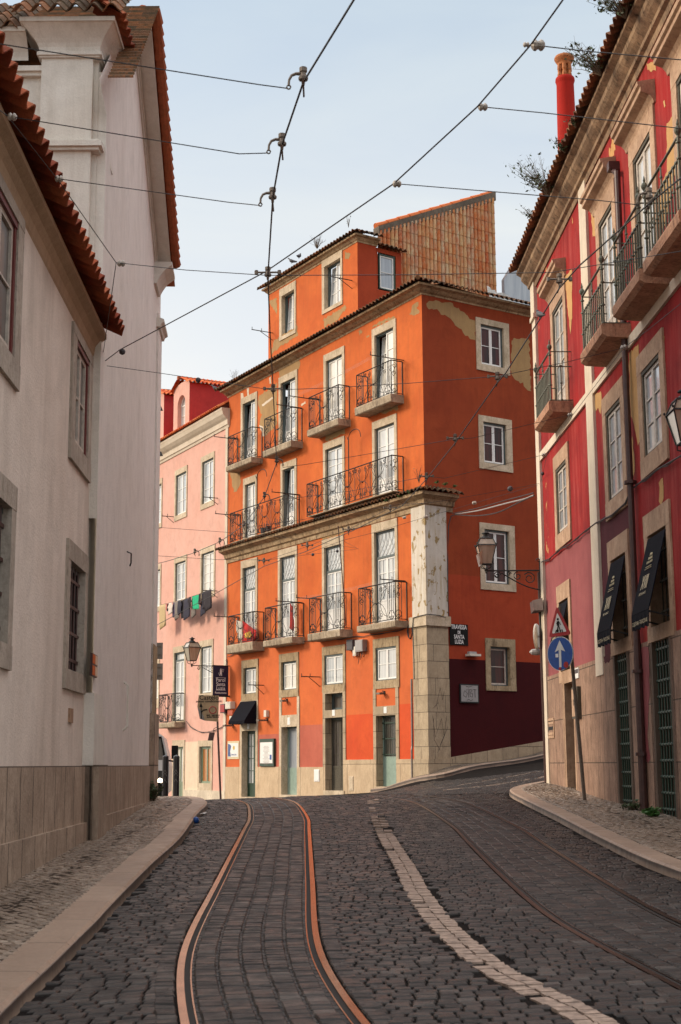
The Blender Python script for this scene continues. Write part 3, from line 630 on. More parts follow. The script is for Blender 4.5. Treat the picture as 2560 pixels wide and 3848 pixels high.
def tile_slope(A, B, up, ncourse, pitch=.21, cl=.34, rise=.055, th=.02, mb=None, kA=0, kB=0, sharp=False):
    A, B, up = (np.array(x, float) for x in (A, B, up)); d = B-A; L = np.linalg.norm(d); d /= L; up = up/np.linalg.norm(up); nn = np.cross(d, up); nn = nn if nn[2] > 0 or abs(nn[2]) < .05 and nn.dot(-A) > 0 else -nn
    n = max(1, round(L/pitch)); pw = L/n; K = 8; mb = mb or MB(); mb.uv = mb.uv or []; base = len(mb.v)
    prof = [(.5-.5*math.cos(2*math.pi*k/K))**.7*rise*1.4 for k in range(K)]; rng = random.Random(int(L*100))
    if sharp: prof = [abs(math.sin(math.pi*k/K))**.55*rise*1.4 for k in range(K)]
    jit = [[rng.uniform(-.008, .012) for _ in range(n+1)] for _ in range(ncourse)]
    rows = []
    for c in range(ncourse):
        rows += [(c*cl, .018, c), ((c+1)*cl, 0, c)]
    def P(i, k, s_, h, j): t = (i+k/K)/n; return A+d*(kA*s_*(1-t)+t*(L+kB*s_))+up*(s_+j)+nn*(h+prof[k])
    for r_, (s_, h, c) in enumerate(rows):
        for i in range(n):
            for k in range(K): mb.v.append(tuple(P(i, k, s_, h, jit[c][i] if r_ % 2 == 0 else 0))); mb.uv.append((i+k/K*.98+.01, c+.3+.4*(r_ % 2)))
        mb.v.append(tuple(A+d*(L+kB*s_)+up*s_+nn*h)); mb.uv.append((n-.01, c+.3+.4*(r_ % 2)))
    W_ = n*K+1
    for r_ in range(len(rows)-1):
        for i in range(W_-1): a = base+r_*W_+i; mb.f.append((a, a+1, a+W_+1, a+W_)); mb.m.append(0)
    # undersides and the round ends seen at the eave
    b2 = len(mb.v)
    for i in range(W_): p = np.array(mb.v[base+i])-nn*th; mb.v.append(tuple(p)); mb.uv.append(mb.uv[base+i])
    for i in range(W_): p = np.array(mb.v[base+W_+i])-nn*th+up*0; mb.v.append(tuple(p)); mb.uv.append(mb.uv[base+i])
    for i in range(W_-1):
        mb.f.append((base+i, b2+i, b2+i+1, base+i+1)); mb.f.append((b2+i, b2+W_+i, b2+W_+i+1, b2+i+1)); mb.m += [0, 0]
    return mb
def scroll(cx, cz, r, a0, turns=1.25, sg=1, n=14, k=.25):
    return [(cx+r*(1-(1-k)*i/n)*math.cos(a0+sg*2*math.pi*turns*i/n), cz+r*(1-(1-k)*i/n)*math.sin(a0+sg*2*math.pi*turns*i/n)) for i in range(n+1)]
def ellarc(cx, cz, rx, rz, a0, a1, n=12): return [(cx+rx*math.cos(a0+(a1-a0)*i/n), cz+rz*math.sin(a0+(a1-a0)*i/n)) for i in range(n+1)]
def iron_panel(mb, Pm, x0, x1, z0, H, r=.0105, style=0):
    def tb(pts, rr=r, closed=False): mb.tube([Pm(x, z) for x, z in pts], rr, 4, closed)
    z1 = z0+H; zb = z0+.05; W_ = x1-x0; sg = 1 if x1 > x0 else -1; W_ = abs(W_)
    X = lambda t: x0+sg*t
    tb([(x0, z1), (x1, z1)], .020); tb([(x0, zb), (x1, zb)], .014)
    for x in (x0, x1): tb([(x, z0-.02), (x, z1)], .018)
    if W_ < .75:                                       # narrow side return: a bar and an S of scrolls
        for t in (W_*.45,): tb([(X(t), zb), (X(t), z1)])
        tb([(X(q), z) for q, z in scroll(W_*.72, z1-.16, .10, 1.6, 1.2)]); tb([(X(q), z) for q, z in scroll(W_*.72, z1-.42, .10, -1.6, 1.2)]); tb([(X(W_*.62), z1-.16), (X(W_*.82), z1-.42)])
        tb([(X(q), z) for q, z in ellarc(W_*.72, zb+.16, .11, .13, 0, 6.28, 12)]); tb([(X(q), z) for q, z in scroll(W_*.70, zb+.09, .07, 0, 1.1)])
        return
    sd = .20*W_ if W_ < 2.4 else .34
    for e in (0, 1):
        t0 = 0 if e == 0 else W_-sd
        for t in (.27, .5, .73): tb([(X(t0+sd*t), zb+(.18 if t != .5 else 0)), (X(t0+sd*t), z1)], r*.9)
        tb([(X(q), z) for q, z in ellarc(t0+sd*.5, zb+.15, sd*.36, .14, 0, 6.28, 12)]); tb([(X(q), z) for q, z in scroll(t0+sd*.32, zb+.07, .045, 0, 1)]); tb([(X(q), z) for q, z in scroll(t0+sd*.68, zb+.07, .045, 3.1, 1, -1)])
        for q0, s_ in ((.1, 1), (.9, -1)): tb([(X(q), z) for q, z in scroll(t0+sd*q0, z1-.30, .07, 1.5, 1.1, s_)])
        tb([(X(t0+(sd if e == 0 else 0)), zb), (X(t0+(sd if e == 0 else 0)), z1)], .010)
    m = max(1, round((W_-2*sd)/1.05)); mw = (W_-2*sd)/m
    for i in range(m):
        c = sd+mw*(i+.5); hw = mw/2; zm = z0+H*.5
        tb([(X(q), z) for q, z in ellarc(c, zb, hw*.92, (H-.05)*.50, 0, math.pi, 14)]); tb([(X(q), z) for q, z in ellarc(c, z1, hw*.92, (H-.05)*.50, math.pi, 2*math.pi, 14)])
        for s_ in (-1, 1):
            tb([(X(q), z) for q, z in ellarc(c+s_*hw, zm, hw*.66, H*.36, math.pi/2 if s_ > 0 else -math.pi/2, math.pi*1.5 if s_ > 0 else math.pi/2, 12)])
            tb([(X(q), z) for q, z in scroll(c+s_*hw*.42, z1-.17, .10, 1.57, 1.3, s_)]); tb([(X(q), z) for q, z in scroll(c+s_*hw*.42, zb+.17, .10, -1.57, 1.3, -s_)])
            tb([(X(q), z) for q, z in scroll(c+s_*hw*.78, z1-.11, .06, 0, 1.2, -s_)]); tb([(X(q), z) for q, z in scroll(c+s_*hw*.16, zb+.11, .055, 1.57, 1.1, -s_)])
            tb([(X(c+s_*hw*.42), z1-.06), (X(c+s_*hw*.42), z1-.38)], r*.9); tb([(X(c+s_*hw*.30), zb), (X(c+s_*hw*.30), zb+.36)], r*.9)
        tb([(X(c), zb), (X(c), zb+.30)]); mb.lathe(Pm(X(c), zm), [(.0, -.04), (.035, 0), (.0, .04)], 6)
    if m > 1:
        for i in range(1, m): tb([(X(sd+mw*i), zb), (X(sd+mw*i), z1)], .010)
def balcony(fr, bld, uL, uC, vC, zr_v, zs_v, zb_v, dep=.45, slab=True, smat='slab', imat='iron', aw=None, label=None, lip=.05):
    # uL/uC: photograph columns of the far and near railing corners; v's read at the near corner
    aL, aC = fr.hit(uL, vC, dep)[0], fr.hit(uC, vC, dep)[0]; z1 = fr.hit(uC, zr_v, dep)[1]; z0 = fr.hit(uC, zs_v, dep)[1]; zb = fr.hit(uC, zb_v, dep)[1]
    lo, hi = min(aL, aC), max(aL, aC); sb = MB()
    if slab:
        p = [(-.1, z0), (dep+lip, z0), (dep+lip+.01, z0-.05), (dep+lip, zb+.03), (dep+lip-.04, zb), (-.1, zb)]
        sb.extr(fr, p, lo-lip, hi+lip); b = part('balcony', sb, M[smat], bld, label=label)
    else:
        sb.box(fr, lo-.02, hi+.02, z0-.03, z0, .02, dep-.03); b = part('balcony', sb, M[smat], bld, label=label)
    im = MB(); iron_panel(im, lambda x, z: fr.P(x, z, dep), lo, hi, z0, z1-z0)
    for a in (lo, hi): iron_panel(im, lambda x, z, a=a: fr.P(a, z, x), .02, dep, z0, z1-z0)
    part('railing', im, M[imat], b); return lo, hi, z0, z1
def patch(fr, bld, pts, mat='bare', o=.004, name='bare_plaster_patch', rag=.05, label=None, px=True, parent=None):
    q = [fr.hit(u, v) if px else (u, v) for u, v in pts]; out = []; rng = random.Random(int(abs(q[0][0])*977+abs(q[0][1])*131))
    for i in range(len(q)):
        a, b = q[i], q[(i+1) % len(q)]; L = math.hypot(b[0]-a[0], b[1]-a[1]); n = max(1, int(L/.09)) if rag else 1
        for k in range(n): t = k/n; out.append((a[0]+(b[0]-a[0])*t+rng.uniform(-rag, rag), a[1]+(b[1]-a[1])*t+rng.uniform(-rag, rag)))
    # triangulated by ear clipping inside Blender: an n-gon as a thin sheet
    mb = MB(); mb.add([fr.P(a, z, o) for a, z in out], [tuple(range(len(out)))]); return part(name, mb, M[mat], bld, label=label)

# ================================================================ ORANGE HOUSE
oh = thing('apartment_house', 'tall bright orange apartment house with iron balconies on the street corner in the middle', 'building', OM.P(0, -.7))
phi = math.acos(float(OM.n.dot(OS.n))); MT = -math.tan(phi/2)
BOT = -2.0
W3 = [(914, 961, 1498, 1690), (1057, 1112, 1416, 1640), (1227, 1288, 1329.5, 1565), (1410, 1481.5, 1228, 1478)]
W2 = [(922, 961, 1809, 2025), (1064, 1109, 1750, 1980), (1225, 1289, 1667, 1918), (1411, 1485, 1585, 1850)]
W1 = [(913, 962, 2124, 2400), (1054, 1111, 2082, 2390), (1221, 1285.5, 2043, 2360), (1410, 1488, 1982, 2328)]
W0 = [(917, 965, 2505.5, 2604), (1059, 1116, 2482, 2589), (1222, 1291, 2454.6, 2568), (1414.7, 1492, 2426, 2552)]
DR = [(911, 962.5, 2745, 2996), (1060, 1118.7, 2729.5, 2988), (1225.6, 1292, 2695.6, 2972), (1417, 1491.5, 2686, 2957)]
r3 = [rect(OM, *w_) for w_ in W3]; r2 = [rect(OM, *w_) for w_ in W2]; r1 = [rect(OM, *w_) for w_ in W1]; r0 = [rect(OM, *w_) for w_ in W0]; rd = [rect(OM, *w_) for w_ in DR]
def zfix(r, z0): return (r[0], r[1], z0, r[3])
# balconies first: their floors give the sills of the doors
bal3 = [balcony(OM, oh, *b) for b in ((857, 947, 1690, 1604, 1717, 1738), (995, 1096, 1620, 1530, 1655, 1680), (1162, 1273, 1560, 1445, 1572, 1598), (1341, 1471, 1470, 1352, 1480, 1511))]
bal2 = [balcony(OM, oh, 866, 1085, 1910, 1856, 1973, 1980, .45, False), balcony(OM, oh, 1154, 1473, 1780, 1710, 1843, 1850, .45, False)]
bal1 = [balcony(OM, oh, *b) for b in ((860, 952, 2360, 2298, 2410, 2444), (997, 1101, 2330, 2264, 2392, 2417), (1164, 1279, 2300, 2225, 2364, 2393), (1349, 1486, 2270, 2184, 2331, 2357))]
r3 = [zfix(r, b[2]) for r, b in zip(r3, bal3)]; r1 = [zfix(r, b[2]) for r, b in zip(r1, bal1)]; r2 = [zfix(r, bal2[i//2][2]-.02) for i, r in enumerate(r2)]
zp = {i: OM.hit(u, v)[1] for i, (u, v) in enumerate(((852, 2882), (1290, 2882), (1360, 2852), (1580, 2852)))}
holes = [hole(r) for r in r3+r2+r1+r0+rd]
tr = rect(OM, 1224, 1292, 2602, 2665); holes.append(hole(tr))
AE = OM.hit(853, 2500)[0]
zpl = -.04; zph = OM.hit(1580, 2852)[1]
z_ = [(-.1, AE, 3.95, 15.2, 0)]
ow = MB(); wall(ow, OM, 0, AE, BOT, 15.0, holes, [(-1, AE+1, BOT, 4.35, 1)])
part('front_wall', ow, [M['orange'], M['orange_low']], oh)
# repainted areas of the ground floor and the stone plinth, as coats that stand proud of the wall
def coat(fr, a0, a1, z0, z1, mat, name, o=.004, hs=(), par=None, label=None):
    mb = MB(); wall(mb, fr, a0, a1, z0, z1, hs, o=o); return part(name, mb, M[mat], par or oh, label=label, fr=fr)
aD = [(r[0], r[1]) for r in rd]; g = .16
coat(OM, aD[3][1]+g, aD[2][0]-g, zph, OM.hit(1360, 2684)[1], 'brightred', 'paint_patch'); coat(OM, .72, aD[3][0]-g, zph, OM.hit(1540, 2644)[1], 'brightred', 'paint_patch')
coat(OM, aD[2][1]+g, aD[1][0]-g, zp[1], OM.hit(1175, 2724)[1], 'pinkpatch', 'paint_patch'); coat(OM, aD[1][1]+g, aD[0][0]-g, zp[0], OM.hit(1000, 2760)[1], 'pinkpatch', 'paint_patch')
for a0, a1, zt in ((.70, aD[3][0]-.02, zph), (aD[3][1]+.02, aD[2][0]-.02, zph), (aD[2][1]+.02, aD[1][0]-.02, zp[1]), (aD[1][1]+.02, aD[0][0]-.02, zp[0]), (aD[0][1]+.02, AE, zp[0])):
    pl = MB(); pl.box(OM, a0, a1, BOT, zt, -.15, .035); part('plinth', pl, M['plinth_orange'], oh, fr=OM)
for r, aj, pm in zip(r3, (1, 1, None, 1), ('glass', 'glass_b', 'glass', 'glass_c')): window(OM, oh, r, (.16, .16, .26, 0), pmat=pm, solid=.62, rows=3, ajar=aj, csg=.045, depth=.12)
for r, aj, pm in zip(r2, (None, 1, None, None), ('glass', 'glass_b', 'glass_b', 'glass')): window(OM, oh, r, (.15, .15, .26, 0), pmat=pm, solid=.6, rows=3, csg=.045, ajar=aj, depth=.12)
for r in r1: window(OM, oh, r, (.15, .15, .30, 0), solid=.75, rows=3, csg=.045, trans=.78, vb=1, smat='trim', depth=.12)
for i, r in enumerate(r0): window(OM, oh, r, (.16, .16, .30, .26), rows=2, csg=.05, smat='trim_dirty', depth=.12 if i < 2 else .07)
window(OM, oh, tr, (.0, .0, 0, 0), kind='single', rows=1, fmat='slate', pmat='glass_left', depth=.3, name='fanlight')
# door surrounds, lintels with number plaques, door leaves
for i, r in enumerate(rd):
    a0, a1, z0, z1 = r; sb = MB(); top = r0[i][2]-.26
    for b0, b1 in ((a0-.17, a0), (a1, a1+.17)): sb.box(OM, b0, b1, BOT, top, -.34, .032)
    lh = .42 if i < 2 else .30
    if i == 2: sb.box(OM, a0, a1, z1, tr[2], -.30, .034); sb.box(OM, a0, a1, tr[3], top, -.34, .034)
    else: sb.box(OM, a0, a1, z1, z1+lh, -.3, .034)
    if i in (0,): sb.box(OM, a0, a1, z1+lh, top, -.3, .02)
    d = part('door_surround', sb, M['trim' if i < 2 else 'ashlar'], oh, fr=OM)
    if i in (1, 3): mb = MB(); mb.box(OM, a0, a1, z1+lh, top, -.1, .006); part('blind_panel', mb, M['orange_low'], oh)
    mb = MB(); am = (a0+a1)/2; mb.box(OM, am-.09, am+.09, z1+.07, z1+.33 if i < 2 else z1+.27, .034, .046); part('number_plaque', mb, M['white'], oh)
    dm, gm, fm = MB(), MB(), MB(); D = -.26
    zt = z1-.05; fm.box(OM, a0, a1, zt, z1, D-.05, D+.05)
    if i == 0:
        leaves(dm, gm, OM, a0, a1, z0-.1, zt, D, 2, 4, .55, t=.06, vb=1); mats = ('darkgreen', 'glass')
    elif i in (1, 3):
        dm.box(OM, a0, a1, z0-.1, z0+.95, D-.03, D+.03); dm.box(OM, a0, a0+.06, z0+.95, zt, D-.03, D+.03); dm.box(OM, a1-.06, a1, z0+.95, zt, D-.03, D+.03)
        gm.box(OM, a0+.06, a1-.06, z0+.95, zt, D-.02, D-.01); mats = ('sage', 'glass_blue' if i == 1 else 'glass_left')
        if i == 3:
            for k in range(9): x = a0+.1+(a1-a0-.2)*k/8; fm.tube([OM.P(x, z0+.95, D+.05), OM.P(x, zt, D+.05)], .008, 4)
            for k in range(4): zz = z0+1.0+k*.5; fm.box(OM, a0, a1, zz, zz+.03, D+.05, D+.06)
    else:
        leaves(dm, gm, OM, a0, a1, z0, zt, D, 2, 4, .75, t=.07, vb=1); mats = ('oldwood', 'glass_left')
    part('door', dm, M[mats[0]], oh); part('door_pane', gm, M[mats[1]], oh); part('door_frame', fm, M['darkgreen' if i == 3 else 'slate'], oh)
    mb = MB(); mb.box(OM, a0-.1, a1+.1, z0-.4, z0, -.3, .06); part('doorstep', mb, M['trim'], oh)
# side wall in the lane
S_ = [(1806, 1892, 1217, 1367), (1816.5, 1903, 1584, 1737), (1821.5, 1914, 1988, 2190), (1843, 1915.6, 2429, 2576)]
rs = [rect(OS, *w_, ref='L') for w_ in S_]
AS = 9.0; zb1 = OS.hit(1688, 2157)[1]; zb2 = OS.hit(1688, 2475)[1]
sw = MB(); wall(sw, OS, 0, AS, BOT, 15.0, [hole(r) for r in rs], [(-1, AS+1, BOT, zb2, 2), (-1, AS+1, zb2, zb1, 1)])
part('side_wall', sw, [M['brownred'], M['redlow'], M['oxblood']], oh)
for i, r in enumerate(rs):
    if i < 3: window(OS, oh, r, (.2, .24, .2, .22), rows=2, pmat='glass_dark', cmat='slate', csg=.06, depth=.12)
    else: window(OS, oh, r, (.2, .24, .26, .16), kind='single', rows=2, pmat='glass_dark', smat='trim_dirty', csg=.06, depth=.16, fmat='oldwhite')
pb = MB(); q0, q1 = OS.hit(1697, 2846), OS.hit(2045, 2784)
pb.prism(OS, [(.8, -1.2), (AS, -1.2), (AS, q1[1]+(AS-q1[0])*.13), (q1[0], q1[1]), (.8, q0[1])], -.1, .05); part('side_plinth', pb, M['ashlar'], oh, fr=OS)
patch(OS, oh, [(1605, 1137), (1640, 1128), (1700, 1142), (1745, 1178), (1775, 1206), (1787, 1206), (1787, 1280), (1762, 1276), (1735, 1238), (1710, 1222), (1700, 1200), (1660, 1180), (1640, 1165), (1612, 1160)])
patch(OS, oh, [(1925, 1275), (1960, 1270), (1988, 1272), (1996, 1470), (1984, 1472), (1965, 1440), (1930, 1425), (1921, 1400)])
for pts in ([(1555, 1140), (1572, 1137), (1568, 1160), (1580, 1172), (1560, 1185), (1540, 1182), (1548, 1165)], [(1400, 1232), (1490, 1195), (1470, 1192), (1450, 1200), (1420, 1215), (1402, 1222)],
            [(1345, 1240), (1365, 1242), (1362, 1255), (1350, 1258)], [(1375, 1262), (1390, 1264), (1380, 1268)], [(1047, 1380), (1120, 1350), (1130, 1362), (1120, 1390), (1100, 1420), (1050, 1415)],
            [(972, 1490), (1040, 1440), (1043, 1590), (1000, 1640), (975, 1600), (985, 1560), (970, 1520)], [(862, 1775), (900, 1768), (905, 1815), (895, 1840), (880, 1850), (873, 1810)],
            [(1222, 1612), (1290, 1590), (1300, 1628), (1225, 1660)], [(1395, 1525), (1490, 1500), (1500, 1540), (1400, 1560)], [(1490, 1935), (1550, 1912), (1556, 1925), (1510, 1942), (1482, 1945)],
            [(1060, 1955+60), (1090, 2000), (1100, 2030), (1060, 2060)], [(1205, 1990), (1280, 1972), (1295, 1995), (1290, 2010), (1215, 2030)]):
    patch(OM, oh, pts)
for pts in ([(905, 1478), (915, 1476), (918, 1512), (908, 1515)], [(928, 1460), (936, 1458), (937, 1490), (931, 1492)], [(1012, 1420), (1018, 1416), (1020, 1440), (1014, 1442)], [(985, 1520), (1025, 1490), (1027, 1498), (988, 1528)],
            [(975, 1598), (990, 1604), (994, 1640), (988, 1640)], [(1132, 1520), (1148, 1508), (1150, 1515), (1134, 1528)]):
    patch(OM, oh, pts, 'white_streak', .006, 'filled_crack', rag=.012)
# corner pilaster wrapping both faces
zc0, zc1, zct = OM.hit(1611, 2350)[1], OM.hit(1611, 2312)[1], 8.0
aM, aS = .74, .80
def wrap(mb, z0, z1, o, aM=aM, aS=aS, mi=0):
    mb.extr(OM, [(-.1, z0), (o, z0), (o, z1), (-.1, z1)], 0, aM, m0=MT, mi=mi); mb.extr(OS, [(-.1, z0), (o, z0), (o, z1), (-.1, z1)], 0, aS, m0=MT, mi=mi)
mb = MB(); wrap(mb, zc1, zct+.05, .05); part('painted_corner_pilaster', mb, M['wornwhite'], oh)
mb = MB(); wrap(mb, zc0, zc1, .12, aM+.1, aS+.06); part('string_course', mb, M['trim'], oh)
mb = MB(); wrap(mb, zph, zc0, .055); part('stone_corner_pilaster', mb, M['ashlar'], oh, fr=OM)
mb = MB(); wrap(mb, BOT, zph, .11, aM+.0, aS+.05); part('pilaster_base', mb, M['ashlar'], oh, fr=OM)
# main cornice with its tiled eave, following both faces
zl, zr = 14.66, 14.93
def cyma(z, H, D): return [(-.1, z), (.02, z), (.03, z+.05), (D*.35, z+H*.35), (D*.6, z+H*.62), (D, z+H*.75), (D+.01, z+H), (-.1, z+H)]
mb = MB(); mb.extr(OM, cyma(zr, .26, .36), 0, AE+.1, dz=zl-zr, m0=MT); mb.extr(OS, cyma(zr, .26, .36), 0, AS, dz=.1, m0=MT); part('cornice', mb, M['cornice'], oh)
def eave(fr, a0, a1, z0, z1, o, rise, nc, mat, m0=0, m1=0, pitch=.21, par=None, name='eave_tiles'):
    A = fr.P(a0+m0*o, z0, o); B = fr.P(a1+m1*o, z1, o); up = -fr.n*math.cos(rise)+np.array([0, 0, math.sin(rise)])
    return part(name, tile_slope(A, B, up, nc, pitch, kA=-m0*math.cos(rise), kB=-m1*math.cos(rise)), M[mat], par or oh)
eave(OM, 0, AE+.3, zr+.27, zl+.27, .50, R_(24), 4, 'tile_old', m0=MT); eave(OS, 0, AS, zr+.27, zr+.3, .50, R_(24), 4, 'tile_old', m0=MT)
mb = MB(); pr = [np.array(OM.P(0, zr+.3, 0)), np.array(OM.P(AE+.2, zl+.3, 0)), np.array(OM.P(AE+.2, zl+.75, -1.2)), np.array(OM.P(.6, zr+.75, -1.2)), np.array(OS.P(AS, zr+.75, -1.2)), np.array(OS.P(AS, zr+.3, 0))]
mb.add(pr, [(0, 1, 2, 3), (0, 3, 4, 5)]); mb.tube([OM.P(MT*.5, zr+.33, .5), OM.P(.3, zr+.60, -.15), OM.P(.9, zr+.86, -.95)], .08, 6); part('hip_ridge', mb, M['tile_old'], oh)
# mid cornice, tiled ledge under the long balconies, turning the corner and stopping on the side face
zm = 7.93; aE2 = OS.hit(1740, 1840, .45)[0]
mc = [(-.1, zm-.06), (.04, zm-.06), (.05, zm+.08), (.12, zm+.12), (.16, zm+.26), (.30, zm+.33), (.38, zm+.36), (.39, zm+.46), (-.1, zm+.46)]
mb = MB(); mb.extr(OM, mc, 0, AE+.05, m0=MT); mb.extr(OS, mc, 0, aE2-.1, m0=MT); part('mid_cornice', mb, M['cornice'], oh)
eave(OM, 0, AE+.12, zm+.47, zm+.44, .50, R_(16), 2, 'tile_old', m0=MT, name='ledge_tiles'); eave(OS, 0, aE2, zm+.47, zm+.44, .50, R_(22), 2, 'tile_old', m0=MT, name='ledge_tiles')
# attic storey set back behind the eave
AT = OM.off(-.5); al, ar = AT.hit(1009, 1200)[0], AT.hit(1344, 1000)[0]
ra = [rect(AT, 1060.5, 1108, 1086.5, 1240), rect(AT, 1221, 1282, 968, 1132)]
mb = MB(); wall(mb, AT, ar, al, 14.6, 18.5, [hole(r) for r in ra]); part('attic_wall', mb, M['orange'], oh)
window(AT, oh, ra[0], (.12, .18, .32, .14), rows=3, ajar=1, csg=.05); window(AT, oh, ra[1], (.12, .18, .30, .14), rows=3, ajar=1, csg=.05)
AR = Frame(AT.P(ar, 0), OS.d); asr = AR.hit(1414, 1000)[0]
mb = MB(); wall(mb, AR, 0, asr, 14.6, 18.55)
mb.quad(AR.P(asr, 14.6), AR.P(asr, 18.5), AR.P(asr, 18.5, -2.5), AR.P(asr, 14.6, -2.5)); part('attic_side_wall', mb, M['redlow'], oh); mb = MB()
mb.quad(AT.P(al, 14.6), AT.P(al, 18.5), AT.P(al, 18.5)+OS.d*4, AT.P(al, 14.6)+OS.d*4); part('attic_far_wall', mb, M['redlow'], oh)
zA = 18.36
mb = MB(); mb.extr(AT, cyma(zA, .24, .22), ar, al, m0=MT, m1=.8); mb.extr(AR, cyma(zA, .24, .22), 0, asr+.05, m0=MT); part('attic_cornice', mb, M['cornice'], oh)
eave(AT, ar, al, zA+.25, zA+.25, .34, R_(26), 5, 'tile_old', m0=MT, m1=1, name='attic_roof_tiles'); eave(AR, 0, asr+.1, zA+.25, zA+.27, .34, R_(24), 5, 'tile_old', m0=MT, name='attic_roof_tiles')
for pts in ([(1012, 1135), (1040, 1115), (1042, 1180), (1025, 1160)], [(1215, 1200), (1296, 1150), (1300, 1160), (1270, 1200), (1220, 1230)], [(1298, 945), (1320, 955), (1312, 980), (1298, 970)], [(1030, 1280), (1118, 1225), (1120, 1260), (1060, 1300), (1020, 1330)]): patch(AT, oh, pts)
# small dormer beside the attic and the tile-hung gable behind
DM = Frame(AR.P(asr, 0, -.12), OS.d); dr = rect(DM, 1424, 1484, 953, 1083, 'L'); d0, d1 = .01, DM.hit(1508, 1000)[0]
mb = MB(); wall(mb, DM, d0, d1, 14.9, DM.hit(1414, 930)[1], [hole(dr)]); part('dormer_wall', mb, M['redlow'], oh)
window(DM, oh, dr, (0, 0, 0, 0), kind='single', rows=2, pmat='glass_blue', cmat='darkgreen', csg=.05, depth=.05, name='dormer_window')
zt = DM.hit(1414, 925)[1]; part('dormer_tiles', tile_slope(DM.P(d0-.1, zt, .22), DM.P(d1+.12, zt-.05, .22), -DM.n*.9+np.array([0, 0, .35]), 2), M['tile_old'], oh)
TG = Frame(AR.P(0, 0, -.45), OS.d); g0, g1 = TG.hit(1420, 1000)[0], TG.hit(1858, 900)[0]; zg0, zg1 = TG.hit(1420, 870)[1], TG.hit(1856, 745)[1]
mb = tile_slope(TG.P(g0, 15.6, 0), TG.P(g1, 15.6, 0), (0, 0, 1), 15, .182, .42, rise=.085, sharp=True)
# trim the tile-hung face to the sloping verge
v = np.array(mb.v); uvs = mb.uv; t_ = ((v-TG.o)@TG.d-g0)/(g1-g0); lim = zg0+(zg1-zg0)*t_
v[:, 2] = np.minimum(v[:, 2], lim); mb.v = [tuple(p) for p in v]
part('tile_hung_gable', mb, M['tile_hung'], oh)
mb = MB(); mb.prism(TG, [(g0, zg0-.12), (g1+.05, zg1-.12), (g1+.05, zg1+.26), (g0, zg0+.18)], -.25, .10); part('verge_mortar', mb, M['mortar'], oh)
mb = MB(); n = 11
for i in range(n):
    t0, t1 = i/n, (i+1)/n; za, zb = zg0+.2+(zg1-zg0)*t0, zg0+.2+(zg1-zg0)*t1; mb.tube([TG.P(g0+(g1-g0)*t0, za+.02, -.1), TG.P(g0+(g1-g0)*t1-.02, zb+.02, -.1)], [.13, .10], 8)
part('verge_ridge_tiles', mb, M['tile_clean'], oh)
mb = MB(); mb.box(TG, g0+.3, g1-.02, 14.5, zg0, -.4, -.06); mb.quad(TG.P(g1, 12, .02), TG.P(g1, 12, -4), TG.P(g1, zg1, -4), TG.P(g1, zg1, .02))
mb.quad(OM.P(AE, BOT), OM.P(AE, 15.1), OM.P(AE, 15.1)+OS.d*9, OM.P(AE, BOT)+OS.d*9); mb.quad(OM.P(AE, 15)+OS.d*9, OM.P(0, 15)+OS.d*9, OM.P(0, BOT)+OS.d*9, OM.P(AE, BOT)+OS.d*9); mb.quad(OM.P(AE, 15.35, -1.2), OM.P(0.6, 15.5, -1.2), OM.P(.6, 15.5)+OS.d*9, OM.P(AE, 15.35)+OS.d*9)
part('back_walls', mb, M['mortar'], oh)
# ================================================================ PINK HOUSE
pk = thing('pink_house', 'salmon pink house with raspberry dormers standing left behind the orange house', 'building', PK.P(3, -1.4))
P3 = [rect(PK, 761.5, 804, 1718, 1881), rect(PK, 662.7, 702, 1769, 1919), rect(PK, 572, 608, 1817, 1964)]
P2 = [rect(PK, 759, 805.5, 2067.5, 2226), rect(PK, 660, 699, 2103, 2248), rect(PK, 566, 603, 2140, 2274)]
P1 = [rect(PK, 756, 797.6, 2425, 2602), rect(PK, 655.7, 694, 2447.6, 2706), rect(PK, 560, 597, 2500, 2626)]
P0 = [rect(PK, 751, 794, 2804, 2944), rect(PK, 653, 690, 2806, 3010)]
zc = 13.72; PE = 16.
zs_ = lambda rs_: (sum(r[2] for r in rs_)/len(rs_), sum(r[3] for r in rs_)/len(rs_))
for L_ in (P3, P2):
    m = zs_(L_)
    for i, r in enumerate(L_): L_[i] = (r[0], r[1], m[0], m[1])
# further bays of the same house, hidden behind the white house from here
dP = P3[1][0]-P3[0][0]
extra = [(r[0]+dP*k, r[1]+dP*k, r[2], r[3]) for r in (P3[2], P2[2]) for k in (1,)]
mb = MB(); wall(mb, PK, 0, PE, -2.6, zc+.1, [hole(r) for r in P3+P2+P1+P0+extra]); part('front_wall', mb, M['pink'], pk)
mb = MB(); mb.quad(PK.P(PE, -2.6), PK.P(PE, zc+.5), PK.P(PE, zc+.5, -9), PK.P(PE, -2.6, -9)); mb.quad(PK.P(0, zc+.5, -9), PK.P(PE, zc+.5, -9), PK.P(PE, -2.6, -9), PK.P(0, -2.6, -9)); mb.quad(PK.P(-.1, -2.6), PK.P(-.1, zc), PK.P(-.1, zc, -9), PK.P(-.1, -2.6, -9))
part('back_walls', mb, M['pink'], pk)
for r in P3: window(PK, pk, r, (.10, .14, .24, .22), rows=3, csg=.05, depth=.10)
for r in P2+extra: window(PK, pk, r, (.12, .14, .24, .22), rows=4, csg=.04, depth=.10)
window(PK, pk, P1[0], (.14, .14, .26, .16), rows=3, csg=.05, depth=.10); window(PK, pk, P1[1], (.14, .14, .26, .1), rows=3, csg=.05, depth=.10, trans=.25, solid=.5); window(PK, pk, P1[2], (.12, .14, .26, .4), rows=3, csg=.05, depth=.10)
window(PK, pk, P0[0], (.16, .16, .24, .30), kind='case', rows=1, fmat='greenframe', cmat='greenframe', pmat='amber', depth=.12, label='amber glazed window in a green frame')
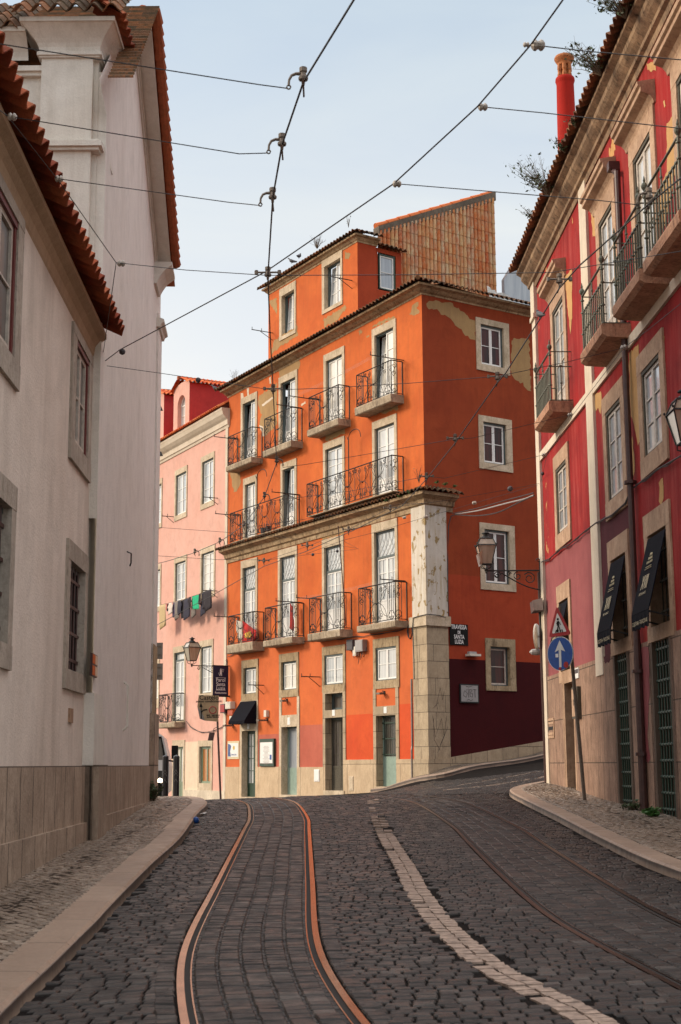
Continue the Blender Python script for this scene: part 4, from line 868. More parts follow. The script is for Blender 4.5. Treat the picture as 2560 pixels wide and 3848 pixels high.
window(PK, pk, P0[1], (.16, .14, .28, .0), kind='case', rows=1, fmat='greenframe', cmat='greenframe', pmat='glass', depth=.12, solid=.7, name='door')
balcony(PK, pk, 598, 660, 2650, 2605, 2713, 2733, .42, imat='iron')
zb = PK.hit(700, 2788)[1]; zpk = PK.hit(760, 2969)[1]
coat(PK, P0[0][1]+.17, P0[1][0]-.15, zpk, zb, 'cream', 'cream_panel', par=pk)
mb = MB(); mb.box(PK, 0, P0[1][0]-.14, -2.6, zpk, -.1, .05); part('plinth', mb, M['whiteplinth'], pk, fr=PK)
mb = MB(); mb.box(PK, .0, .24, -2.6, zc, -.1, .04); part('corner_strip', mb, M['quoin'], pk)
co_ = [(-.1, zc-.30), (.04, zc-.30), (.06, zc-.20), (.10, zc-.18), (.11, zc+.02), (.20, zc+.10), (.30, zc+.22), (.34, zc+.36), (.36, zc+.40), (.36, zc+.48), (-.1, zc+.48)]
mb = MB(); mb.extr(PK, co_, -.1, PE); part('cornice', mb, M['quoin'], pk)
part('eave_tiles', tile_slope(PK.P(0, zc+.50, .46), PK.P(PE, zc+.50, .46), -PK.n*.85+np.array([0, 0, .5]), 5, .20), M['tile_clean'], pk)
mb = MB(); mb.quad(PK.P(0, zc+.8, 0), PK.P(PE, zc+.8, 0), PK.P(PE, zc+4.2, -6), PK.P(0, zc+4.2, -6)); part('roof', mb, M['tile_red'], pk)
# two dormers with arched windows
for k, (uL, uR) in enumerate(((652.5, 711.5), (583, 616))):
    DF = PK.off(-.35); a1 = DF.hit(uL, 1560)[0]; a0 = DF.hit(uR, 1560)[0]
    if k == 1: a1 = a0+1.65
    zt = DF.hit(uR, 1440 if k == 0 else 1486)[1]; zb = zc+.3; am = (a0+a1)/2; mb = MB()
    W_ = (a1-a0); wx0, wx1 = a0+W_*.26, a1-W_*.26; ws = zt-.75
    N_ = 10; arc = [(am+(wx1-wx0)/2*math.cos(math.pi*i/N_), ws+.42*math.sin(math.pi*i/N_)) for i in range(N_+1)]   # from wx1 to wx0
    # front with an arched opening
    mb.quad(DF.P(a0, zb), DF.P(wx0, zb), DF.P(wx0, ws), DF.P(a0, ws)); mb.quad(DF.P(wx1, zb), DF.P(a1, zb), DF.P(a1, ws), DF.P(wx1, ws))
    for i in range(N_):
        (x0, z0), (x1, z1) = arc[i], arc[i+1]; ex = lambda x: a0+(a1-a0)*((x-wx0)/(wx1-wx0))
        mb.quad(DF.P(x0, z0), DF.P(x1, z1), DF.P(ex(x1), zt+.25*math.sin(math.pi*(i+1)/N_)), DF.P(ex(x0), zt+.25*math.sin(math.pi*i/N_)))
        mb.quad(DF.P(x0, z0), DF.P(x1, z1), DF.P(x1, z1, -.3), DF.P(x0, z0, -.3))
    mb.quad(DF.P(a0, ws), DF.P(a0, zt), DF.P(wx0, ws), DF.P(wx0, ws)); mb.quad(DF.P(a1, ws), DF.P(wx1, ws), DF.P(wx1, ws), DF.P(a1, zt))
    mb.quad(DF.P(wx0, zb), DF.P(wx0, ws), DF.P(wx0, ws, -.3), DF.P(wx0, zb, -.3)); mb.quad(DF.P(wx1, zb), DF.P(wx1, ws), DF.P(wx1, ws, -.3), DF.P(wx1, zb, -.3))
    d = part('dormer', mb, M['pink'], pk); mb = MB()
    for a in (a0, a1): mb.quad(DF.P(a, zb-1), DF.P(a, zt+.02), DF.P(a, zt+.02, -3.4), DF.P(a, zb-1, -3.4))
    part('dormer_cheeks', mb, M['dormer_red'], d)
    fm, gm = MB(), MB(); leaves(fm, gm, DF, wx0, wx1, zb, ws+.02, -.22, 2, 4); fm.tube([DF.P(x, z, -.2) for x, z in arc], .04, 4); fm.box(DF, am-.03, am+.03, ws, ws+.4, -.22, -.19)
    gm.add([DF.P(x, z, -.21) for x, z in arc], [tuple(range(N_+1))]); w_ = part('dormer_frame', fm, M['whitepaint'], d); part('dormer_pane', gm, M['glass'], d)
    t = tile_slope(DF.P(a0-.16, zt+.0, .16), DF.P(a0-.16, zt+.0, -3.4), PK.d*.9+np.array([0, 0, .42]), 3, .2, .33); t2 = tile_slope(DF.P(a1+.16, zt+.0, .16), DF.P(a1+.16, zt+.0, -3.4), -PK.d*.9+np.array([0, 0, .42]), 3, .2, .33)
    part('dormer_roof', t, M['tile_clean'], d); part('dormer_roof', t2, M['tile_clean'], d)
    mb = MB(); mb.tube([DF.P(am, zt+.46, .2-.35*i) for i in range(11)], [.09, .07]*5+[.09], 7); part('dormer_ridge', mb, M['tile_red'], d)

# ================================================================ NEAR LEFT HOUSE
ln = thing('rendered_house', 'low pinkish grey house in the left foreground with red framed windows under a tiled eave', 'building', LN.P(0, -1.0))
LE = 4.55
N1 = (-.30-1.25, -.33, 3.63, 4.92); N2 = (3.13, 4.10, 3.65, 4.88); N3 = (-1.35, -.20, 1.06, 2.28); N4 = (3.10, 4.18, 1.06, 2.28)
more = [(N2[0]-5.0*k-2.6, N2[1]-5.0*k-2.6, z[0], z[1]) for k in (1,) for z in ((3.65, 4.88), (1.06, 2.28))]
mb = MB(); wall(mb, LN, -7.5, LE, -2.2, 5.5, [hole(r, .03) for r in (N1, N2, N3, N4)+tuple(more)]); part('street_wall', mb, M['leftwall'], ln)
for r in (N1, N2): window(LN, ln, r, (.28, .26, .12, .24), rows=2, fmat='oldwhite', cmat='redframe', pmat='glass_left', depth=.05, csg=.06, smat='trim_left')
for r in (N3, N4)+tuple(more):
    w_ = window(LN, ln, r, (.2, .2, .22, .22), kind='none', depth=.12, smat='trim_left'); mb = MB(); mb.box(LN, r[0], r[1], r[2], r[3], -.12, -.10); part('room', mb, M['void'], w_)
    if r in (N3, N4):
        mb = MB()
        for k in range(5): x = r[0]+(r[1]-r[0])*(k+.5)/5; mb.tube([LN.P(x, r[2]-.02, -.05), LN.P(x, r[3]+.02, -.05)], .014, 6)
        for k in range(4): z = r[2]+(r[3]-r[2])*(k+.45)/4; mb.box(LN, r[0]-.03, r[1]+.03, z-.018, z+.018, -.06, -.035)
        part('window_grille', mb, M['rust'], w_)
mb = MB(); mb.box(LN, -7.5, LE-.0, -2.4, 0.0, -.1, .035); part('plinth', mb, M['plinth_left'], ln, fr=LN)
mb = MB(); mb.box(LN, -7.5, LE-.02, -2.6, -.66, -.1, .075); part('plinth_foot', mb, M['plinth_left'], ln, fr=LN)
mb = MB(); mb.extr(LN, [(-.1, 5.05), (.0, 5.05), (.015, 5.08), (.03, 5.18), (.08, 5.25), (.16, 5.30), (.16, 5.36), (-.1, 5.36)], -7.5, LE); part('cavetto_cornice', mb, M['buff'], ln)
for pts in ([(2, .9), (2, .9)],): pass
part('eave_tiles', tile_slope(LN.P(-7.6, 5.37, .34), LN.P(LE+.08, 5.37, .34), -LN.n*.88+np.array([0, 0, .46]), 5, .235, .36, rise=.07), M['tile_red'], ln)
mb = MB(); mb.quad(LN.P(-7.5, 5.45, 0), LN.P(LE, 5.45, 0), LN.P(LE, 7.4, -4), LN.P(-7.5, 7.4, -4)); mb.quad(LN.P(-7.5, 7.4, -4), LN.P(LE, 7.4, -4), LN.P(LE, 5, -8), LN.P(-7.5, 5, -8))
mb.add([LN.P(LE, -2), LN.P(LE, 5.4), LN.P(LE, 7.4, -4), LN.P(LE, 5, -8), LN.P(LE, -2, -8)], [(0, 1, 2, 3, 4)]); part('roof', mb, M['tile_old'], ln); mb = MB(); mb.add([LN.P(-7.5, -2), LN.P(-7.5, 5.4), LN.P(-7.5, 7.4, -4), LN.P(-7.5, 5, -8), LN.P(-7.5, -2, -8)], [(0, 1, 2, 3, 4)]); part('near_end_wall', mb, M['leftwall'], ln)
mb = MB(); mb.box(LN, 3.35, 3.60, .48, .64, .0, .02); part('wall_vent', mb, M['redtrim'], ln)

# ================================================================ TALL WHITE HOUSE
tw = thing('white_house', 'tall off-white building with a steep tiled gable rising above the low left house', 'building', TW.P(3, -.8))
TE = 9.0; ypk, zpk2 = 2.95, 11.48
mb = MB()
mb.add([TW.P(0, -2.2), TW.P(TE, -2.2), TW.P(TE, 8.75), TW.P(8.0, 9.0), TW.P(ypk, 11.45), TW.P(*TW.hit(603, 22, .42)), TW.P(TW.hit(502, 292, .42)[0], TW.hit(502, 292, .42)[1]-.02), TW.P(0, 8.3)], [(0, 1, 2, 3, 4, 5, 6, 7)])
part('street_wall', mb, M['tallwall'], tw)
mb = MB(); f0 = TW.P(0, 0); FX = Frame((f0[0], f0[1]), (-1, .02))     # the gable front that faces down the street
mb.quad(FX.P(0, 3), FX.P(9, 3), FX.P(9, 8.9, 0), FX.P(0, 8.9, 0)); part('front_wall', mb, M['capwhite'], tw); mb = MB(); mb.quad((-9, f0[1]+.35, 7.5), (-3.05, f0[1]+.35, 7.5), (-3.05, f0[1]+.35, 9.75), (-9, f0[1]+.35, 9.75)); part('roof_backing', mb, M['tile_old'], tw); mb = MB(); mb.quad(TW.P(TE, -2.2), TW.P(TE, 8.9), TW.P(TE, 8.9, -9), TW.P(TE, -2.2, -9)); part('far_wall', mb, M['capwhite'], tw)  # the tiled sheet behind the front cornice only backs a gap in the roof
yf = f0[1]
def fz(v, y=yf): return aty(250, v, y)[2]
def fx(u, y=yf): return aty(u, 300, y)[0]
xl, xr = fx(155, yf-.12), fx(348, yf-.12)
BX = lambda m, x0, x1, y0, y1, z0, z1: m.hexa([(x0, y0, z0), (x1, y0, z0), (x1, y1, z0), (x0, y1, z0), (x0, y0, z1), (x1, y0, z1), (x1, y1, z1), (x0, y1, z1)])
mb = MB(); BX(mb, xl, xr, yf-.12, yf+.7, -2, fz(236)); part('corner_pilaster', mb, M['capwhite'], tw)
mb = MB(); BX(mb, xr-.01, xr+.06, yf-.02, yf+.62, -2, fz(236)); part('pilaster_return', mb, M['capwhite'], tw)
mb = MB(); zb_ = fz(548, yf-.15)
for k, (p, h0, h1) in enumerate(((.05, -.06, -.02), (.09, -.02, .05), (.05, .05, .085))): BX(mb, xl-p, xr+.06+p, yf-.12-p, yf+.72-p*k*.01, zb_+h0, zb_+h1)
part('band_moulding', mb, M['capwhite'], tw)
zc_ = fz(236); mb = MB()
for k, (p, h0, h1) in enumerate(((.03, .0, .025), (.055, .025, .07), (.03, .07, .09))): BX(mb, xl-p, xr+.06+p, yf-.12-p, yf+.72, zc_+h0, zc_+h1)
n = 7; rings = []
for i in range(n): t = i/(n-1); p = .03+.20*(1-math.cos(t*1.57)); z = zc_+.09+.33*math.sin(t*1.57) if False else zc_+.09+.30*t; rings.append((p, z))
rings.append((.25, rings[-1][1])); rings.append((.25, rings[-1][1]+.06)); vs = []
for p, z in rings: vs += [(xl-p, yf-.12-p, z), (xr+.06+p, yf-.12-p, z), (xr+.06+p, yf+.75, z), (xl-p, yf+.75, z)]
fs = [(4*i+j, 4*i+(j+1) % 4, 4*(i+1)+(j+1) % 4, 4*(i+1)+j) for i in range(len(rings)-1) for j in range(4)]+[(0, 1, 2, 3), tuple(4*len(rings)-4+j for j in range(4))]
mb.add(vs, fs); part('pilaster_capital', mb, M['capwhite'], tw)
zt_ = rings[-1][1]
mb = MB()
for k, (p, h0, h1) in enumerate(((.05, -.2, -.15), (.09, -.15, -.08))): BX(mb, -9, xl, yf-p, yf+.1, zc_+h0, zc_+h1)
vs = []
for p, z in rings[:]: vs += [(-9, yf-p+.02, z-.06), (xl-.2, yf-p+.02, z-.06)]
mb.add(vs, [(2*i, 2*i+1, 2*i+3, 2*i+2) for i in range(len(rings)-1)]); part('front_cornice', mb, M['capwhite'], tw)
ye = yf-.47; xe = xr+.06+.34
part('pilaster_roof', tile_slope((xl-.33, ye, zt_+.0), (xe, ye, zt_+.0), (0, .80, .60), 4, .215, .30, rise=.07), M['tile_old'], tw)
part('pilaster_roof_side', tile_slope((xe, ye+.05, zt_+.0), (xe, yf+.80, zt_+.0), (-.8, 0, .60), 2, .2, .30, rise=.05), M['tile_red'], tw)
part('front_roof', tile_slope((-9, yf-.25, zt_-.1), (xl-.3, yf-.25, zt_-.1), (0, .80, .60), 6, .215, .30, rise=.07), M['tile_old'], tw)
# steep near slope of the gable roof, its courses seen beside the pilaster roof, and the long verge dropping away
vx = lambda a, o: TW.P(a, 0, o)
_a0, _z0 = TW.hit(502, 292, .42); _a1, _z1 = TW.hit(603, 22, .42); n0 = vx(_a0, .42); pk_ = vx(_a1, .42)
mb = MB(); mb.uv = []
K = 28
for i in range(K+1):
    t = i/K; q = n0+(pk_-n0)*t; z = _z0+(_z1-_z0)*t
    for j, x in enumerate((0, -.32 if q[1] < yf+.85 else -3.5)): mb.v.append((q[0]+x, q[1], z)); mb.uv.append((x*4.3, i+.5))
    if i < K: mb.v.append((q[0], q[1]+.0, z+.035)); mb.uv.append((.1, i+.5)); mb.v.append((q[0]+x, q[1], z+.035)); mb.uv.append((15.1, i+.5))
for i in range(K): b = 4*i; mb.f += [(b, b+1, b+3, b+2), (b+2, b+3, b+5, b+4)]; mb.m += [0, 0]
part('near_roof_slope', mb, M['tile_old'], tw)
def verge(mb, a0, z0, a1, z1, o0, o1, up, th, n=1):
    for i in range(n):
        t0, t1 = i/n, (i+1)/n; lap = .0 if n == 1 else .02
        p = lambda t, o, h: TW.P(a0+(a1-a0)*t, z0+(z1-z0)*t+h, o)
        mb.hexa([p(t0, o0, up), p(t1, o0, up+lap), p(t1, o1, up+lap), p(t0, o1, up), p(t0, o0, up+th), p(t1, o0, up+th+lap), p(t1, o1, up+th+lap), p(t0, o1, up+th)])
mb = MB(); verge(mb, ypk-.05, zpk2-.20, 7.9, 9.02, -.05, .27, 0, .12); part('verge_soffit', mb, M['capwhite'], tw)
mb = MB(); verge(mb, ypk-.05, zpk2-.24, 7.8, 9.0, -.02, .05, -.05, .06); verge(mb, ypk-.05, zpk2-.32, 7.8, 8.92, -.02, .03, -.05, .07); part('verge_moulding', mb, M['capwhite'], tw)
Av, Bv = TW.P(ypk-.02, zpk2-.03, .345), TW.P(7.95, 9.18, .345)
mb = MB(); nT = 26
for i in range(nT):
    t0, t1 = i/nT, (i+1)/nT; a = Av+(Bv-Av)*t0; b = Av+(Bv-Av)*t1; mid = (a+b)/2
    # overlapping half-round tiles laid down the slope, each wider at its lower end
    ext = (b-a)*.16; mb.tube([a-ext*.2, b+ext], [.070, .105], 9)
    mb.tube([a-ext*.2-TW.n*.2+np.array([0, 0, .02]), b+ext-TW.n*.2+np.array([0, 0, .02])], [.070, .105], 7)
part('verge_tiles', mb, M['tile_red'], tw)
mb = MB(); mb.quad(TW.P(ypk, zpk2, .3), TW.P(8.6, 8.95, .3), TW.P(8.6, 8.95, -9), TW.P(ypk, zpk2, -9)); part('far_roof_slope', mb, M['tile_red'], tw)
mb = MB(); mb.extr(TW, [(-.1, 8.62), (.05, 8.62), (.07, 8.68), (.10, 8.74), (.18, 8.86), (.32, 8.97), (.32, 9.03), (-.1, 9.03)], 7.45, 8.25); part('end_cornice', mb, M['capwhite'], tw)
# far corner pilaster, its mouldings, the stone below
mb = MB(); mb.box(TW, 8.2, 9.0, -.0, 8.3, -.1, .035); part('far_pilaster', mb, M['tallwall'], tw)
mb = MB(); zq = TW.hit(590, 1215)[1]
mb.extr(TW, [(-.05, zq-.09), (.07, zq-.09), (.09, zq-.03), (.14, zq), (.14, zq+.05), (.05, zq+.09), (-.05, zq+.09)], 8.12, 9.08); part('far_band_moulding', mb, M['capwhite'], tw)
zs1, zs2 = TW.hit(570, 2420)[1], TW.hit(570, 2683)[1]
mb = MB(); mb.box(TW, 8.2, 9.04, 0, zs1, -.1, .045); part('far_pilaster_stone', mb, M['trim_dirty'], tw, fr=TW)
mb = MB(); mb.box(TW, 8.15, 9.10, -2, zs2, -.1, .09); part('far_pilaster_foot', mb, M['plinth_left'], tw, fr=TW)
z1_, z2_ = TW.hit(340, 2600)[1], TW.hit(340, 2680)[1]
mb = MB(); mb.box(TW, .0, 1.05, .0, z2_, -.1, .03); mb.box(TW, -.0, .9, z2_, z1_, -.1, .02); part('near_pier', mb, M['capwhite'], tw)
mb = MB(); mb.box(TW, 0, TE, -2.2, 0, -.1, .035); part('plinth', mb, M['plinth_left'], tw, fr=TW)
mb = MB(); mb.box(TW, .0, .9, -2.2, .01, -.1, .10); mb.box(TW, .0, TE, -2.3, -.62, -.1, .065); part('plinth_foot', mb, M['plinth_left'], tw, fr=TW)

# ================================================================ RED HOUSE
rh = thing('red_house', 'long crimson house along the right side with green iron balconies and a barred ground floor', 'building', RD.P(5, -.7))
def at_a(fr, a, u, v):                               # offset and height on the plane square to the wall at a
    r = ray(u, v); t = (a+fr.o.dot(fr.d))/r.dot(fr.d); p = r*t; return float((p-fr.o).dot(fr.n)), float(p[2])
ZB, ZE = 1.80, 10.62
DA, DB, DC = (2.38, 3.55, 6.87, 9.22), (7.08, 8.14, 6.87, 9.30), (9.72, 10.82, 6.87, 9.32)
A2, B2, C2 = (2.16, 3.30, 4.57, 5.92), (7.03, 8.16, 4.36, 5.90), (9.63, 10.74, 4.56, 5.90)
A3 = rect(RD, 2109, 2144, 2279, 2500); A3 = (A3[0], A3[1], 1.8, 3.2); B3 = (7.0, 8.1, 1.98, 3.35); C3 = (9.6, 10.7, 1.98, 3.35)
AD = (2.35, 3.25, -.55, 1.55); BD = (7.0, 7.9, -.72, 1.77); CD = (9.58, 10.56, -.78, 1.76)
cols = [('D', 12.35), ('E', 15.0), ('F', 17.4)]
X = []
for n_, a in cols: X += [(a, a+1.1, 6.87, 9.32), (a, a+1.1, 4.5, 5.9), (a, a+1.1, 1.98, 3.35)]
holes = [hole(r, .06) for r in (DA, DB, DC, A2, B2, C2, A3, B3, C3, AD, BD, CD)+tuple(X)]
mb = MB(); wall(mb, RD, 0, 19, -2.2, 11.0, holes, [(.3, 5.6, ZB, 4.18, 1), (6.1, 8.35, ZB, 4.2, 2)])
part('street_wall', mb, [M['red'], M['fadedpink'], M['maroon']], rh)
mb = MB(); wall(mb, RD, 0, 19, -2.4, ZB, [hole(r, .1) for r in (AD, BD, CD)], o=.03); mb.box(RD, .0, 19, ZB-.004, ZB, -.05, .029); part('stone_base', mb, M['ashlar_red'], rh, fr=RD)
ALD = np.array([1, .22, 0]); ALD /= np.linalg.norm(ALD); AL = Frame(RD.P(0, 0), ALD)
mb = MB(); wall(mb, AL, 0, 14, -2, 11.0); part('lane_wall', mb, M['red'], rh); mb = MB(); mb.add([RD.P(19, -2), RD.P(19, 11), RD.P(19, 13.6, -4.5), RD.P(19, 11, -9), RD.P(19, -2, -9)], [(0, 1, 2, 3, 4)]); part('near_end_wall', mb, M['red'], rh)
mb = MB(); mb.quad(RD.P(0, 11.2, -.0), RD.P(19, 11.2, -.0), RD.P(19, 13.6, -4.5), RD.P(0, 13.6, -4.5)); mb.quad(RD.P(0, 13.6, -4.5), RD.P(19, 13.6, -4.5), RD.P(19, 11, -9), RD.P(0, 11, -9)); mb.add([AL.P(0, 11), AL.P(9, 11), AL.P(4.5, 13.4)], [(0, 1, 2)]); part('roof', mb, M['tile_old'], rh)
mb = MB(); mb.box(RD, -.0, .42, -2.2, ZE-.12, -.1, .055); mb.box(RD, -.02, .48, 9.75, 9.85, -.1, .10); mb.box(RD, -.0, .46, 9.85, ZE, -.1, .075); part('corner_quoin', mb, M['quoin'], rh)
mb = MB(); mb.box(RD, 5.55, 6.15, ZB-.3, ZE, -.1, .05); part('wall_pilaster', mb, M['quoin'], rh)
mb = MB(); mb.box(RD, 6.15, 19, 6.49, 6.67, -.1, .045); mb.box(RD, .42, 5.55, 6.49, 6.67, -.1, .045); part('string_course', mb, M['quoin'], rh)
cp = [(-.1, ZE-.16), (.03, ZE-.16), (.05, ZE-.06), (.11, ZE-.03), (.12, ZE+.03), (.20, ZE+.10), (.25, ZE+.16), (.26, ZE+.24), (.36, ZE+.30), (.36, ZE+.36), (-.1, ZE+.36)]
mb = MB(); mb.extr(RD, cp, -.1, 19); part('cornice', mb, M['cornice_red'], rh)
part('eave_tiles', tile_slope(RD.P(-.15, ZE+.37, .50), RD.P(19.1, ZE+.37, .50), -RD.n*.9+np.array([0, 0, .42]), 4, .225, .36, rise=.06), M['tile_brown'], rh)
def hood(a0, a1, z):
    mb = MB(); mb.extr(RD, [(-.1, z), (.03, z), (.05, z+.06), (.10, z+.12), (.20, z+.16), (.22, z+.17), (.22, z+.24), (.26, z+.26), (.27, z+.32), (.02, z+.36), (-.1, z+.36)], a0, a1)
    return mb
for i, r in enumerate((DA, DB, DC)+tuple(x for x in X if x[3] > 9)):
    w_ = window(RD, rh, r, (.26, .26, .34, 0), rows=3, solid=.5, fmat='oldwhite', cmat='oldwood', pmat='glass', depth=.05, csg=.06, smat='redtrim', name='balcony_door')
    part('hood_moulding', hood(r[0]-.40, r[1]+.34, r[3]+.30), M['redtrim'], w_)
for i, r in enumerate((A2, B2, C2)+tuple(x for x in X if 4 < x[2] < 5)):
    window(RD, rh, r, (.24, .26, .30, .30), rows=3, fmat='oldwhite', cmat='oldwood', pmat='glass_blue', depth=.05, csg=.06, smat='redtrim')
def grille(r, par, o, nx, nz, mat='darkgreen', rr=.013):
    mb = MB()
    for k in range(nx): x = r[0]+(r[1]-r[0])*(k+.5)/nx; mb.tube([RD.P(x, r[2], o), RD.P(x, r[3], o)], rr, 6)
    for k in range(nz):
        z = r[2]+(r[3]-r[2])*(k+.5)/nz; mb.box(RD, r[0], r[1], z-.014, z+.014, o-.012, o+.012)
        for j in range(nx): x = r[0]+(r[1]-r[0])*(j+.5)/nx; mb.lathe(RD.P(x, z, o)-RD.d*.028, [(.012, 0), (.026, .01), (.026, .045), (.012, .056)], 6, ax=RD.d)
    return part('grille', mb, M[mat], par)
for r in (A3, B3, C3)+tuple(x for x in X if x[2] < 3):
    w_ = window(RD, rh, r, (.22, .22, .34, .22), kind='none', smat='redtrim', depth=.4); mb = MB(); mb.box(RD, r[0], r[1], r[2], r[3], -.40, -.38); part('room', mb, M['void'], w_); grille(r, w_, -.14, 5, 3, 'oldwood', .010)
for r in (BD, CD):
    w_ = window(RD, rh, r, (.2, .22, .0, 0), kind='none', smat='ashlar_red', depth=.4, name='barred_doorway'); mb = MB(); mb.box(RD, r[0], r[1], r[2], r[3], -.40, -.38); part('door', mb, M['darkgreen'], w_); grille(r, w_, -.03, 6, 11)
    mb = MB(); mb.box(RD, r[0]-.1, r[1]+.1, r[2]-.5, r[2], -.4, .07); part('doorstep', mb, M['ashlar_red'], w_)
w_ = window(RD, rh, AD, (.24, .12, .25, 0), kind='none', smat='redtrim', depth=.7, name='dark_doorway', label='dark open doorway with crumbling plaster jambs'); mb = MB(); mb.box(RD, AD[0], AD[1], AD[2], AD[3], -.70, -.68); part('door', mb, M['void'], w_)
mb = MB(); mb.box(RD, AD[0]-.1, AD[1]+.05, AD[2]-.6, AD[2], -.7, .16); part('doorstep', mb, M['ashlar_red'], w_)
nr = rect(RD, 2063, 2090, 2697, 2773); mb = MB()
for k, (g_, o) in enumerate(((0, .05), (.07, .04), (.12, .03))):
    q = (nr[0]+g_, nr[1]-g_, nr[2]+g_, nr[3]-g_); mb.box(RD, q[0], q[0]+.05, q[2], q[3], 0, o); mb.box(RD, q[1]-.05, q[1], q[2], q[3], 0, o); mb.box(RD, q[0]+.05, q[1]-.05, q[3]-.05, q[3], 0, o-.001); mb.box(RD, q[0]+.05, q[1]-.05, q[2], q[2]+.05, 0, o-.001)
nc = part('stone_niche', mb, M['redtrim'], rh); mb = MB(); mb.box(RD, nr[0]+.17, nr[1]-.17, nr[2]+.17, nr[3]-.17, 0, .034); part('niche_hole', mb, M['void'], nc)
# balconies with turned balusters
def red_balcony(a0, a1, zt, dep, h=1.0):
    sb = MB(); sb.extr(RD, [(-.1, zt), (dep+.05, zt), (dep+.06, zt-.04), (dep+.05, zt-.16), (dep-.03, zt-.21), (-.1, zt-.24)], a0-.06, a1+.06); b = part('balcony', sb, M['redslab'], rh)
    im = MB()
    def bal(a, o, z0=0, z1=h*.68, r=.013, knobs=(.0, .5, 1)):
        im.lathe(RD.P(a, zt+.03+z0, o), [(r, 0), (r, z1-z0)], 6)
        for k in knobs: z = (z1-z0)*k; im.lathe(RD.P(a, zt+.03+z0+z-.02, o), [(r, 0), (r*1.9, .012), (r*1.9, .03), (r, .042)], 6)
    for z, t in ((.03, .012), (h*.70, .016), (h*1.0, .018)):
        im.box(RD, a0, a1, zt+z-.004, zt+z+.012, dep-t, dep+t)
        for a in (a0, a1): im.tube([RD.P(a, zt+z, 0), RD.P(a, zt+z, dep)], .012, 5)
    n = max(4, round((a1-a0)/.145))
    for i in range(1, n): bal(a0+(a1-a0)*i/n, dep)
    bal((a0+a1)/2, dep, h*.70, h*.98, .012, (.4,))
    for a in (a0, a1):
        bal(a, dep, 0, h*1.0, .018, (.0, .3, .68, .9)); bal(a, dep*.5, 0, h*.68)
        im.lathe(RD.P(a, zt+h+.01, dep), [(.012, 0), (.022, .02), (.045, .06), (.05, .09), (.03, .13), (.012, .15), (.02, .17), (.004, .24)], 8)
    part('railing', im, M['greeniron'], b)
def ab(uF, uN, v, dep): return sorted((RD.hit(uF, v, dep)[0], RD.hit(uN, v, dep)[0]))
for uF, uN, v, dep in ((2019, 2073, 1560, .42), (2196, 2274, 1330, .42), (2318, 2416, 1130, .42)):
    a0, a1 = ab(uF, uN, v, dep); zt = 6.88
    red_balcony(a0 if uF != 2019 else a0, a1, zt, dep)
for n_, a in cols: red_balcony(a-.45, a+1.35, 6.88, .42)
# worn places in the paint
for pts in ([(2364, 1330), (2400, 1290), (2405, 1500), (2412, 1650), (2398, 1680), (2385, 1600), (2372, 1560)], [(2360, 1700), (2378, 1640), (2388, 1750), (2376, 1830)], [(2478, 1810), (2492, 1800), (2497, 1880), (2485, 1900), (2479, 1880)],
            [(2120, 1040), (2150, 1010), (2152, 1190), (2145, 1255), (2136, 1180), (2130, 1100)], [(2236, 1480), (2262, 1475), (2264, 1510), (2258, 1560), (2248, 1530), (2240, 1540)], [(2218, 770), (2240, 745), (2242, 880), (2230, 890)],
            [(2505, 470), (2540, 420), (2552, 520), (2545, 600), (2530, 700), (2500, 850), (2475, 860), (2485, 700), (2508, 640)], [(2430, 245), (2460, 225), (2468, 262), (2440, 268)], [(2495, 380), (2500, 370), (2502, 400), (2498, 405)], [(2470, 1330), (2490, 1240), (2498, 1260), (2494, 1330)]):
    patch(RD, rh, pts, 'peel_tan', .005, 'peeled_patch', rag=.03)
for pts, mt in (([(2414, 2442), (2446, 2424), (2449, 2600), (2443, 2760), (2452, 2860), (2432, 2870), (2428, 2700), (2418, 2600)], 'fadedpink'), ([(2276, 2468), (2302, 2456), (2300, 2488), (2280, 2500)], 'maroon'), ([(2405, 2432), (2414, 2428), (2416, 2560), (2408, 2540)], 'red')): patch(RD, rh, pts, mt, .034, 'paint_patch', rag=.035)

# ---------------------------------------------------------------- chimney beyond the red roof
yc = 33.; c0 = aty(2136, 650, yc); def_z = lambda v: aty(2122, v, yc)[2]
ch = thing('chimney', 'tall round red chimney with a terracotta pot on top rising behind the red house roof', 'chimney', (c0[0], c0[1], 10.5)); cx = (c0[0], c0[1], 0)
s_ = 1/5050*yc
mb = MB(); mb.lathe(cx, [(38*s_, 9.5), (37*s_, def_z(650)), (35*s_, def_z(450)), (33*s_, def_z(318)), (34*s_, def_z(314)), (37*s_, def_z(306)), (36*s_, def_z(297)), (33*s_, def_z(293)), (26*s_, def_z(292))], 24); part('stack', mb, stucco('red_chimney_paint', (.46, .022, .013), (.38, .018, .011), stain=(.24, .02, .012), sa=.7), ch, smooth=True)
tcm = plain('terracotta', (.50, .17, .05), .8, var=.45, scale=10, bump=.01)
mb = MB()
for k in range(6):
    t = k*math.pi/3+.3; p = np.array([cx[0]+math.cos(t)*21*s_, cx[1]+math.sin(t)*21*s_, 0]); z0, z1 = def_z(292), def_z(246)
    mb.lathe((p[0], p[1], z0), [(.05, 0), (.062, .05), (.035, .14), (.06, .2), (.05, z1-z0)], 6)
mb.lathe(cx, [(.10, def_z(292)), (.10, def_z(246))], 8); part('chimney_lantern', mb, tcm, ch)
mb = MB(); mb.lathe(cx, [(23*s_, def_z(249)), (26*s_, def_z(246)), (27*s_, def_z(240)), (33*s_, def_z(232)), (38*s_, def_z(224)), (38*s_, def_z(219)), (35*s_, def_z(214)), (24*s_, def_z(210)), (8*s_, def_z(208))], 24)
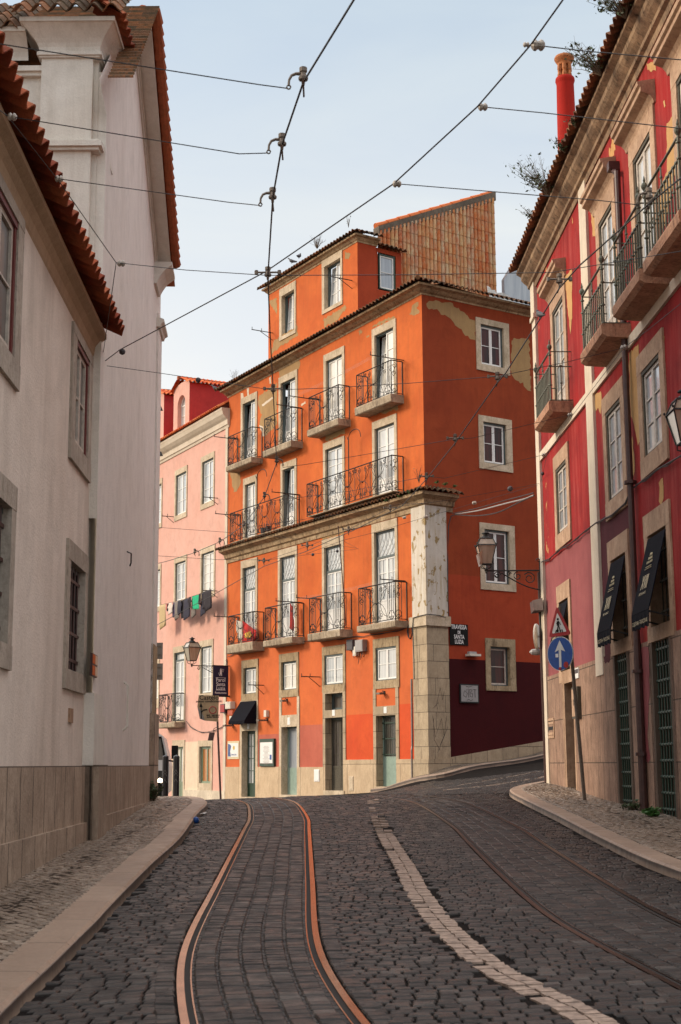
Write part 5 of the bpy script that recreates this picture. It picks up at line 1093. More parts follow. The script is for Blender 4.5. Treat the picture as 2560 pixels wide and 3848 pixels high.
mb.tube([(cx[0]+7*s_*math.cos(t), cx[1], def_z(204)+7*s_*math.sin(t)) for t in np.linspace(0, 2*math.pi, 13)[:-1]], .012, 5, True); part('chimney_cap', mb, tcm, ch)
# ================================================================ lettering
def text(fr_map, s, size, cx, cz, name, mat, parent, bold=.0, thick=.004, sx=1.0, align='CENTER'):
    cu = bpy.data.curves.new('t', 'FONT'); cu.body = s; cu.size = size; cu.align_x = align; cu.offset = bold; cu.resolution_u = 3
    ob = bpy.data.objects.new('t', cu); col.objects.link(ob); dg = bpy.context.evaluated_depsgraph_get(); me = ob.evaluated_get(dg).to_mesh()
    mb = MB(); mb.add([fr_map(v.co.x*sx+cx, v.co.y+cz, thick) for v in me.vertices], [tuple(p.vertices) for p in me.polygons])
    ob.evaluated_get(dg).to_mesh_clear(); bpy.data.objects.remove(ob); bpy.data.curves.remove(cu)
    return part(name, mb, mat, parent)
mk = lambda *a, **k: plain(*a, **k)
M['signblue'] = mk('sign_blue', (.008, .07, .30), .35, var=.25, scale=20); M['signred'] = mk('sign_red', (.35, .012, .015), .35, var=.15); M['signwhite'] = mk('sign_white', (.66, .64, .60), .4, var=.2)
M['black'] = mk('black_print', (.012, .011, .010), .85, spec=.2); M['signtan'] = mk('faded_tan_sign', (.34, .22, .11), .5, var=.3); M['greymetal'] = mk('grey_sign_back', (.23, .20, .18), .5, metal=.3, var=.3)
M['navy'] = mk('navy_banner', (.010, .010, .045), .6, var=.2); M['lampglass'] = glass('frosted_lamp_glass', (.42, .36, .27), (.30, .25, .18), rough=.2); M['greybox'] = mk('grey_plastic', (.33, .31, .30), .5, var=.15); M['darkbox'] = mk('dark_plastic', (.05, .04, .045), .5)
M['cream_plastic'] = mk('cream_plastic', (.68, .62, .52), .4, var=.1)
def slab(fr, r, o0, o1, mat, name, par=None, **k):
    mb = MB(); mb.box(fr, r[0], r[1], r[2], r[3], o0, o1); return part(name, mb, M[mat], par, **k)
def quadrect(fr, uL, uR, v0, v1, o=0): return rect(fr, uL, uR, v0, v1, 'R', o)
# ================================================================ street furniture, orange house
# street name plaque (reads along OS, left to right = a rising)
r = rect(OS, 1689, 1757, 2344, 2423, 'L'); t = thing('street_name_plaque', 'black stone street name plaque with white letters on the side wall in the lane', 'street sign', OS.P(r[0], r[2])); slab(OS, r, .005, .03, 'black', 'plate', t)
cx, h = (r[0]+r[1])/2, r[3]-r[2]; fm = lambda x, z, o: OS.P(x, z, .03+o)
for s_, f_, sz in (('TRAVESSA', .80, .19), ('DE', .58, .13), ('SANTA', .34, .18), ('LUZIA', .10, .18)): text(fm, s_, sz, cx, r[2]+h*f_-.02, 'lettering', M['white'], t, .004, sx=.72)
r = rect(OS, 1749, 1790, 2452, 2466, 'L'); t = thing('wall_light', 'pale flat wall light under the street name plaque', 'lamp', OS.P(r[0], r[2])); slab(OS, (r[0], r[1], r[2], r[2]+.07), .0, .24, 'cream_plastic', 'shade', t); slab(OS, (r[0]+.08, r[1]-.08, r[2]+.07, r[3]+.03), 0, .12, 'greybox', 'housing', t)
r = rect(OS, 1726, 1796, 2570, 2641, 'L'); t = thing('notice_case', 'dark framed notice case with scrawled graffiti on the oxblood wall', 'notice board', OS.P(r[0], r[2]))
slab(OS, r, .0, .05, 'iron', 'frame', t); slab(OS, (r[0]+.04, r[1]-.04, r[2]+.04, r[3]-.04), .05, .056, 'greybox', 'panel', t)
mb = MB(); rg = random.Random(4); cx, cz = (r[0]+r[1])/2, (r[2]+r[3])/2
def scrib(pts): mb.tube([OS.P(cx+x*.3, cz+z*.3, .058) for x, z in pts], .007, 4)
scrib([(-.7, .3), (-.85, -.2), (-.5, -.4), (-.3, 0), (-.6, .25), (-.35, .4)]); scrib([(-.2, .5), (-.15, -.4)]); scrib([(.0, .4), (.05, -.3), (.35, -.35), (.4, 0), (.1, .05), (.35, .4), (0, .42)]); scrib([(.5, .45), (.9, .4)]); scrib([(.7, .42), (.72, -.4)]); scrib([(-.4, -.7), (-.1, -.6), (.1, -.75), (.4, -.62)]); scrib([(-.5, .75), (-.1, .68), (.3, .78)])
part('graffiti', mb, M['black'], t)
# graffiti scratched on the corner stones is drawn as thin painted strokes
mb = MB()
for pts in ([(1635, 2655), (1650, 2585), (1660, 2630), (1665, 2600)], [(1625, 2660), (1643, 2640), (1640, 2665)], [(1622, 2690), (1632, 2770), (1655, 2700), (1665, 2765), (1675, 2690)], [(1640, 2830), (1668, 2760), (1650, 2800), (1680, 2730)], [(1625, 2700), (1628, 2780), (1650, 2820)]):
    mb.tube([OS.P(*OS.hit(u, v), .058) for u, v in pts], .0045, 4)
part('graffiti', mb, M['iron'], oh)
# boxes and meters on the front
def box_thing(fr, px, o, mat, name, label, cat, lid=None):
    r = rect(fr, *px); t = thing(name, label, cat, fr.P(r[0], r[2])); mb = MB(); mb.box(fr, r[0], r[1], r[2], r[3], .0, o); part('casing', mb, M[mat], t)
    mb = MB(); mb.box(fr, r[0]+.02, r[1]-.02, r[2]+.03, r[3]-.03, o, o+.012); part('cover', mb, M[lid or mat], t); return t, r
box_thing(OM, (1317, 1341, 2403, 2442), .16, 'darkbox', 'junction_box', 'dark grey junction box hanging left of the pale one under the fourth balcony', 'junction box')
box_thing(OM, (1337, 1349, 2429, 2464), .12, 'cream_plastic', 'junction_box', 'narrow cream junction box between the dark and the pale grey boxes', 'junction box')
t, r = box_thing(OM, (1351.5, 1380, 2403, 2447), .18, 'greybox', 'junction_box', 'pale grey junction box with looped cables below it on the orange wall', 'junction box')
mb = MB()
for k, (u, v) in enumerate(((1330, 2475), (1352, 2497), (1362, 2480), (1376, 2470))):
    a, z = OM.hit(u, v); a0, z0 = OM.hit(1352+k*7, 2440); mb.tube([OM.P(a0, z0, .08), OM.P(a0-.02, z0-.2, .10), OM.P((a0+a)/2, z, .1), OM.P(a-.08, z+.1, .08), OM.P(a-.1, z0+.05, .04)], .008, 4)
part('looped_cable', mb, M['wire'], t)
box_thing(OM, (845, 862, 2645, 2679), .2, 'darkbox', 'alarm_box', 'dark alarm box with a red front at the left edge of the orange house', 'alarm box', 'signred')
box_thing(OM, (864, 884, 2636, 2663), .2, 'cream_plastic', 'alarm_box', 'rounded cream alarm box beside the navy awning', 'alarm box')
box_thing(OM, (864, 884, 2665, 2688), .1, 'orange_low', 'alarm_box', 'orange painted meter box under the cream alarm box', 'meter box', 'pinkpatch')
def spot(fr, u, v, lab, big=False, arm=.12):
    a, z = fr.hit(u, v); t = thing('spotlight', lab, 'spotlight', fr.P(a, z)); mb = MB(); mb.box(fr, a-.05, a+.05, z-.05, z+.05, 0, .03); mb.tube([fr.P(a, z, .02), fr.P(a, z+.07, arm*.5), fr.P(a, z, arm)], .012, 5); part('bracket', mb, M['iron'], t)
    mb = MB(); mb.box(fr, a-.10, a+.10, z-.06, z-.0, arm-.04, arm+(.30 if big else .14)); part('head', mb, M['castiron'], t)
    if big: mb = MB(); mb.box(fr, a-.1, a+.08, z+.10, z+.34, .0, .12); part('sensor', mb, M['cream_plastic'], t)
spot(OM, 1446, 2603, 'small black spotlight on the orange panel above the green barred door'); spot(OM, 1080, 2631, 'small black spotlight on the orange panel above the second door'); spot(OM, 1006, 2704, 'wall lamp with a cream sensor box above the menu case', True); spot(OM, 876, 2724, 'wall lamp on the orange wall under the left end of the awning', True, .1)
# navy awning above the first door
def awning(fr, a0, a1, zt, of, zf, drop, lab, side=True):
    t = thing('awning', lab, 'awning', fr.P(a0, zf)); mb = MB(); th = .012
    n = 6
    for i in range(n):
        t0, t1 = i/n, (i+1)/n; mb.hexa([fr.P(a0+(a1-a0)*t0, zt, .02), fr.P(a0+(a1-a0)*t1, zt, .02), fr.P(a0+(a1-a0)*t1, zf, of), fr.P(a0+(a1-a0)*t0, zf, of), fr.P(a0+(a1-a0)*t0, zt+th, .02+th), fr.P(a0+(a1-a0)*t1, zt+th, .02+th), fr.P(a0+(a1-a0)*t1, zf+th, of+th), fr.P(a0+(a1-a0)*t0, zf+th, of+th)])
    part('canopy', mb, M['canvas'], t); mb = MB(); m = 14
    for i in range(m):
        x0, x1 = a0+(a1-a0)*i/m, a0+(a1-a0)*(i+1)/m; j0, j1 = .012*math.sin(i*1.9), .012*math.sin((i+1)*1.9)
        mb.hexa([fr.P(x0, zf-drop+j0, of+j0), fr.P(x1, zf-drop+j1, of+j1), fr.P(x1, zf-drop+j1, of+j1+.008), fr.P(x0, zf-drop+j0, of+j0+.008), fr.P(x0, zf+.005, of+.001), fr.P(x1, zf+.005, of+.001), fr.P(x1, zf+.005, of+.011), fr.P(x0, zf+.005, of+.011)])
    part('valance', mb, M['canvas'], t)
    if side:
        mb = MB(); 
        for a in (a0, a1-.01):
            mb = MB(); mb.add([fr.P(a, zt, .02), fr.P(a, zf, of), fr.P(a, zf-drop, of), fr.P(a, zf-drop, .02), fr.P(a+.01, zt, .02), fr.P(a+.01, zf, of), fr.P(a+.01, zf-drop, of), fr.P(a+.01, zf-drop, .02)], [(0, 1, 2, 3), (7, 6, 5, 4), (0, 4, 5, 1), (1, 5, 6, 2)]); part('side_panel', mb, M['canvas'], t)
    else:
        mb = MB(); zz = zf-.02; mb.tube([fr.P(a1-.02, zz-.1, -.1), fr.P(a1-.02, zz, of-.02)], .014, 6); mb.tube([fr.P(a0+.02, zz-.1, -.1), fr.P(a0+.02, zz, of-.02)], .014, 6); mb.tube([fr.P(a0+.02, zz, of-.02), fr.P(a1-.02, zz, of-.02)], .016, 6); part('awning_arms', mb, M['iron'], t)
    return t
aa = rd[0]; o_, z_ = at_a(OM, aa[0]-.05, 918, 2709); awning(OM, aa[0]-.08, aa[1]+.12, OM.hit(963, 2634)[1], min(o_, 1.2), z_, .10, 'navy canvas awning over the green restaurant door of the orange house')
# tile picture, menu case, plates
r = rect(OM, 857, 900, 2784, 2852); t = thing('tile_picture', 'blue and white glazed tile picture with a yellow mark left of the restaurant door', 'tile panel', OM.P(r[0], r[2])); slab(OM, r, 0, .02, 'gold', 'border', t); slab(OM, (r[0]+.06, r[1]-.06, r[2]+.08, r[3]-.08), .02, .028, 'white', 'tile_field', t)
mb = MB(); w_ = r[1]-r[0]; hh = r[3]-r[2]; mb.prism(OM, [(r[1]-.06, r[2]+.1), (r[1]-.30, r[2]+.1), (r[1]-.25, r[2]+.3), (r[1]-.34, r[2]+.5), (r[1]-.22, r[3]-.12), (r[1]-.06, r[3]-.1)], .028, .032); part('blue_drawing', mb, mk('tile_blue', (.05, .11, .30), .3, var=.5, scale=25), t)
mb = MB(); mb.lathe(OM.P(r[0]+w_*.42, r[2]+hh*.62, .028), [(.08, 0), (.08, .005)], 10, ax=OM.n); part('yellow_mark', mb, mk('tile_yellow', (.6, .38, .05), .3), t)
fl = lambda x, z, o: OM.P(-x, z, .03+o)
text(fl, 'Santa Luzia', .10, -(r[0]+w_*.42), r[2]+.14, 'lettering', M['signblue'], t, .001)
r = rect(OM, 983, 1037, 2775, 2880); t = thing('menu_case', 'green framed glass menu case between the first and second doors', 'menu board', OM.P(r[0], r[2])); slab(OM, r, .0, .09, 'darkgreen', 'frame', t); slab(OM, (r[0]+.06, r[1]-.06, r[2]+.10, r[3]-.12), .09, .096, 'greymetal', 'backing', t); slab(OM, (r[0]+.08, r[1]-.08, r[2]+.12, r[3]-.13), .096, .10, 'white', 'menu_sheet', t)
mb = MB(); rg = random.Random(3)
for k in range(16): z = r[3]-.28-k*.045; L_ = rg.uniform(.25, .5)*(r[1]-r[0]); c = (r[0]+r[1])/2; mb.box(OM, c-L_/2, c+L_/2, z, z+.012, .10, .102)
part('menu_print', mb, M['greymetal'], t); slab(OM, (r[0]+.14, r[0]+.28, r[2]+.24, r[2]+.42), .101, .104, 'signblue', 'sticker', t)
r = rect(OM, 1185, 1205, 2891, 2937); t, _ = box_thing(OM, (1185, 1205, 2891, 2937), .05, 'white', 'meter_plate', 'white meter plate on the plinth left of the third door', 'meter box')
t, _ = box_thing(OM, (1315, 1333, 2916, 2973), .045, 'trim', 'meter_plate', 'stone coloured meter hatch on the plinth right of the third door', 'meter box')
# pipes and cables on the facade
mb = MB(); a = OM.hit(1555, 2700)[0]-.0; zA_, zB_ = OM.hit(1555, 2552)[1], OM.hit(1555, 2936)[1]; mb.tube([OM.P(a, zB_, .09), OM.P(a, (zA_+zB_)/2-.6, .09), OM.P(a+.015, (zA_+zB_)/2-.5, .06), OM.P(a, zA_, .06)], .032, 7)
part('conduit', mb, M['greymetal'], None, label='grey conduit pipe beside the corner stones of the orange house', cat='pipe')
def cable(name, lab, cat, pts, r=.008, mat='wire', group=None, twist=0):
    mb = MB(); mb.tube(path(pts, .5) if len(pts) > 2 else pts, r, 5); 
    if twist: mb.tube([p+np.array([0, 0, .02*math.sin(i*1.7)-.012]) for i, p in enumerate(path(pts, .25))], r*.7, 4)
    return part(name, mb, M[mat], None, label=lab, cat=cat, group=group)
def onf(fr, pts, o=.03): return [fr.P(*fr.hit(u, v, o), o) for u, v in pts]
cable('facade_cable', 'black cable run down the corner pilaster and along its stone band', 'cable', onf(OS, [(1716, 1932), (1695, 1940), (1686, 1975), (1683, 2100), (1684, 2250), (1687, 2315), (1680, 2322)], .1)+onf(OS, [(1650, 2312)], .14)+onf(OM, [(1606, 2308), (1575, 2315), (1553, 2322), (1551, 2350), (1553, 2400), (1556, 2480), (1557, 2552)], .14), .016)
mb = MB(); a, z = OM.hit(1547, 2372)
for k in range(3): mb.tube([OM.P(a+(.11+.01*k)*math.cos(q), z+(.25-.01*k)*math.sin(q), .05+.012*k) for q in np.linspace(0, 2*math.pi, 17)[:-1]], .012, 4, True)
part('cable_coil', mb, M['wire'], None, label='coil of black cable hung beside the corner pilaster', cat='cable coil')
cable('facade_cable', 'black cable sagging under the four lower balconies of the orange house', 'cable', onf(OM, [(1545, 2350), (1510, 2365), (1450, 2378), (1390, 2385), (1365, 2393), (1340, 2390), (1290, 2400), (1200, 2406), (1130, 2412), (1000, 2432), (900, 2450), (857, 2468)], .04), .012, twist=1)
cable('facade_cable', 'thin cable looping across the pink house below its balcony', 'cable', onf(PK, [(700, 2710), (715, 2730), (745, 2748), (780, 2751), (815, 2742)], .05)+onf(OM, [(850, 2722)], .05), .012, twist=1)
# iron washing-line brackets standing out from the walls
def rack(fr, ub, vb, ut, lab, strut=None, pegs=2, group='washing line brackets on the facades'):
    a, z = fr.hit(ub, vb); o, zt = at_a(fr, a, ut, vb-2); o = max(.5, min(1.3, o)); t = thing('line_bracket', lab, 'iron bracket', fr.P(a, z), group); mb = MB(); mb.tube([fr.P(a, z, 0), fr.P(a, z, o)], .018, 5)
    if strut: mb.tube([fr.P(a, z-strut, 0), fr.P(a, z, o*.62)], .013, 5)
    part('arm', mb, M['iron'], t)
    for k in range(pegs): mb = MB(); oo = o*(1-.45*k)-.02; mb.tube([fr.P(a, z, oo), fr.P(a, z+.11, oo)], .012, 5); part('peg', mb, M['iron'], t)
RK = [(892, 2320, 804, 'first lower balcony', 0), (892, 1651, 804, 'first upper balcony', 0), (900, 1938, 809, 'left end of the long balcony', .42), (1135, 1533, 1039, 'second upper balcony', 0), (1204, 1504, 1087, 'third upper balcony', 0), (1517, 1354, 1391, 'fourth upper balcony', 0),
      (1126, 1859, 1021, 'right end of the left long balcony', .2), (1136, 2264, 1036, 'second lower balcony', 0), (1197, 2251, 1113, 'third lower balcony', 0), (1523, 2183, 1429, 'fourth lower balcony', 0), (992, 2575, 934, 'small window above the awning', .33), (1203, 2544, 1132, 'blank wall between the mezzanine windows', .33)]
for ub, vb, ut, w_, st in RK: rack(OM, ub, vb, ut, 'iron washing line bracket at the '+w_, st)
rack(AT, 1323, 1054, 1240, 'iron washing line bracket on the attic wall near its corner', .3); rack(AT, 1025, 1251, 946, 'iron washing line bracket at the left end of the attic wall', .3)
for ub, vb, ut, w_ in ((819, 1872, 764, 'beside the top right window'), (653, 1942, 608, 'below the top middle window'), (817, 2221, 762, 'holding the laundry')): rack(PK, ub, vb, ut, 'iron washing line bracket on the pink house '+w_, .26)
mb = MB()                                            # fine washing lines strung between brackets
def lines(p, q, n=4):
    m = MB()
    for k in range(n): m.tube([p+(q-p)*t+np.array([0, 0, -.05*math.sin(math.pi*t)-.03*k]) for t in (0, .25, .5, .75, 1)], .0014, 3)
    return m
for (a, b, lab) in (((1429, 2180), (1120, 2246), 'pale washing lines from the fourth to the third lower balcony'), ((1391, 1341), (1090, 1492), 'pale washing lines from the fourth to the third upper balcony')):
    part('washing_lines', lines(OM.P(*OM.hit(*a, .8), .8), OM.P(*OM.hit(*b, .8), .8)), M['greybox'], None, label=lab, cat='washing line')
# hooked iron poles on the long balconies, a rod, cloths, pots
for (u0, v0, v1, lab) in ((966, 1796, 1975, 'thin hooked iron pole on the left long balcony'), (1310, 1650, 1900, 'thin hooked iron pole on the right long balcony')):
    a, z = OM.hit(u0, v0, .35); z1 = OM.hit(u0, v1, .35)[1]; mb = MB(); mb.tube([OM.P(a, z1, .35), OM.P(a, z, .35)], .018, 5); mb.tube([OM.P(a+.10, z+.10, .35), OM.P(a+.05, z-.0, .35), OM.P(a, z, .35)]+[OM.P(a-.38+.38*math.cos(q), z+.02+.24*math.sin(q), .35) for q in np.linspace(.1, 2.9, 9)]+[OM.P(a-.80, z-.08, .35)], .014, 5)
    part('hooked_pole', mb, M['iron'], None, label=lab, cat='iron pole')
mb = MB(); mb.tube([OM.P(*OM.hit(1271, 1976, .9), .9), OM.P(*OM.hit(1288, 2180, .6), .6), OM.P(*OM.hit(1300, 2350, .35), .35)], .018, 5); part('wooden_rod', mb, M['rust'], None, label='long bent wooden rod leaning out of the third lower balcony', cat='rod')
def cloth(fr, poly, o, mat, name, lab, cat, group=None, amp=.03, seed=1, n=7):
    # hanging cloth: outline in (a,z), folded in depth
    q = poly; zs = [z for a, z in q]; az = [a for a, z in q]; mb = MB(); rg = random.Random(seed); z0, z1 = min(zs), max(zs); ph = rg.uniform(0, 6)
    def span(z):
        xs = []
        for i in range(len(q)):
            (a, b), (c, d) = q[i], q[(i+1) % len(q)]
            if (b-z)*(d-z) <= 0 and abs(b-d) > 1e-6: xs.append(a+(c-a)*(z-b)/(d-b))
        return min(xs), max(xs)
    rows = 8
    for sd in (0, 1):
        for j in range(rows+1):
            z = z0+.001+(z1-z0-.002)*j/rows; x0, x1 = span(z)
            for i in range(n+1): a = x0+(x1-x0)*i/n; mb.v.append(tuple(fr.P(a, z, o+amp*math.sin(a*38+ph+z*3)*(1-.6*j/rows)+sd*.012)))
    W_ = n+1; H_ = (rows+1)*W_
    for j in range(rows):
        for i in range(n): b = j*W_+i; mb.f += [(b, b+1, b+W_+1, b+W_), (H_+b+W_, H_+b+W_+1, H_+b+1, H_+b)]; mb.m += [0, 0]
    for i in range(n): mb.f += [(i, H_+i, H_+i+1, i+1), (rows*W_+i, rows*W_+i+1, H_+rows*W_+i+1, H_+rows*W_+i)]; mb.m += [0, 0]
    for j in range(rows): mb.f += [(j*W_, (j+1)*W_, H_+(j+1)*W_, H_+j*W_), (j*W_+n, H_+j*W_+n, H_+(j+1)*W_+n, (j+1)*W_+n)]; mb.m += [0, 0]
    return part(name, mb, mat if not isinstance(mat, str) else M[mat], None, label=lab, cat=cat, group=group, smooth=True)
def C(n, c, var=.2): return plain(n, c, .9, var=var, scale=20, bump=.003)
redc = C('red_cloth', (.55, .02, .015)); 
cloth(OM, [OM.hit(u, v, .25) for u, v in ((912, 2333), (930, 2345), (966, 2370), (968, 2400), (950, 2412), (935, 2424), (915, 2425), (912, 2390))], .25, redc, 'red_cloth', 'red and yellow cloth bundled inside the first lower balcony', 'cloth', amp=.05)
cloth(OM, [OM.hit(u, v, .28) for u, v in ((925, 2380), (945, 2372), (952, 2388), (940, 2400), (926, 2398))], .33, C('yellow_cloth', (.75, .42, .06)), 'yellow_cloth', 'yellow and white print cloth on the red cloth of the first lower balcony', 'cloth', amp=.03)
cloth(OM, [OM.hit(u, v, .3) for u, v in ((880, 2330), (900, 2335), (905, 2400), (890, 2410), (882, 2370))], .2, C('white_cloth', (.7, .62, .52)), 'white_cloth', 'white cloth hanging behind the railing of the first lower balcony', 'cloth', amp=.03)
cloth(OM, [OM.hit(u, v, .3) for u, v in ((1091, 2268), (1099, 2275), (1105, 2340), (1103, 2372), (1090, 2372), (1093, 2320))], .3, redc, 'red_cloth', 'furled red cloth standing in the second lower balcony', 'cloth', amp=.02)
t = OM.hit(1050, 2395, .25); mb = MB(); rg = random.Random(5)
for k in range(5): a, z = t[0]-.25+.15*k, bal1[1][2]+.05; mb.lathe(OM.P(a, z-.05, .22+.04*(k % 2)), [(.10, 0), (.12, .04), (.05, .09)], 7)
part('rag_pile', mb, C('pale_rags', (.6, .42, .36)), None, label='crumpled pale rags on the floor of the second lower balcony', cat='rags')
for k, (u, v) in enumerate(((990, 1992), (1010, 1984))):
    a, z = OM.hit(u, v, .2); mb = MB(); mb.lathe(OM.P(a, bal2[0][2]+.0, .2), [(.08, 0), (.12, .24), (.13, .26), (.10, .26)], 10); part('flower_pot', mb, M['darkbox' if k == 0 else 'rust'], None, label=('black flower pot on the left long balcony' if k == 0 else 'brown flower pot on the left long balcony, right of the black one'), cat='flower pot')

# ================================================================ laundry on the pink house
LO = .58; la, lz = PK.hit(800, 2212, LO); lb, lzb = PK.hit(606, 2272, LO)
mb = MB(); 
for k in range(2): mb.tube([PK.P(la+(lb-la)*q, lz+(lzb-lz)*q-.06*math.sin(math.pi*q), LO-.12*k) for q in (0, .25, .5, .75, 1)], .006, 4)
part('clothesline', mb, M['wire'], None, label='clothesline carrying laundry across the pink house', cat='clothesline')
G_ = [(.08, .26, .75, 'dark', 'black trousers', 'leg'), (.30, .24, .62, 'dark', 'black shirt', 'sh'), (.50, .16, .85, 'dark2', 'dark blue trousers', 'leg'), (.68, .10, .40, 'dark', 'black sock', ''), (.82, .30, .52, 'green', 'bright green towel', ''), (1.10, .14, .80, 'greyc', 'grey brown trousers', 'leg'), (1.26, .14, .45, 'dark', 'short black vest', 'sh'),
      (1.42, .22, .80, 'dark2', 'navy jeans', 'leg'), (1.64, .24, .70, 'dark', 'long black trousers', 'leg'), (1.88, .18, .55, 'dark2', 'dark grey shirt', 'sh'), (2.05, .22, .72, 'greyc', 'washed grey trousers', 'leg'), (2.26, .20, .58, 'violet', 'dark violet shirt', 'sh'), (2.46, .22, .46, 'cream', 'white shirt', 'sh'), (2.68, .12, .30, 'dark', 'small black top', ''), (2.80, .12, .24, 'redc', 'small red sock', ''), (2.94, .26, .95, 'tan', 'long sand coloured trousers', 'leg')]
CM = {'dark': C('black_laundry', (.018, .012, .018)), 'dark2': C('navy_laundry', (.03, .028, .05)), 'green': C('green_towel', (.01, .42, .20)), 'greyc': C('grey_laundry', (.20, .17, .15)), 'violet': C('violet_laundry', (.07, .05, .10)), 'cream': C('white_laundry', (.72, .60, .52)), 'redc': redc, 'tan': C('sand_laundry', (.52, .38, .20))}
tot = abs(lb-la); sc_ = tot/3.25
for i, (x, w_, h, m_, nm, sh) in enumerate(G_):
    q = x*sc_/tot; a = la+(lb-la)*q; z = lz+(lzb-lz)*q-.06*math.sin(math.pi*q)-.01; s_ = 1 if lb > la else -1; w_ *= sc_*1.45; a0, a1 = a, a+s_*w_; h *= 1.1
    if sh == 'leg': poly = [(a0, z), (a1, z), (a1+s_*.02, z-h), (a1-s_*w_*.38, z-h-.02), (a0+s_*w_*.5, z-h*.45), (a0+s_*w_*.40, z-h+.03), (a0-s_*.01, z-h+.02)]; poly = [(a0, z), (a1, z), (a1+s_*.02, z-h), (a0-s_*.01, z-h+.03)]
    elif sh == 'sh': poly = [(a0+s_*w_*.2, z), (a1-s_*w_*.2, z), (a1+s_*.02, z-h*.35), (a1-s_*w_*.1, z-h*.5), (a1-s_*w_*.15, z-h), (a0+s_*w_*.1, z-h*.97), (a0+s_*w_*.1, z-h*.5), (a0-s_*.02, z-h*.35)]
    else: poly = [(a0, z), (a1, z), (a1, z-h), (a0+s_*.02, z-h-.03)]
    cloth(PK, poly, LO-.03*(i % 3), CM[m_], {'leg': 'trousers', 'sh': 'shirt', '': 'cloth_item'}[sh], nm+' pegged on the clothesline of the pink house', 'laundry', 'laundry on the clothesline', .035, i+3)

# ================================================================ lanterns on scrolled brackets
def lantern(p, s, fr, lab, brk=None, wall_o=0, open_pane=False):
    t = thing('street_lamp', lab, 'street lamp', p); p = np.array(p, float); fd, fn = fr.d, fr.n; up = np.array([0, 0, 1.])
    def Q(x, y, z): return p+fd*x*s+fn*y*s+up*z*s
    fm, gm = MB(), MB(); lv = [(.11, .05), (.20, .45), (.135, .60)]
    cs = [(-1, -1), (1, -1), (1, 1), (-1, 1)]
    for k in range(2):
        (w0, z0), (w1, z1) = lv[k], lv[k+1]
        for (x, y) in cs: fm.tube([Q(x*w0, y*w0, z0), Q(x*w1, y*w1, z1)], .011*s, 4)
        for i in range(4): (x, y), (x2, y2) = cs[i], cs[(i+1) % 4]; gm.quad(Q(x*w0*.97, y*w0*.97, z0), Q(x2*w0*.97, y2*w0*.97, z0), Q(x2*w1*.97, y2*w1*.97, z1), Q(x*w1*.97, y*w1*.97, z1))
    for w_, z, e in ((.11, .045, .012), (.215, .45, .012), (.15, .60, .012)): fm.hexa([Q(x*w_, y*w_, z-e) for x, y in cs]+[Q(x*w_*.93, y*w_*.93, z+e) for x, y in cs])
    fm.lathe(Q(0, 0, .60), [(.13*s, 0), (.075*s, .06*s), (.05*s, .08*s), (.05*s, .10*s), (.09*s, .115*s), (.085*s, .135*s), (.03*s, .155*s), (.02*s, .18*s)], 10)
    for x, y in cs: fm.lathe(Q(x*.215, y*.215, .46), [(.006*s, 0), (.014*s, .015*s), (.014*s, .03*s), (.003*s, .04*s)], 6)
    for x, y in cs: fm.tube([Q(x*.1, y*.1, .045), Q(x*.10, y*.10, -.02), Q(x*.03, y*.03, -.06), Q(0, 0, -.10)], .009*s, 4)
    part('lantern_frame', fm, M['iron'], t); part('lantern_glass', gm, M['lampglass'], t)
    if brk:
        # bracket runs from the lamp foot back to the wall along -brk
        b = np.array(brk, float); L = np.linalg.norm(b); b /= L; bm = MB(); B = lambda x, z: p+b*x+up*(z-.10*s)
        bm.tube([B(-.04, 0), B(L, 0)], .018, 6); bm.lathe(B(0, -.06), [(.02, 0), (.03, .03), (.02, .06), (.03, .09), (.015, .13)], 7)
        bm.tube([B(x, z) for x, z in scroll(L*.20, -.10, .085, 0, 1.4)], .010, 4); bm.tube([B(x, z) for x, z in scroll(L*.20, -.10, .045, 3, 1)], .009, 4)
        bm.tube([B(L*.28+(L*.72)*q, -.05-.38*math.sin(q*1.4)) for q in np.linspace(0, 1, 9)], .014, 5)
        bm.tube([B(x, z) for x, z in scroll(L*.58, -.12, .095, 1.5, 1.4)], .010, 4); bm.tube([B(x, z) for x, z in scroll(L*.80, -.17, .14, 2.5, 1.5, -1)], .011, 4); bm.tube([B(x, z) for x, z in scroll(L*.42, -.07, .05, 0, 1.2)], .009, 4)
        bm.tube([B(L, .22), B(L, -.55)], .018, 5); bm.tube([B(L-x, .22+z) for x, z in scroll(.03, .0, .05, 0, 1)], .010, 4); bm.tube([B(L-.02+.03*math.sin(q*5), -.55-.16*q) for q in np.linspace(0, 1, 8)], .010, 4)
        part('bracket', bm, M['iron'], t)
    return t, Q
z0 = aty(1825, 2146, 30.6)[2]+.12; px_ = aty(1830, 2140, 30.6); end = RD.P(.1, 0, .06)
t, Q = lantern((px_[0], 30.7, z0), 1.0, RD, 'black four sided street lantern with a broken pane on a scrolled bracket over the lane', (end[0]-px_[0], 0, 0))
mb = MB(); mb.add([Q(.16, .10, .34), Q(.36, .26, .18), Q(.30, .20, -.06), Q(.12, .10, .04), Q(.165, .105, .34), Q(.365, .265, .18), Q(.305, .205, -.06), Q(.125, .105, .04)], [(0, 1, 2, 3), (7, 6, 5, 4), (0, 4, 5, 1), (1, 5, 6, 2), (2, 6, 7, 3), (3, 7, 4, 0)]); part('loose_pane', mb, M['lampglass'], t)
zL = aty(2530, 1700, 18.0)[2]; b = RD.P(12.72, 0, 0); lantern(RD.P(13.2, zL-.02, .36), 1.0, RD, 'street lantern cut by the right edge of the view, on the red house', tuple(-RD.n*.36))
a_ = AE-.05; o_, z_ = at_a(OM, a_, 721, 2500); lantern(OM.P(a_, z_+.12, o_), 1.25, OM, 'street lantern on a scrolled bracket between the pink and the orange house', tuple(-OM.n*o_))
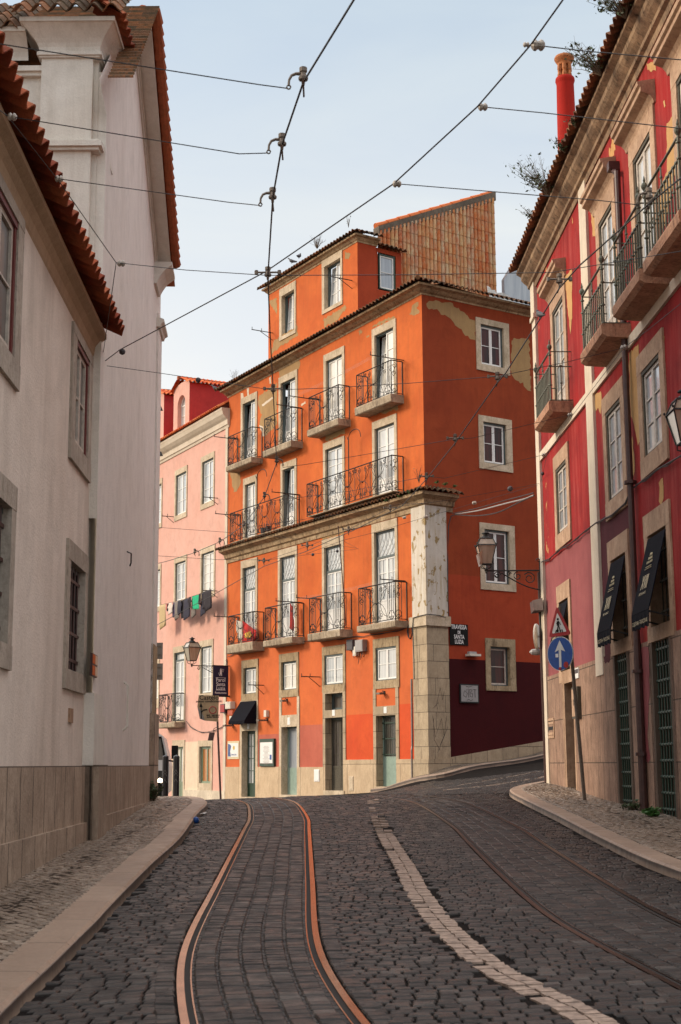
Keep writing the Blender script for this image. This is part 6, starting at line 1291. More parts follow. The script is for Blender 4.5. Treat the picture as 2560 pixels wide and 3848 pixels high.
# banner of the restaurant
o1, _ = at_a(OM, AE-.25, 801, 2540); o0, _ = at_a(OM, AE-.25, 858, 2540); zt, zb = at_a(OM, AE-.25, 830, 2503)[1], at_a(OM, AE-.25, 830, 2615)[1]
BN = Frame(OM.P(AE-.25, 0, 0), OM.n); w_ = o1-o0; t = thing('restaurant_banner', 'navy restaurant banner with a lighthouse emblem hanging off the corner of the orange house', 'banner sign', OM.P(AE-.25, zb, (o0+o1)/2))
slab(BN, (o0, o1, zb, zt), -.012, .012, 'navy', 'cloth', t); mb = MB(); mb.box(BN, 0, o1+.03, zt, zt+.03, -.02, .02); mb.box(BN, 0, o1+.03, zb-.04, zb+.02, -.025, .025); part('rods', mb, M['iron'], t)
cxb = -(o0+o1)/2; fb = lambda x, z, o: BN.P(-x, z, .012+o); H = zt-zb
for s_, f_, sz, sx_ in (('Farol', .475, .21, .95), ('Santa', .335, .20, .92), ('Luzia', .20, .20, .95), ('Restaurante', .075, .105, .98)): text(fb, s_, sz*w_/.66, cxb, zb+H*f_, 'lettering', M['white'], t, .003, sx=sx_)
mb = MB()
for f_ in (.60, .185): mb.box(BN, (o0+o1)/2-w_*.33, (o0+o1)/2+w_*.33, zb+H*f_, zb+H*f_+.012, .012, .016)
c0_ = (o0+o1)/2; e = w_*.5
mb.prism(BN, [(c0_-e*.16, zb+H*.67), (c0_-e*.06, zb+H*.67), (c0_-e*.05, zb+H*.72), (c0_+e*.05, zb+H*.72), (c0_+e*.06, zb+H*.67), (c0_+e*.16, zb+H*.67), (c0_+e*.10, zb+H*.86), (c0_-e*.10, zb+H*.86)], .012, .016); mb.box(BN, c0_-e*.13, c0_+e*.13, zb+H*.86, zb+H*.875, .012, .0165); mb.box(BN, c0_-e*.07, c0_+e*.07, zb+H*.88, zb+H*.91, .012, .0165)
mb.tube([BN.P(c0_-e*.28+e*.10*math.cos(q), zb+H*.85+e*.10*math.sin(q), .014) for q in np.linspace(0, 6.28, 11)[:-1]], .006, 4, True)
for k in range(9): q = -1.9+k*.55; mb.tube([BN.P(c0_-e*.28+e*.14*math.cos(q), zb+H*.85+e*.14*math.sin(q), .014), BN.P(c0_-e*.28+e*.2*math.cos(q), zb+H*.85+e*.2*math.sin(q), .014)], .005, 3)
mb.tube([BN.P(c0_+e*(.16+.14*math.sin(q)), zb+H*(.69+.04*q), .014) for q in np.linspace(0, 2.2, 7)], .006, 4); part('emblem', mb, M['white'], t)
# road sign on a leaning pole in front of the pink house
def flat_frame(u, v, y, ang): c = aty(u, v, y); return Frame((c[0], c[1]), (math.cos(ang), math.sin(ang)))
CF = flat_frame(785, 2660, 47.5, -.05); c = CF.hit(747, 2612), CF.hit(823, 2614), CF.hit(820, 2712), CF.hit(770, 2708), CF.hit(751, 2701)
gp = CF.hit(832, 2990); t = thing('direction_sign', 'bent tan direction sign with an arrow and a red ring on a leaning pole', 'road sign', CF.P(gp[0], -1.5))
mb = MB(); mb.tube([CF.P(gp[0], -1.6, -.05), CF.P(*CF.hit(817, 2712), -.05), CF.P(*CF.hit(812, 2630), -.05)], .035, 7); part('pole', mb, M['rust'], t)
A_, B_, C_, D_, E_ = c; mid = CF.hit(742, 2655); mb = MB(); mb.prism(CF, [A_, B_, C_, D_, CF.hit(765, 2690), CF.hit(753, 2668), mid], -.01, .0); part('panel', mb, M['signtan'], t)
mb = MB(); mb.prism(CF, [mid, CF.hit(753, 2668), CF.hit(765, 2690), D_, E_], -.03, -.012); part('bent_corner', mb, M['greymetal'], t)
fc = lambda x, z, o: CF.P(x, z, o)
for s_, u, v, sz in (('Castelo', 786, 2629, .21), ('acesso condicionado', 786, 2639, .105), ('exc. veiculos', 801, 2690, .085), ('autorizados', 801, 2697, .085)): q = CF.hit(u, v); text(fc, s_, sz, q[0], q[1], 'lettering', M['black'], t, .003, .003)
mb = MB(); q = CF.hit(800, 2668); mb.tube([CF.P(q[0]+.115*math.cos(x), q[1]+.115*math.sin(x), .004) for x in np.linspace(0, 6.28, 21)[:-1]], .014, 4, True); part('red_ring', mb, M['signred'], t)
mb = MB(); q = [CF.hit(757, 2700), CF.hit(756, 2655)]; mb.tube([CF.P(*q[0], .004), CF.P(*q[1], .004)], .016, 4); q = CF.hit(756, 2640); mb.prism(CF, [(q[0], q[1]), (q[0]-.055, q[1]-.15), (q[0]+.055, q[1]-.15)], .003, .008); mb.tube([CF.P(*CF.hit(u, v), .004) for u, v in ((757, 2677), (764, 2669), (779, 2666))], .02, 4); part('arrow', mb, M['black'], t)
mb = MB(); q = CF.hit(795, 2768, -.1); mb.hexa([CF.P(q[0]+x, q[1]+z, -.1+o) for z in (-.13, .13) for x, o in ((-.09+z*.2, 0), (.09+z*.2, 0), (.09+z*.2, .05), (-.09+z*.2, .05))]); mb.tube([CF.P(q[0]+.05, q[1]+.13, -.08), CF.P(q[0]+.08, q[1]+.26, -.08), CF.P(q[0]+.18, q[1]+.30, -.06)], .012, 4)
part('hanging_plate', mb, M['rust'], t)
# backs of two signs at the corner of the white house
for k, (v0, v1) in enumerate(((2415, 2477), (2493, 2555))):
    SB = flat_frame(590, 2450, 27.6, 0.0); r = quadrect(SB, 545, 612, v0, v1); t = thing('road_sign', ('upper' if k == 0 else 'lower')+' of two grey road signs seen from behind at the corner of the white house', 'road sign', SB.P(r[0], r[2])); slab(SB, r, -.01, .0, 'greymetal', 'plate', t)
    mb = MB()
    for f_ in (.25, .75): z = r[2]+(r[3]-r[2])*f_; mb.box(SB, r[0]+.03, r[1]-.04, z-.012, z+.012, .0, .018)
    part('stiffener', mb, M['castiron'], t)
mb = MB(); c0_ = SB.hit(556, 2500); mb.tube([SB.P(c0_[0], -.62, -.06), SB.P(c0_[0], c0_[1]+.9, -.06)], .03, 7); part('sign_post', mb, M['greymetal'], None, label='thin grey post of the two road signs behind the white house corner', cat='sign post')
# crossing sign and one-way sign on a pole, right pavement
ang = -.87; SG = flat_frame(2103, 2400, 24.6, ang); P0 = ground(2199, 3010, .1)
t = thing('crossing_sign', 'red triangle walking figure sign above the blue arrow disc on the right pavement', 'road sign', (P0[0], P0[1], P0[2]))
top = aty(2146, 2440, 24.7); mb = MB(); mb.tube([P0-np.array([0, 0, .1]), top, top+np.array([-.02, 0, .05])], .032, 8); q = SG.P(*SG.hit(2108, 2460), -.03); mb.tube([top, q], .02, 6); mb.tube([q+np.array([0, 0, -.25]), q+np.array([-.01, 0, .85])], .022, 6); part('pole', mb, M['castiron'], t)
tri = [SG.hit(u, v) for u, v in ((2092, 2276), (2062, 2396), (2146, 2384))]; cen = (sum(p[0] for p in tri)/3, sum(p[1] for p in tri)/3)
def shr(f): return [(cen[0]+(a-cen[0])*f, cen[1]+(z-cen[1])*f) for a, z in tri]
def rnd(pl, r=.045):
    out = []
    for i in range(3):
        p = np.array(pl[i]); a = np.array(pl[i-1])-p; b = np.array(pl[(i+1) % 3])-p; a = a/np.linalg.norm(a)*r*1.7; b = b/np.linalg.norm(b)*r*1.7
        out += [tuple(p+a), tuple(p+a*.35+b*.12), tuple(p+a*.12+b*.35), tuple(p+b)]
    return out
mb = MB(); mb.prism(SG, rnd(tri), -.015, 0); part('red_triangle', mb, M['signred'], t); mb = MB(); mb.prism(SG, rnd(shr(.66), .02), 0, .003); part('white_field', mb, M['signwhite'], t)
mb = MB(); S_ = .0050; ox, oz = cen[0]+.0, cen[1]-.02
def fig(pts, r): mb.tube([SG.P(ox+x*S_, oz+z*S_, .005) for x, z in pts], r, 5)
mb.lathe(SG.P(ox-.01, oz+.135, .002), [(.022, 0), (.022, .006)], 10, ax=SG.n); fig([(-2, 20), (0, 4)], .020); fig([(-4, 20), (-8, 12), (-6, 6)], .008); fig([(1, 20), (6, 13), (9, 6)], .008); fig([(-1, 4), (-5, -8), (-6, -18)], .011); fig([(1, 4), (5, -6), (9, -16)], .011)
for k in range(4): x = -16+k*10; mb.prism(SG, [(ox+x*S_, oz-19*S_), (ox+(x+5)*S_, oz-19*S_), (ox+(x+5.5-(k-1.5)*1.5)*S_, oz-9*S_), (ox+(x+1.5-(k-1.5)*1.5)*S_, oz-9*S_)], .003, .006)
part('walking_figure', mb, M['black'], t)
t2 = thing('one_way_sign', 'round blue sign with a white upward arrow and stickers, under the red triangle sign', 'road sign', (P0[0]-.3, P0[1], cen[1]-.6)); cc = SG.hit(2105.5, 2456); R0 = (SG.hit(2105, 2392)[1]-SG.hit(2105, 2520)[1])/2
mb = MB(); mb.lathe(SG.P(cc[0], cc[1], -.015), [(R0, 0), (R0, .015)], 36, ax=SG.n); part('rim', mb, M['signwhite'], t2); mb = MB(); mb.lathe(SG.P(cc[0], cc[1], 0), [(R0*.965, 0), (R0*.965, .003)], 36, ax=SG.n); part('disc', mb, M['signblue'], t2)
mb = MB(); k = R0; mb.prism(SG, [(cc[0]+x*k, cc[1]+z*k) for x, z in ((-.09, -.80), (.09, -.80), (.09, .22), (.40, .10), (0, .78), (-.40, .10), (-.09, .22))], .003, .006); part('arrow', mb, M['signwhite'], t2)
mb = MB(); mb.lathe(SG.P(cc[0]+.13*1, cc[1]-.20, .006), [(.055, 0), (.055, .003)], 12, ax=SG.n); mb.lathe(SG.P(cc[0]-.01, cc[1]-.26, .006), [(.028, 0), (.028, .003)], 10, ax=SG.n); part('sticker', mb, M['signred'], t2); mb = MB(); mb.box(SG, cc[0]-.1, cc[0]-.04, cc[1]-.06, cc[1]+.0, .006, .009); part('sticker', mb, M['white'], t2)
# ================================================================ on the red house
for k, (px, lab) in enumerate(((A3, 'leftmost'), (B3, 'middle'), (C3, 'rightmost'))):
    a0, a1 = px[0]+.02, px[1]-.02; zt = px[3]-.06
    if k == 0: of, zf = at_a(RD, a0, 2063, 2452)
    elif k == 1: of, zf = at_a(RD, a1, 2297, 2363)
    else: of, zf = at_a(RD, a1, 2440, 2290)
    of = min(of, .8); t = awning(RD, a0, a1, zt, of, zf, .22, 'dark drop awning printed in gold on the red house, %s of three' % lab, side=False)
    al_ = math.atan2(zt-zf, of); L_ = math.hypot(zt-zf, of); am = (a0+a1)/2
    fa = lambda x, z, o: RD.P(x+am, zt-(L_-z)*math.sin(al_)+o*.6+.014, .02+(L_-z)*math.cos(al_)+.014+o*.8)      # z measured up the slope from the front edge
    text(fa, 'XVIII', .30, 0, L_*.30, 'numerals', M['gold'], t, .004, .004, sx=.62); text(fa, 'RESTAURANTE', .06, 0, L_*.22, 'lettering', M['gold'], t, 0, .004)
    mb = MB()
    for j, (w_, z) in enumerate(((.20, .56), (.17, .585), (.14, .63), (.09, .68), (.045, .73))):
        for i in range(4 if j > 1 else 1):
            if j < 2: pts = [fa(-w_, L_*z, .004), fa(w_, L_*z, .004)]
            else: x = -w_+2*w_*i/3; pts = [fa(x-.02, L_*z, .004), fa(x, L_*z+.035, .004), fa(x+.02, L_*z, .004)]
            mb.tube(pts, .006, 4)
    part('emblem', mb, M['gold'], t); text(lambda x, z, o: RD.P(x+am, zf-.16+z, of+.014+o), 'CUQUITARIA • TRADICIONAIS', .085, 0, 0, 'lettering', M['gold'], t, 0, .004, sx=.8)
mb = MB(); A0, Z1 = RD.hit(2330, 517, .09); a = RD.hit(2356, 1400, .07)[0]; mb.tube([RD.P(a, 9.5, .09), RD.P(a, 6.75, .09)], .05, 9); mb.lathe(RD.P(a, 6.7, .09), [(.075, 0), (.075, .08)], 9)
t = thing('drainpipe', 'rust brown drainpipe running the full height of the red house between its windows', 'drainpipe', RD.P(a, -.8)); part('upper_pipe', mb, M['rust'], t, smooth=False)
mb = MB(); mb.tube([RD.P(a, 6.75, .09), RD.P(a-.0, 2.0, .09), RD.P(a, 1.6, .09), RD.P(a, -.85, .09)], [.05, .05, .062, .066], 9); part('lower_pipe', mb, M['rust'], t)
mb = MB(); mb.box(RD, a-.34, a-.18, 9.62, 9.76, .0, .18); mb.tube([RD.P(a-.26, 9.65, .1), RD.P(a-.15, 9.55, .1), RD.P(a, 9.5, .09)], .04, 6); part('hopper', mb, M['rust'], t)
for z in (7.9, 4.3, 1.35, .1): mb = MB(); mb.lathe(RD.P(a, z, .09), [(.10, 0), (.10, .05)], 9); part('pipe_clip', mb, M['rust'], t)
mb = MB(); p0, p1 = RD.P(.02, 4.1, .08), RD.P(.05, -.45, .07); mb.tube([p0, (p0+p1)/2, p1], .028, 6); part('corner_pipe', mb, M['rust'], None, label='thin rusty pipe down the far corner of the red house', cat='pipe')
t = thing('junction_box', 'rusty red junction box on the white corner quoin of the red house', 'junction box', RD.P(.1, 3.2)); r = rect(RD, 2006, 2044, 2252, 2292, 'R', .2); mb = MB(); q0, q1 = aty(2004, 2258, 30.5), aty(2042, 2293, 30.2)
mb.hexa([(q0[0], 30.9, q1[2]), (q1[0], 30.7, q1[2]), (q1[0], 30.2, q1[2]), (q0[0], 30.4, q1[2]+.02), (q0[0]-.02, 30.9, q0[2]), (q1[0]-.01, 30.7, q0[2]+.03), (q1[0]-.01, 30.2, q0[2]+.03), (q0[0]-.02, 30.4, q0[2])]); part('casing', mb, M['rust'], t)
mb = MB(); mb.tube([(q1[0]-.03, 30.6, q1[2]), (q1[0]-.01, 30.6, q1[2]-.35), (q1[0]+.04, 30.7, q1[2]-.6)], .02, 5); part('outlet', mb, M['iron'], t)
t = thing('traffic_mirror', 'round convex mirror seen edge on at the corner of the red house', 'mirror', RD.P(-.05, 2.0)); q = aty(2020, 2392, 30.9); mb = MB(); mb.lathe(q, [(.05, -.05), (.24, -.03), (.28, 0), (.28, .03), (.22, .04)], 20, ax=(-.93, .36, 0)); part('mirror_housing', mb, M['cream_plastic'], t); mb = MB(); mb.tube([q, q+np.array([.12, -.05, 0]), RD.P(.1, q[2], .0)], .02, 5); part('arm', mb, M['iron'], t)
t = thing('wall_light', 'small oval lamp below the convex mirror at the red house corner', 'lamp', RD.P(-.05, 1.8)); q = aty(2016, 2450, 30.9); mb = MB(); mb.lathe(q+np.array([.05, 0, 0]), [(.01, -.20), (.06, -.15), (.075, -.05), (.06, .05), (.03, .10)], 10, ax=(1, 0, 0)); part('shade', mb, M['greybox'], t); mb = MB(); mb.tube([q+np.array([.1, 0, 0]), RD.P(.1, q[2]+.05, .0)], .018, 5); part('arm', mb, M['iron'], t)
r = rect(RD, 2169, 2183, 2508, 2547); t = thing('info_plate', 'small white plate with a dark header on the stone above the notice board', 'plate', RD.P(r[0], r[2])); slab(RD, r, .03, .05, 'white', 'plate', t); slab(RD, (r[0]+.02, r[1]-.02, r[3]-.1, r[3]-.02), .05, .054, 'darkbox', 'header', t)
r = rect(RD, 2168, 2191, 2578, 2698); t = thing('notice_board', 'tall narrow glazed notice board on the stone base behind the sign pole', 'notice board', RD.P(r[0], r[2])); slab(RD, r, .03, .10, 'oldwood', 'frame', t); slab(RD, (r[0]+.04, r[1]-.04, r[2]+.04, r[3]-.04), .10, .106, 'redtrim', 'sheet', t); text(lambda x, z, o: RD.P(x, z, .106+o), 'XVIII', .17, (r[0]+r[1])/2, (r[2]+r[3])/2-.05, 'numerals', M['black'], t, .003, sx=.6)
cable('facade_cable', 'black telephone cable drooping along the red house from its far corner', 'cable', onf(RD, [(2036, 2112), (2065, 2100), (2100, 2068), (2140, 2045), (2200, 1995), (2240, 1965), (2300, 1935), (2350, 1890), (2372, 1840), (2440, 1790), (2470, 1765), (2530, 1730), (2600, 1690)], .05), .013, twist=1)
# ================================================================ bollards, van, litter
for k, (u, w0) in enumerate(((620.5, 0), (661.5, 1))):
    y = 29.2 if k == 0 else 28.3; c = aty(u, 2990, y); z = Tf(c[0], c[1])+.08; ht = aty(u, 2838, y)[2]-z; t = thing('bollard', ('black bollard in front of the van, nearer the white house wall' if k == 0 else 'black bollard with scratched graffiti beside the kerb, right of its twin'), 'bollard', (c[0], c[1], z), 'bollards at the kerb'); mb = MB(); mb.lathe((c[0], c[1], z-.1), [(.064, 0), (.064, ht+.07), (.056, ht+.085), (.02, ht+.10), (0.001, ht+.11)], 16); part('post', mb, mk('bollard_black', (.012, .010, .014), .28, var=.2), t)
    mb = MB(); C_ = (c[0], c[1])
    for zz, dx in ((.62, .0), (.55, .01), (.40, -.01)):
        mb.tube([(c[0]+.066*math.sin(q), c[1]-.066*math.cos(q), z+ht*zz+.03*math.cos(q*5)) for q in np.linspace(-.5+dx, .6, 6)], .003, 3)
    part('scratched_mark', mb, M['greybox'], t)
VF = flat_frame(600, 2900, 35.0, .10); t = thing('van', 'white and black van with a lit headlight half hidden behind the white house', 'van', VF.P(-.8, -1.15)); V0 = VF.hit(634, 2900)[0]; zr_ = VF.hit(600, 2752)[1]; W_ = 1.95; zg = Tf(*VF.P(V0-1, 0)[:2])
vb_ = MB(); prof = [(V0-W_, zg+.35), (V0, zg+.35), (V0+.02, zg+1.0), (V0-.07, zr_-.42), (V0-.16, zr_-.08), (V0-.28, zr_), (V0-W_+.28, zr_), (V0-W_+.16, zr_-.08), (V0-W_+.07, zr_-.42), (V0-W_-.02, zg+1.0)]
vb_.prism(VF, prof, -4.5, -.35); vb_.prism(VF, [(a, min(z, zg+1.15)) for a, z in prof], -.36, .0)
part('body', vb_, mk('van_white_paint', (.66, .64, .62), .3, var=.05), t); mb = MB(); mb.prism(VF, [(V0-W_+.12, zg+1.16), (V0-.12, zg+1.16), (V0-.22, zr_-.12), (V0-W_+.22, zr_-.12)], -.345, -.33)
part('windscreen', mb, M['glass_left'], t); mb = MB(); mb.tube([VF.P(V0-.10, zg+1.16, -.32), VF.P(V0-.20, zr_-.12, -.32), VF.P(V0-W_+.2, zr_-.12, -.32), VF.P(V0-W_+.1, zg+1.16, -.32)], .03, 5); part('windscreen_seal', mb, M['black'], t)
mb = MB(); mb.box(VF, V0-W_+.1, V0-.02, zg+.25, zg+.62, -.2, .05); mb.box(VF, V0-1.5, V0-.45, zg+.98, zg+1.12, 0, .015); part('bumper', mb, M['black'], t); mb = MB(); mb.box(VF, V0-.48, V0-.06, zg+.66, zg+.90, .0, .02); hl = part('headlight', mb, mk('headlight_black', (.03, .03, .03), .2), t)
em = N('headlight_glow'); em.b.inputs['Emission Color'].default_value = (1, .82, .55, 1); em.b.inputs['Emission Strength'].default_value = 9; mb = MB(); q = VF.hit(602, 2934, .03); mb.lathe(VF.P(q[0], q[1], .02), [(.06, 0), (.05, .02), (.02, .03)], 14, ax=VF.n); part('bulb', mb, em.out((.9, .8, .6), .3), hl)
mb = MB(); mb.box(VF, V0+.06, V0+.22, zg+1.18, zg+1.50, -.28, -.12); mb.tube([VF.P(V0-.05, zg+1.15, -.3), VF.P(V0+.12, zg+1.12, -.2)], .02, 5); part('wing_mirror', mb, M['black'], t)
for k, a in enumerate((V0-.22, V0-W_+.02)): mb = MB(); mb.lathe(VF.P(a, zg+.32, -.75), [(.32, 0), (.33, .05), (.33, .17), (.32, .2)], 18, ax=VF.d); part('wheel', mb, M['black'], t)
def litter(u, v, s, mat, name, lab, cat, kind=0):
    p = ground(u, v, .01); mb = MB(); rg = random.Random(u)
    if kind == 0:
        for k in range(3): q = p+np.array([rg.uniform(-s, s), rg.uniform(-s, s), .01]); mb.add([q+np.array([rg.uniform(-s, s), rg.uniform(-s, s), rg.uniform(0, s*.7)]) for _ in range(4)], [(0, 1, 2), (0, 1, 3), (1, 2, 3), (0, 2, 3)])
    else: mb.lathe(p, [(s*.3, 0), (s*.8, s*.4), (s, s), (s*.8, s*1.6), (s*.2, s*2)], 10)
    part(name, mb, M[mat], None, label=lab, cat=cat)
litter(778, 3066, .09, 'white', 'crumpled_paper', 'white crumpled paper on the dark setts near the left kerb', 'litter'); litter(736, 3095, .05, 'signblue', 'ball', 'small blue and white ball in the gutter by the left kerb', 'ball', 1); litter(755, 3100, .035, 'white', 'paper_scrap', 'scrap of pale paper beside the small ball in the gutter', 'litter')
litter(2384, 3058, .07, 'white', 'paper_scrap', 'white paper scrap against the wall of the red house', 'litter'); litter(438, 3516, .025, 'CG', 'bottle_cap', 'tiny bright green scrap on the road by the left kerb', 'litter') if 'CG' in M else None
# small things on the left walls
r = rect(TW, 338, 357, 2464, 2548); t = thing('tile_plaque', 'small orange and cream tiled plaque on the white house by its near corner', 'plaque', TW.P(r[0], r[2])); slab(TW, r, 0, .03, 'rust', 'backing', t)
for i in (0, 1):
    for j in (0, 1): w_, h = (r[1]-r[0])/2, (r[3]-r[2])/2; slab(TW, (r[0]+i*w_+.012, r[0]+(i+1)*w_-.012, r[2]+j*h+.012, r[2]+(j+1)*h-.012), .03, .036, 'orange_low' if i == 0 else 'cream', 'tile', t)
mb = MB(); q = TW.hit(463, 2680); mb.tube([TW.P(q[0], q[1]-.25, .0), TW.P(q[0], q[1]-.2, .06), TW.P(q[0]+.02, q[1]+.4, .06), TW.P(q[0], q[1]+.45, 0)], .02, 5); part('wall_bracket', mb, M['capwhite'], None, label='long pale metal bracket on the white house wall', cat='bracket')
mb = MB(); q = TW.hit(478, 2100); mb.tube([TW.P(q[0]-.06, q[1]+.1, 0), TW.P(q[0], q[1]+.08, .06), TW.P(q[0], q[1]-.06, .06), TW.P(q[0]+.05, q[1]-.1, .04)], .012, 5); part('wall_hook', mb, M['iron'], None, label='small rusty hook high on the white house wall', cat='hook')
for v, lab in ((1510, 'upper'), (1680, 'lower')): q = aty(600, v, 26.6); mb = MB(); mb.tube([q+np.array([-.08, 0, .05]), q, q+np.array([0, 0, -.1])], .014, 5); mb.lathe(q+np.array([.02, 0, -.17]), [(.05, 0), (.03, .04), (.015, .08)], 8); part('cable_clamp', mb, M['iron'], None, label=lab+' black cable clamp on the far edge of the white house', cat='clamp')
# pale sheet roof between the houses
NB = Frame(OS.P(5.0, 0, -.6), OS.d); q0, q1 = NB.hit(1862, 1060), NB.hit(2010, 1140); mb = MB(); rg = random.Random(2); K_ = 14
for i in range(K_+1):
    for j in range(5): x = q0[0]+(q1[0]-q0[0])*i/K_; zt = q0[1]+(q1[1]-q0[1])*i/K_; mb.v.append(tuple(NB.P(x, 14.9+(zt-14.9)*j/4+rg.uniform(-.05, .05), rg.uniform(-.1, .1)+.1*math.sin(i*1.3)-j*.12)))
for i in range(K_):
    for j in range(4): b = i*5+j; mb.f.append((b, b+5, b+6, b+1)); mb.m.append(0)
part('sheet_roof', mb, mk('dirty_white_sheet', (.52, .50, .46), .5, var=.4, scale=4, bump=.03), None, label='crumpled pale sheet roof between the orange and the red house', cat='roof sheet', smooth=True)
GB = Frame(OS.P(8.0, 0, -3), OS.d); mb = MB(); _g = [GB.hit(1895, 1050), GB.hit(1962, 940), GB.hit(2010, 900)]; mb.prism(GB, [(_g[0][0], -1)]+_g+[(_g[2][0], -1)], -.15, 0); part('glazed_lean_to', mb, M['glass_blue'], None, label='pale green glazed lean-to rising behind the sheet roof', cat='lean-to')
# ================================================================ overhead wires
def wire(name, lab, cat, pts, r=.005, group=None, sag=0):
    P3 = [aty(u, v, y) for u, v, y in pts]; mb = MB(); q = []
    for i in range(len(P3)-1):
        n = 5
        for k in range(n): t = k/n; q.append(P3[i]+(P3[i+1]-P3[i])*t-np.array([0, 0, sag*math.sin(math.pi*t)]))
    q.append(P3[-1]); mb.tube(q, r, 5); return part(name, mb, M['wire'], None, label=lab, cat=cat, group=group), P3
T1 = [(1360, -70, 7.6), (1330, 0, 8), (1235, 155, 8.5), (1140, 310, 9.1), (1060, 545, 10.05), (1025, 745, 11), (1007, 1037, 13), (1015, 1250, 15), (1027, 1470, 17.6), (1040, 1740, 22), (994, 1867, 25.7), (916, 1975, 28), (826, 2036, 29.9), (732, 2077, 31.3), (624, 2110, 32.7), (560, 2125, 34)]
T3 = [(2700, 560, 9.6), (2560, 668, 10.6), (2440, 765, 11.3), (2176, 1000, 12.6), (2103, 1083, 13.3), (1900, 1403, 16.5), (1868, 1440, 17), (1711, 1665, 20), (1603, 1800, 23), (1513, 1900, 25.5), (1345, 1985, 27), (1150, 2072, 29), (992, 2128, 31), (820, 2225, 33), (584, 2352, 36), (500, 2400, 38)]
wire('tram_wire', 'tram contact wire above the left track, bending left in front of the orange house', 'tram wire', T1, .0075, 'tram contact wires')
wire('tram_wire', 'tram contact wire above the right track, from the right edge past the corner pilaster', 'tram wire', T3, .0075, 'tram contact wires')
wire('pull_off_wire', 'long diagonal wire from the left wall up to the top right of the sky', 'tram wire', [(380, 1368, 17.9), (450, 1315, 17.2), (1000, 1020, 13.4), (1480, 690, 11.2), (1795, 400, 10.2), (1995, 168, 9.3), (2115, 0, 8.7), (2200, -130, 8.3)], .0065)
def hanger(u, v, y, side, s=1.0, name='wire_hanger', lab='', arm=True):
    p = aty(u, v, y); t = thing(name, lab, 'wire hanger', p, 'insulated hangers on the tram wires'); mb = MB()
    mb.lathe(p+np.array([0, 0, -.01]), [(.010, -.03), (.014, .0), (.032, .008), (.034, .026), (.022, .04), (.020, .06), (.027, .068), (.027, .098), (.016, .103)], 10); part('bell', mb, M['castiron'], t)
    mb = MB(); sx = side
    if arm: mb.tube([p+np.array([sx*x, 0, z]) for x, z in ((.02, .045), (.05, .045), (.08, .032), (.097, .0), (.10, -.04))], [.013, .011, .010, .009, .010], 6); mb.tube([p+np.array([sx*.10+.014*math.cos(q), 0, -.054+.014*math.sin(q)]) for q in np.linspace(0, 6.28, 9)[:-1]], .006, 4, True)
    else: mb.tube([p+np.array([-.11, 0, .035]), p+np.array([.11, 0, .035])], .010, 5); mb.lathe(p+np.array([-.11, 0, .035]), [(.018, -.02), (.018, .02)], 6); mb.lathe(p+np.array([.11, 0, .035]), [(.018, -.02), (.018, .02)], 6)
    mb.tube([p+np.array([0, -.14, -.055]), p+np.array([0, 0, -.03]), p+np.array([0, .14, -.055])], .007, 5); part('arm', mb, M['castiron'], t); return p
HL = {(1140, 300): 'highest on the left wire', (1060, 545): 'second from the top on the left wire', (1025, 745): 'third from the top on the left wire', (1007, 1037): 'where the level span wire crosses the left wire', (1027, 1470): 'level with the third floor balconies', (1040, 1736): 'below the second upper balcony', (994, 1867): 'in front of the left long balcony', (916, 1975): 'before the left end of the long balcony', (826, 2036): 'at the far left on the edge of the pink house', (732, 2077): 'in front of the pink house'}
for (u, v, y), sd, ar in (((1140, 300, 9.1), -1, 1), ((1060, 545, 10.05), -1, 1), ((1025, 745, 11), -1, 1), ((1007, 1037, 13), -1, 0), ((1027, 1470, 17.6), -1, 0), ((1040, 1736, 22), 1, 1), ((994, 1867, 25.7), 1, 1), ((916, 1975, 28), 1, 1), ((826, 2036, 29.9), 1, 1), ((732, 2077, 31.3), 1, 1)):
    hanger(u, v, y, sd, 1, lab='hanger on the tram wire, '+HL[(u, v)], arm=bool(ar))
for (u, v, y, sd, ar, lab) in ((2440, 745, 11.3, -1, 1, 'nearest on the right wire, before the red house balconies'), (2103, 1062, 13.3, -1, 0, 'under the end of the red house eaves'), (1870, 1425, 17, -1, 0, 'under the top window of the lane side wall'), (1711, 1655, 20, -1, 0, 'left of the second lane window'), (1603, 1797, 23, -1, 0, 'above the mossy ledge at the house corner'), (1467, 1915, 26, -1, 0, 'in front of the mid cornice'), (1310, 1995, 28, -1, 0, 'above the third first-floor window'), (1155, 2055, 29.5, -1, 0, 'between the second and third first-floor windows'), (992, 2112, 31, -1, 0, 'left of the second first-floor window')):
    hanger(u, v, y, sd, 1, lab='hanger on the tram wire, '+lab, arm=bool(ar))
def insul(u, v, y, ang, lab, s=.05):
    p = aty(u, v, y); d = (math.cos(ang), 0, math.sin(ang)); mb = MB(); mb.lathe(p-np.array(d)*s*.8, [(s*.3, 0), (s*.62, s*.25), (s*.7, s*.5), (s*.45, s*.8), (s*.7, s*1.1), (s*.62, s*1.35), (s*.3, s*1.6)], 10, ax=d)
    part('insulator', mb, M['porcelain'], None, label=lab, cat='insulator', group='insulators on the span wires')
def ball(u, v, y, lab, s=.035): p = aty(u, v, y); mb = MB(); mb.lathe(p-np.array([0, 0, s]), [(.005, 0), (s*.8, s*.35), (s, s), (s*.8, s*1.65), (.005, s*2)], 8); part('insulator', mb, M['darkbox'], None, label=lab, cat='insulator', group='insulators on the span wires')
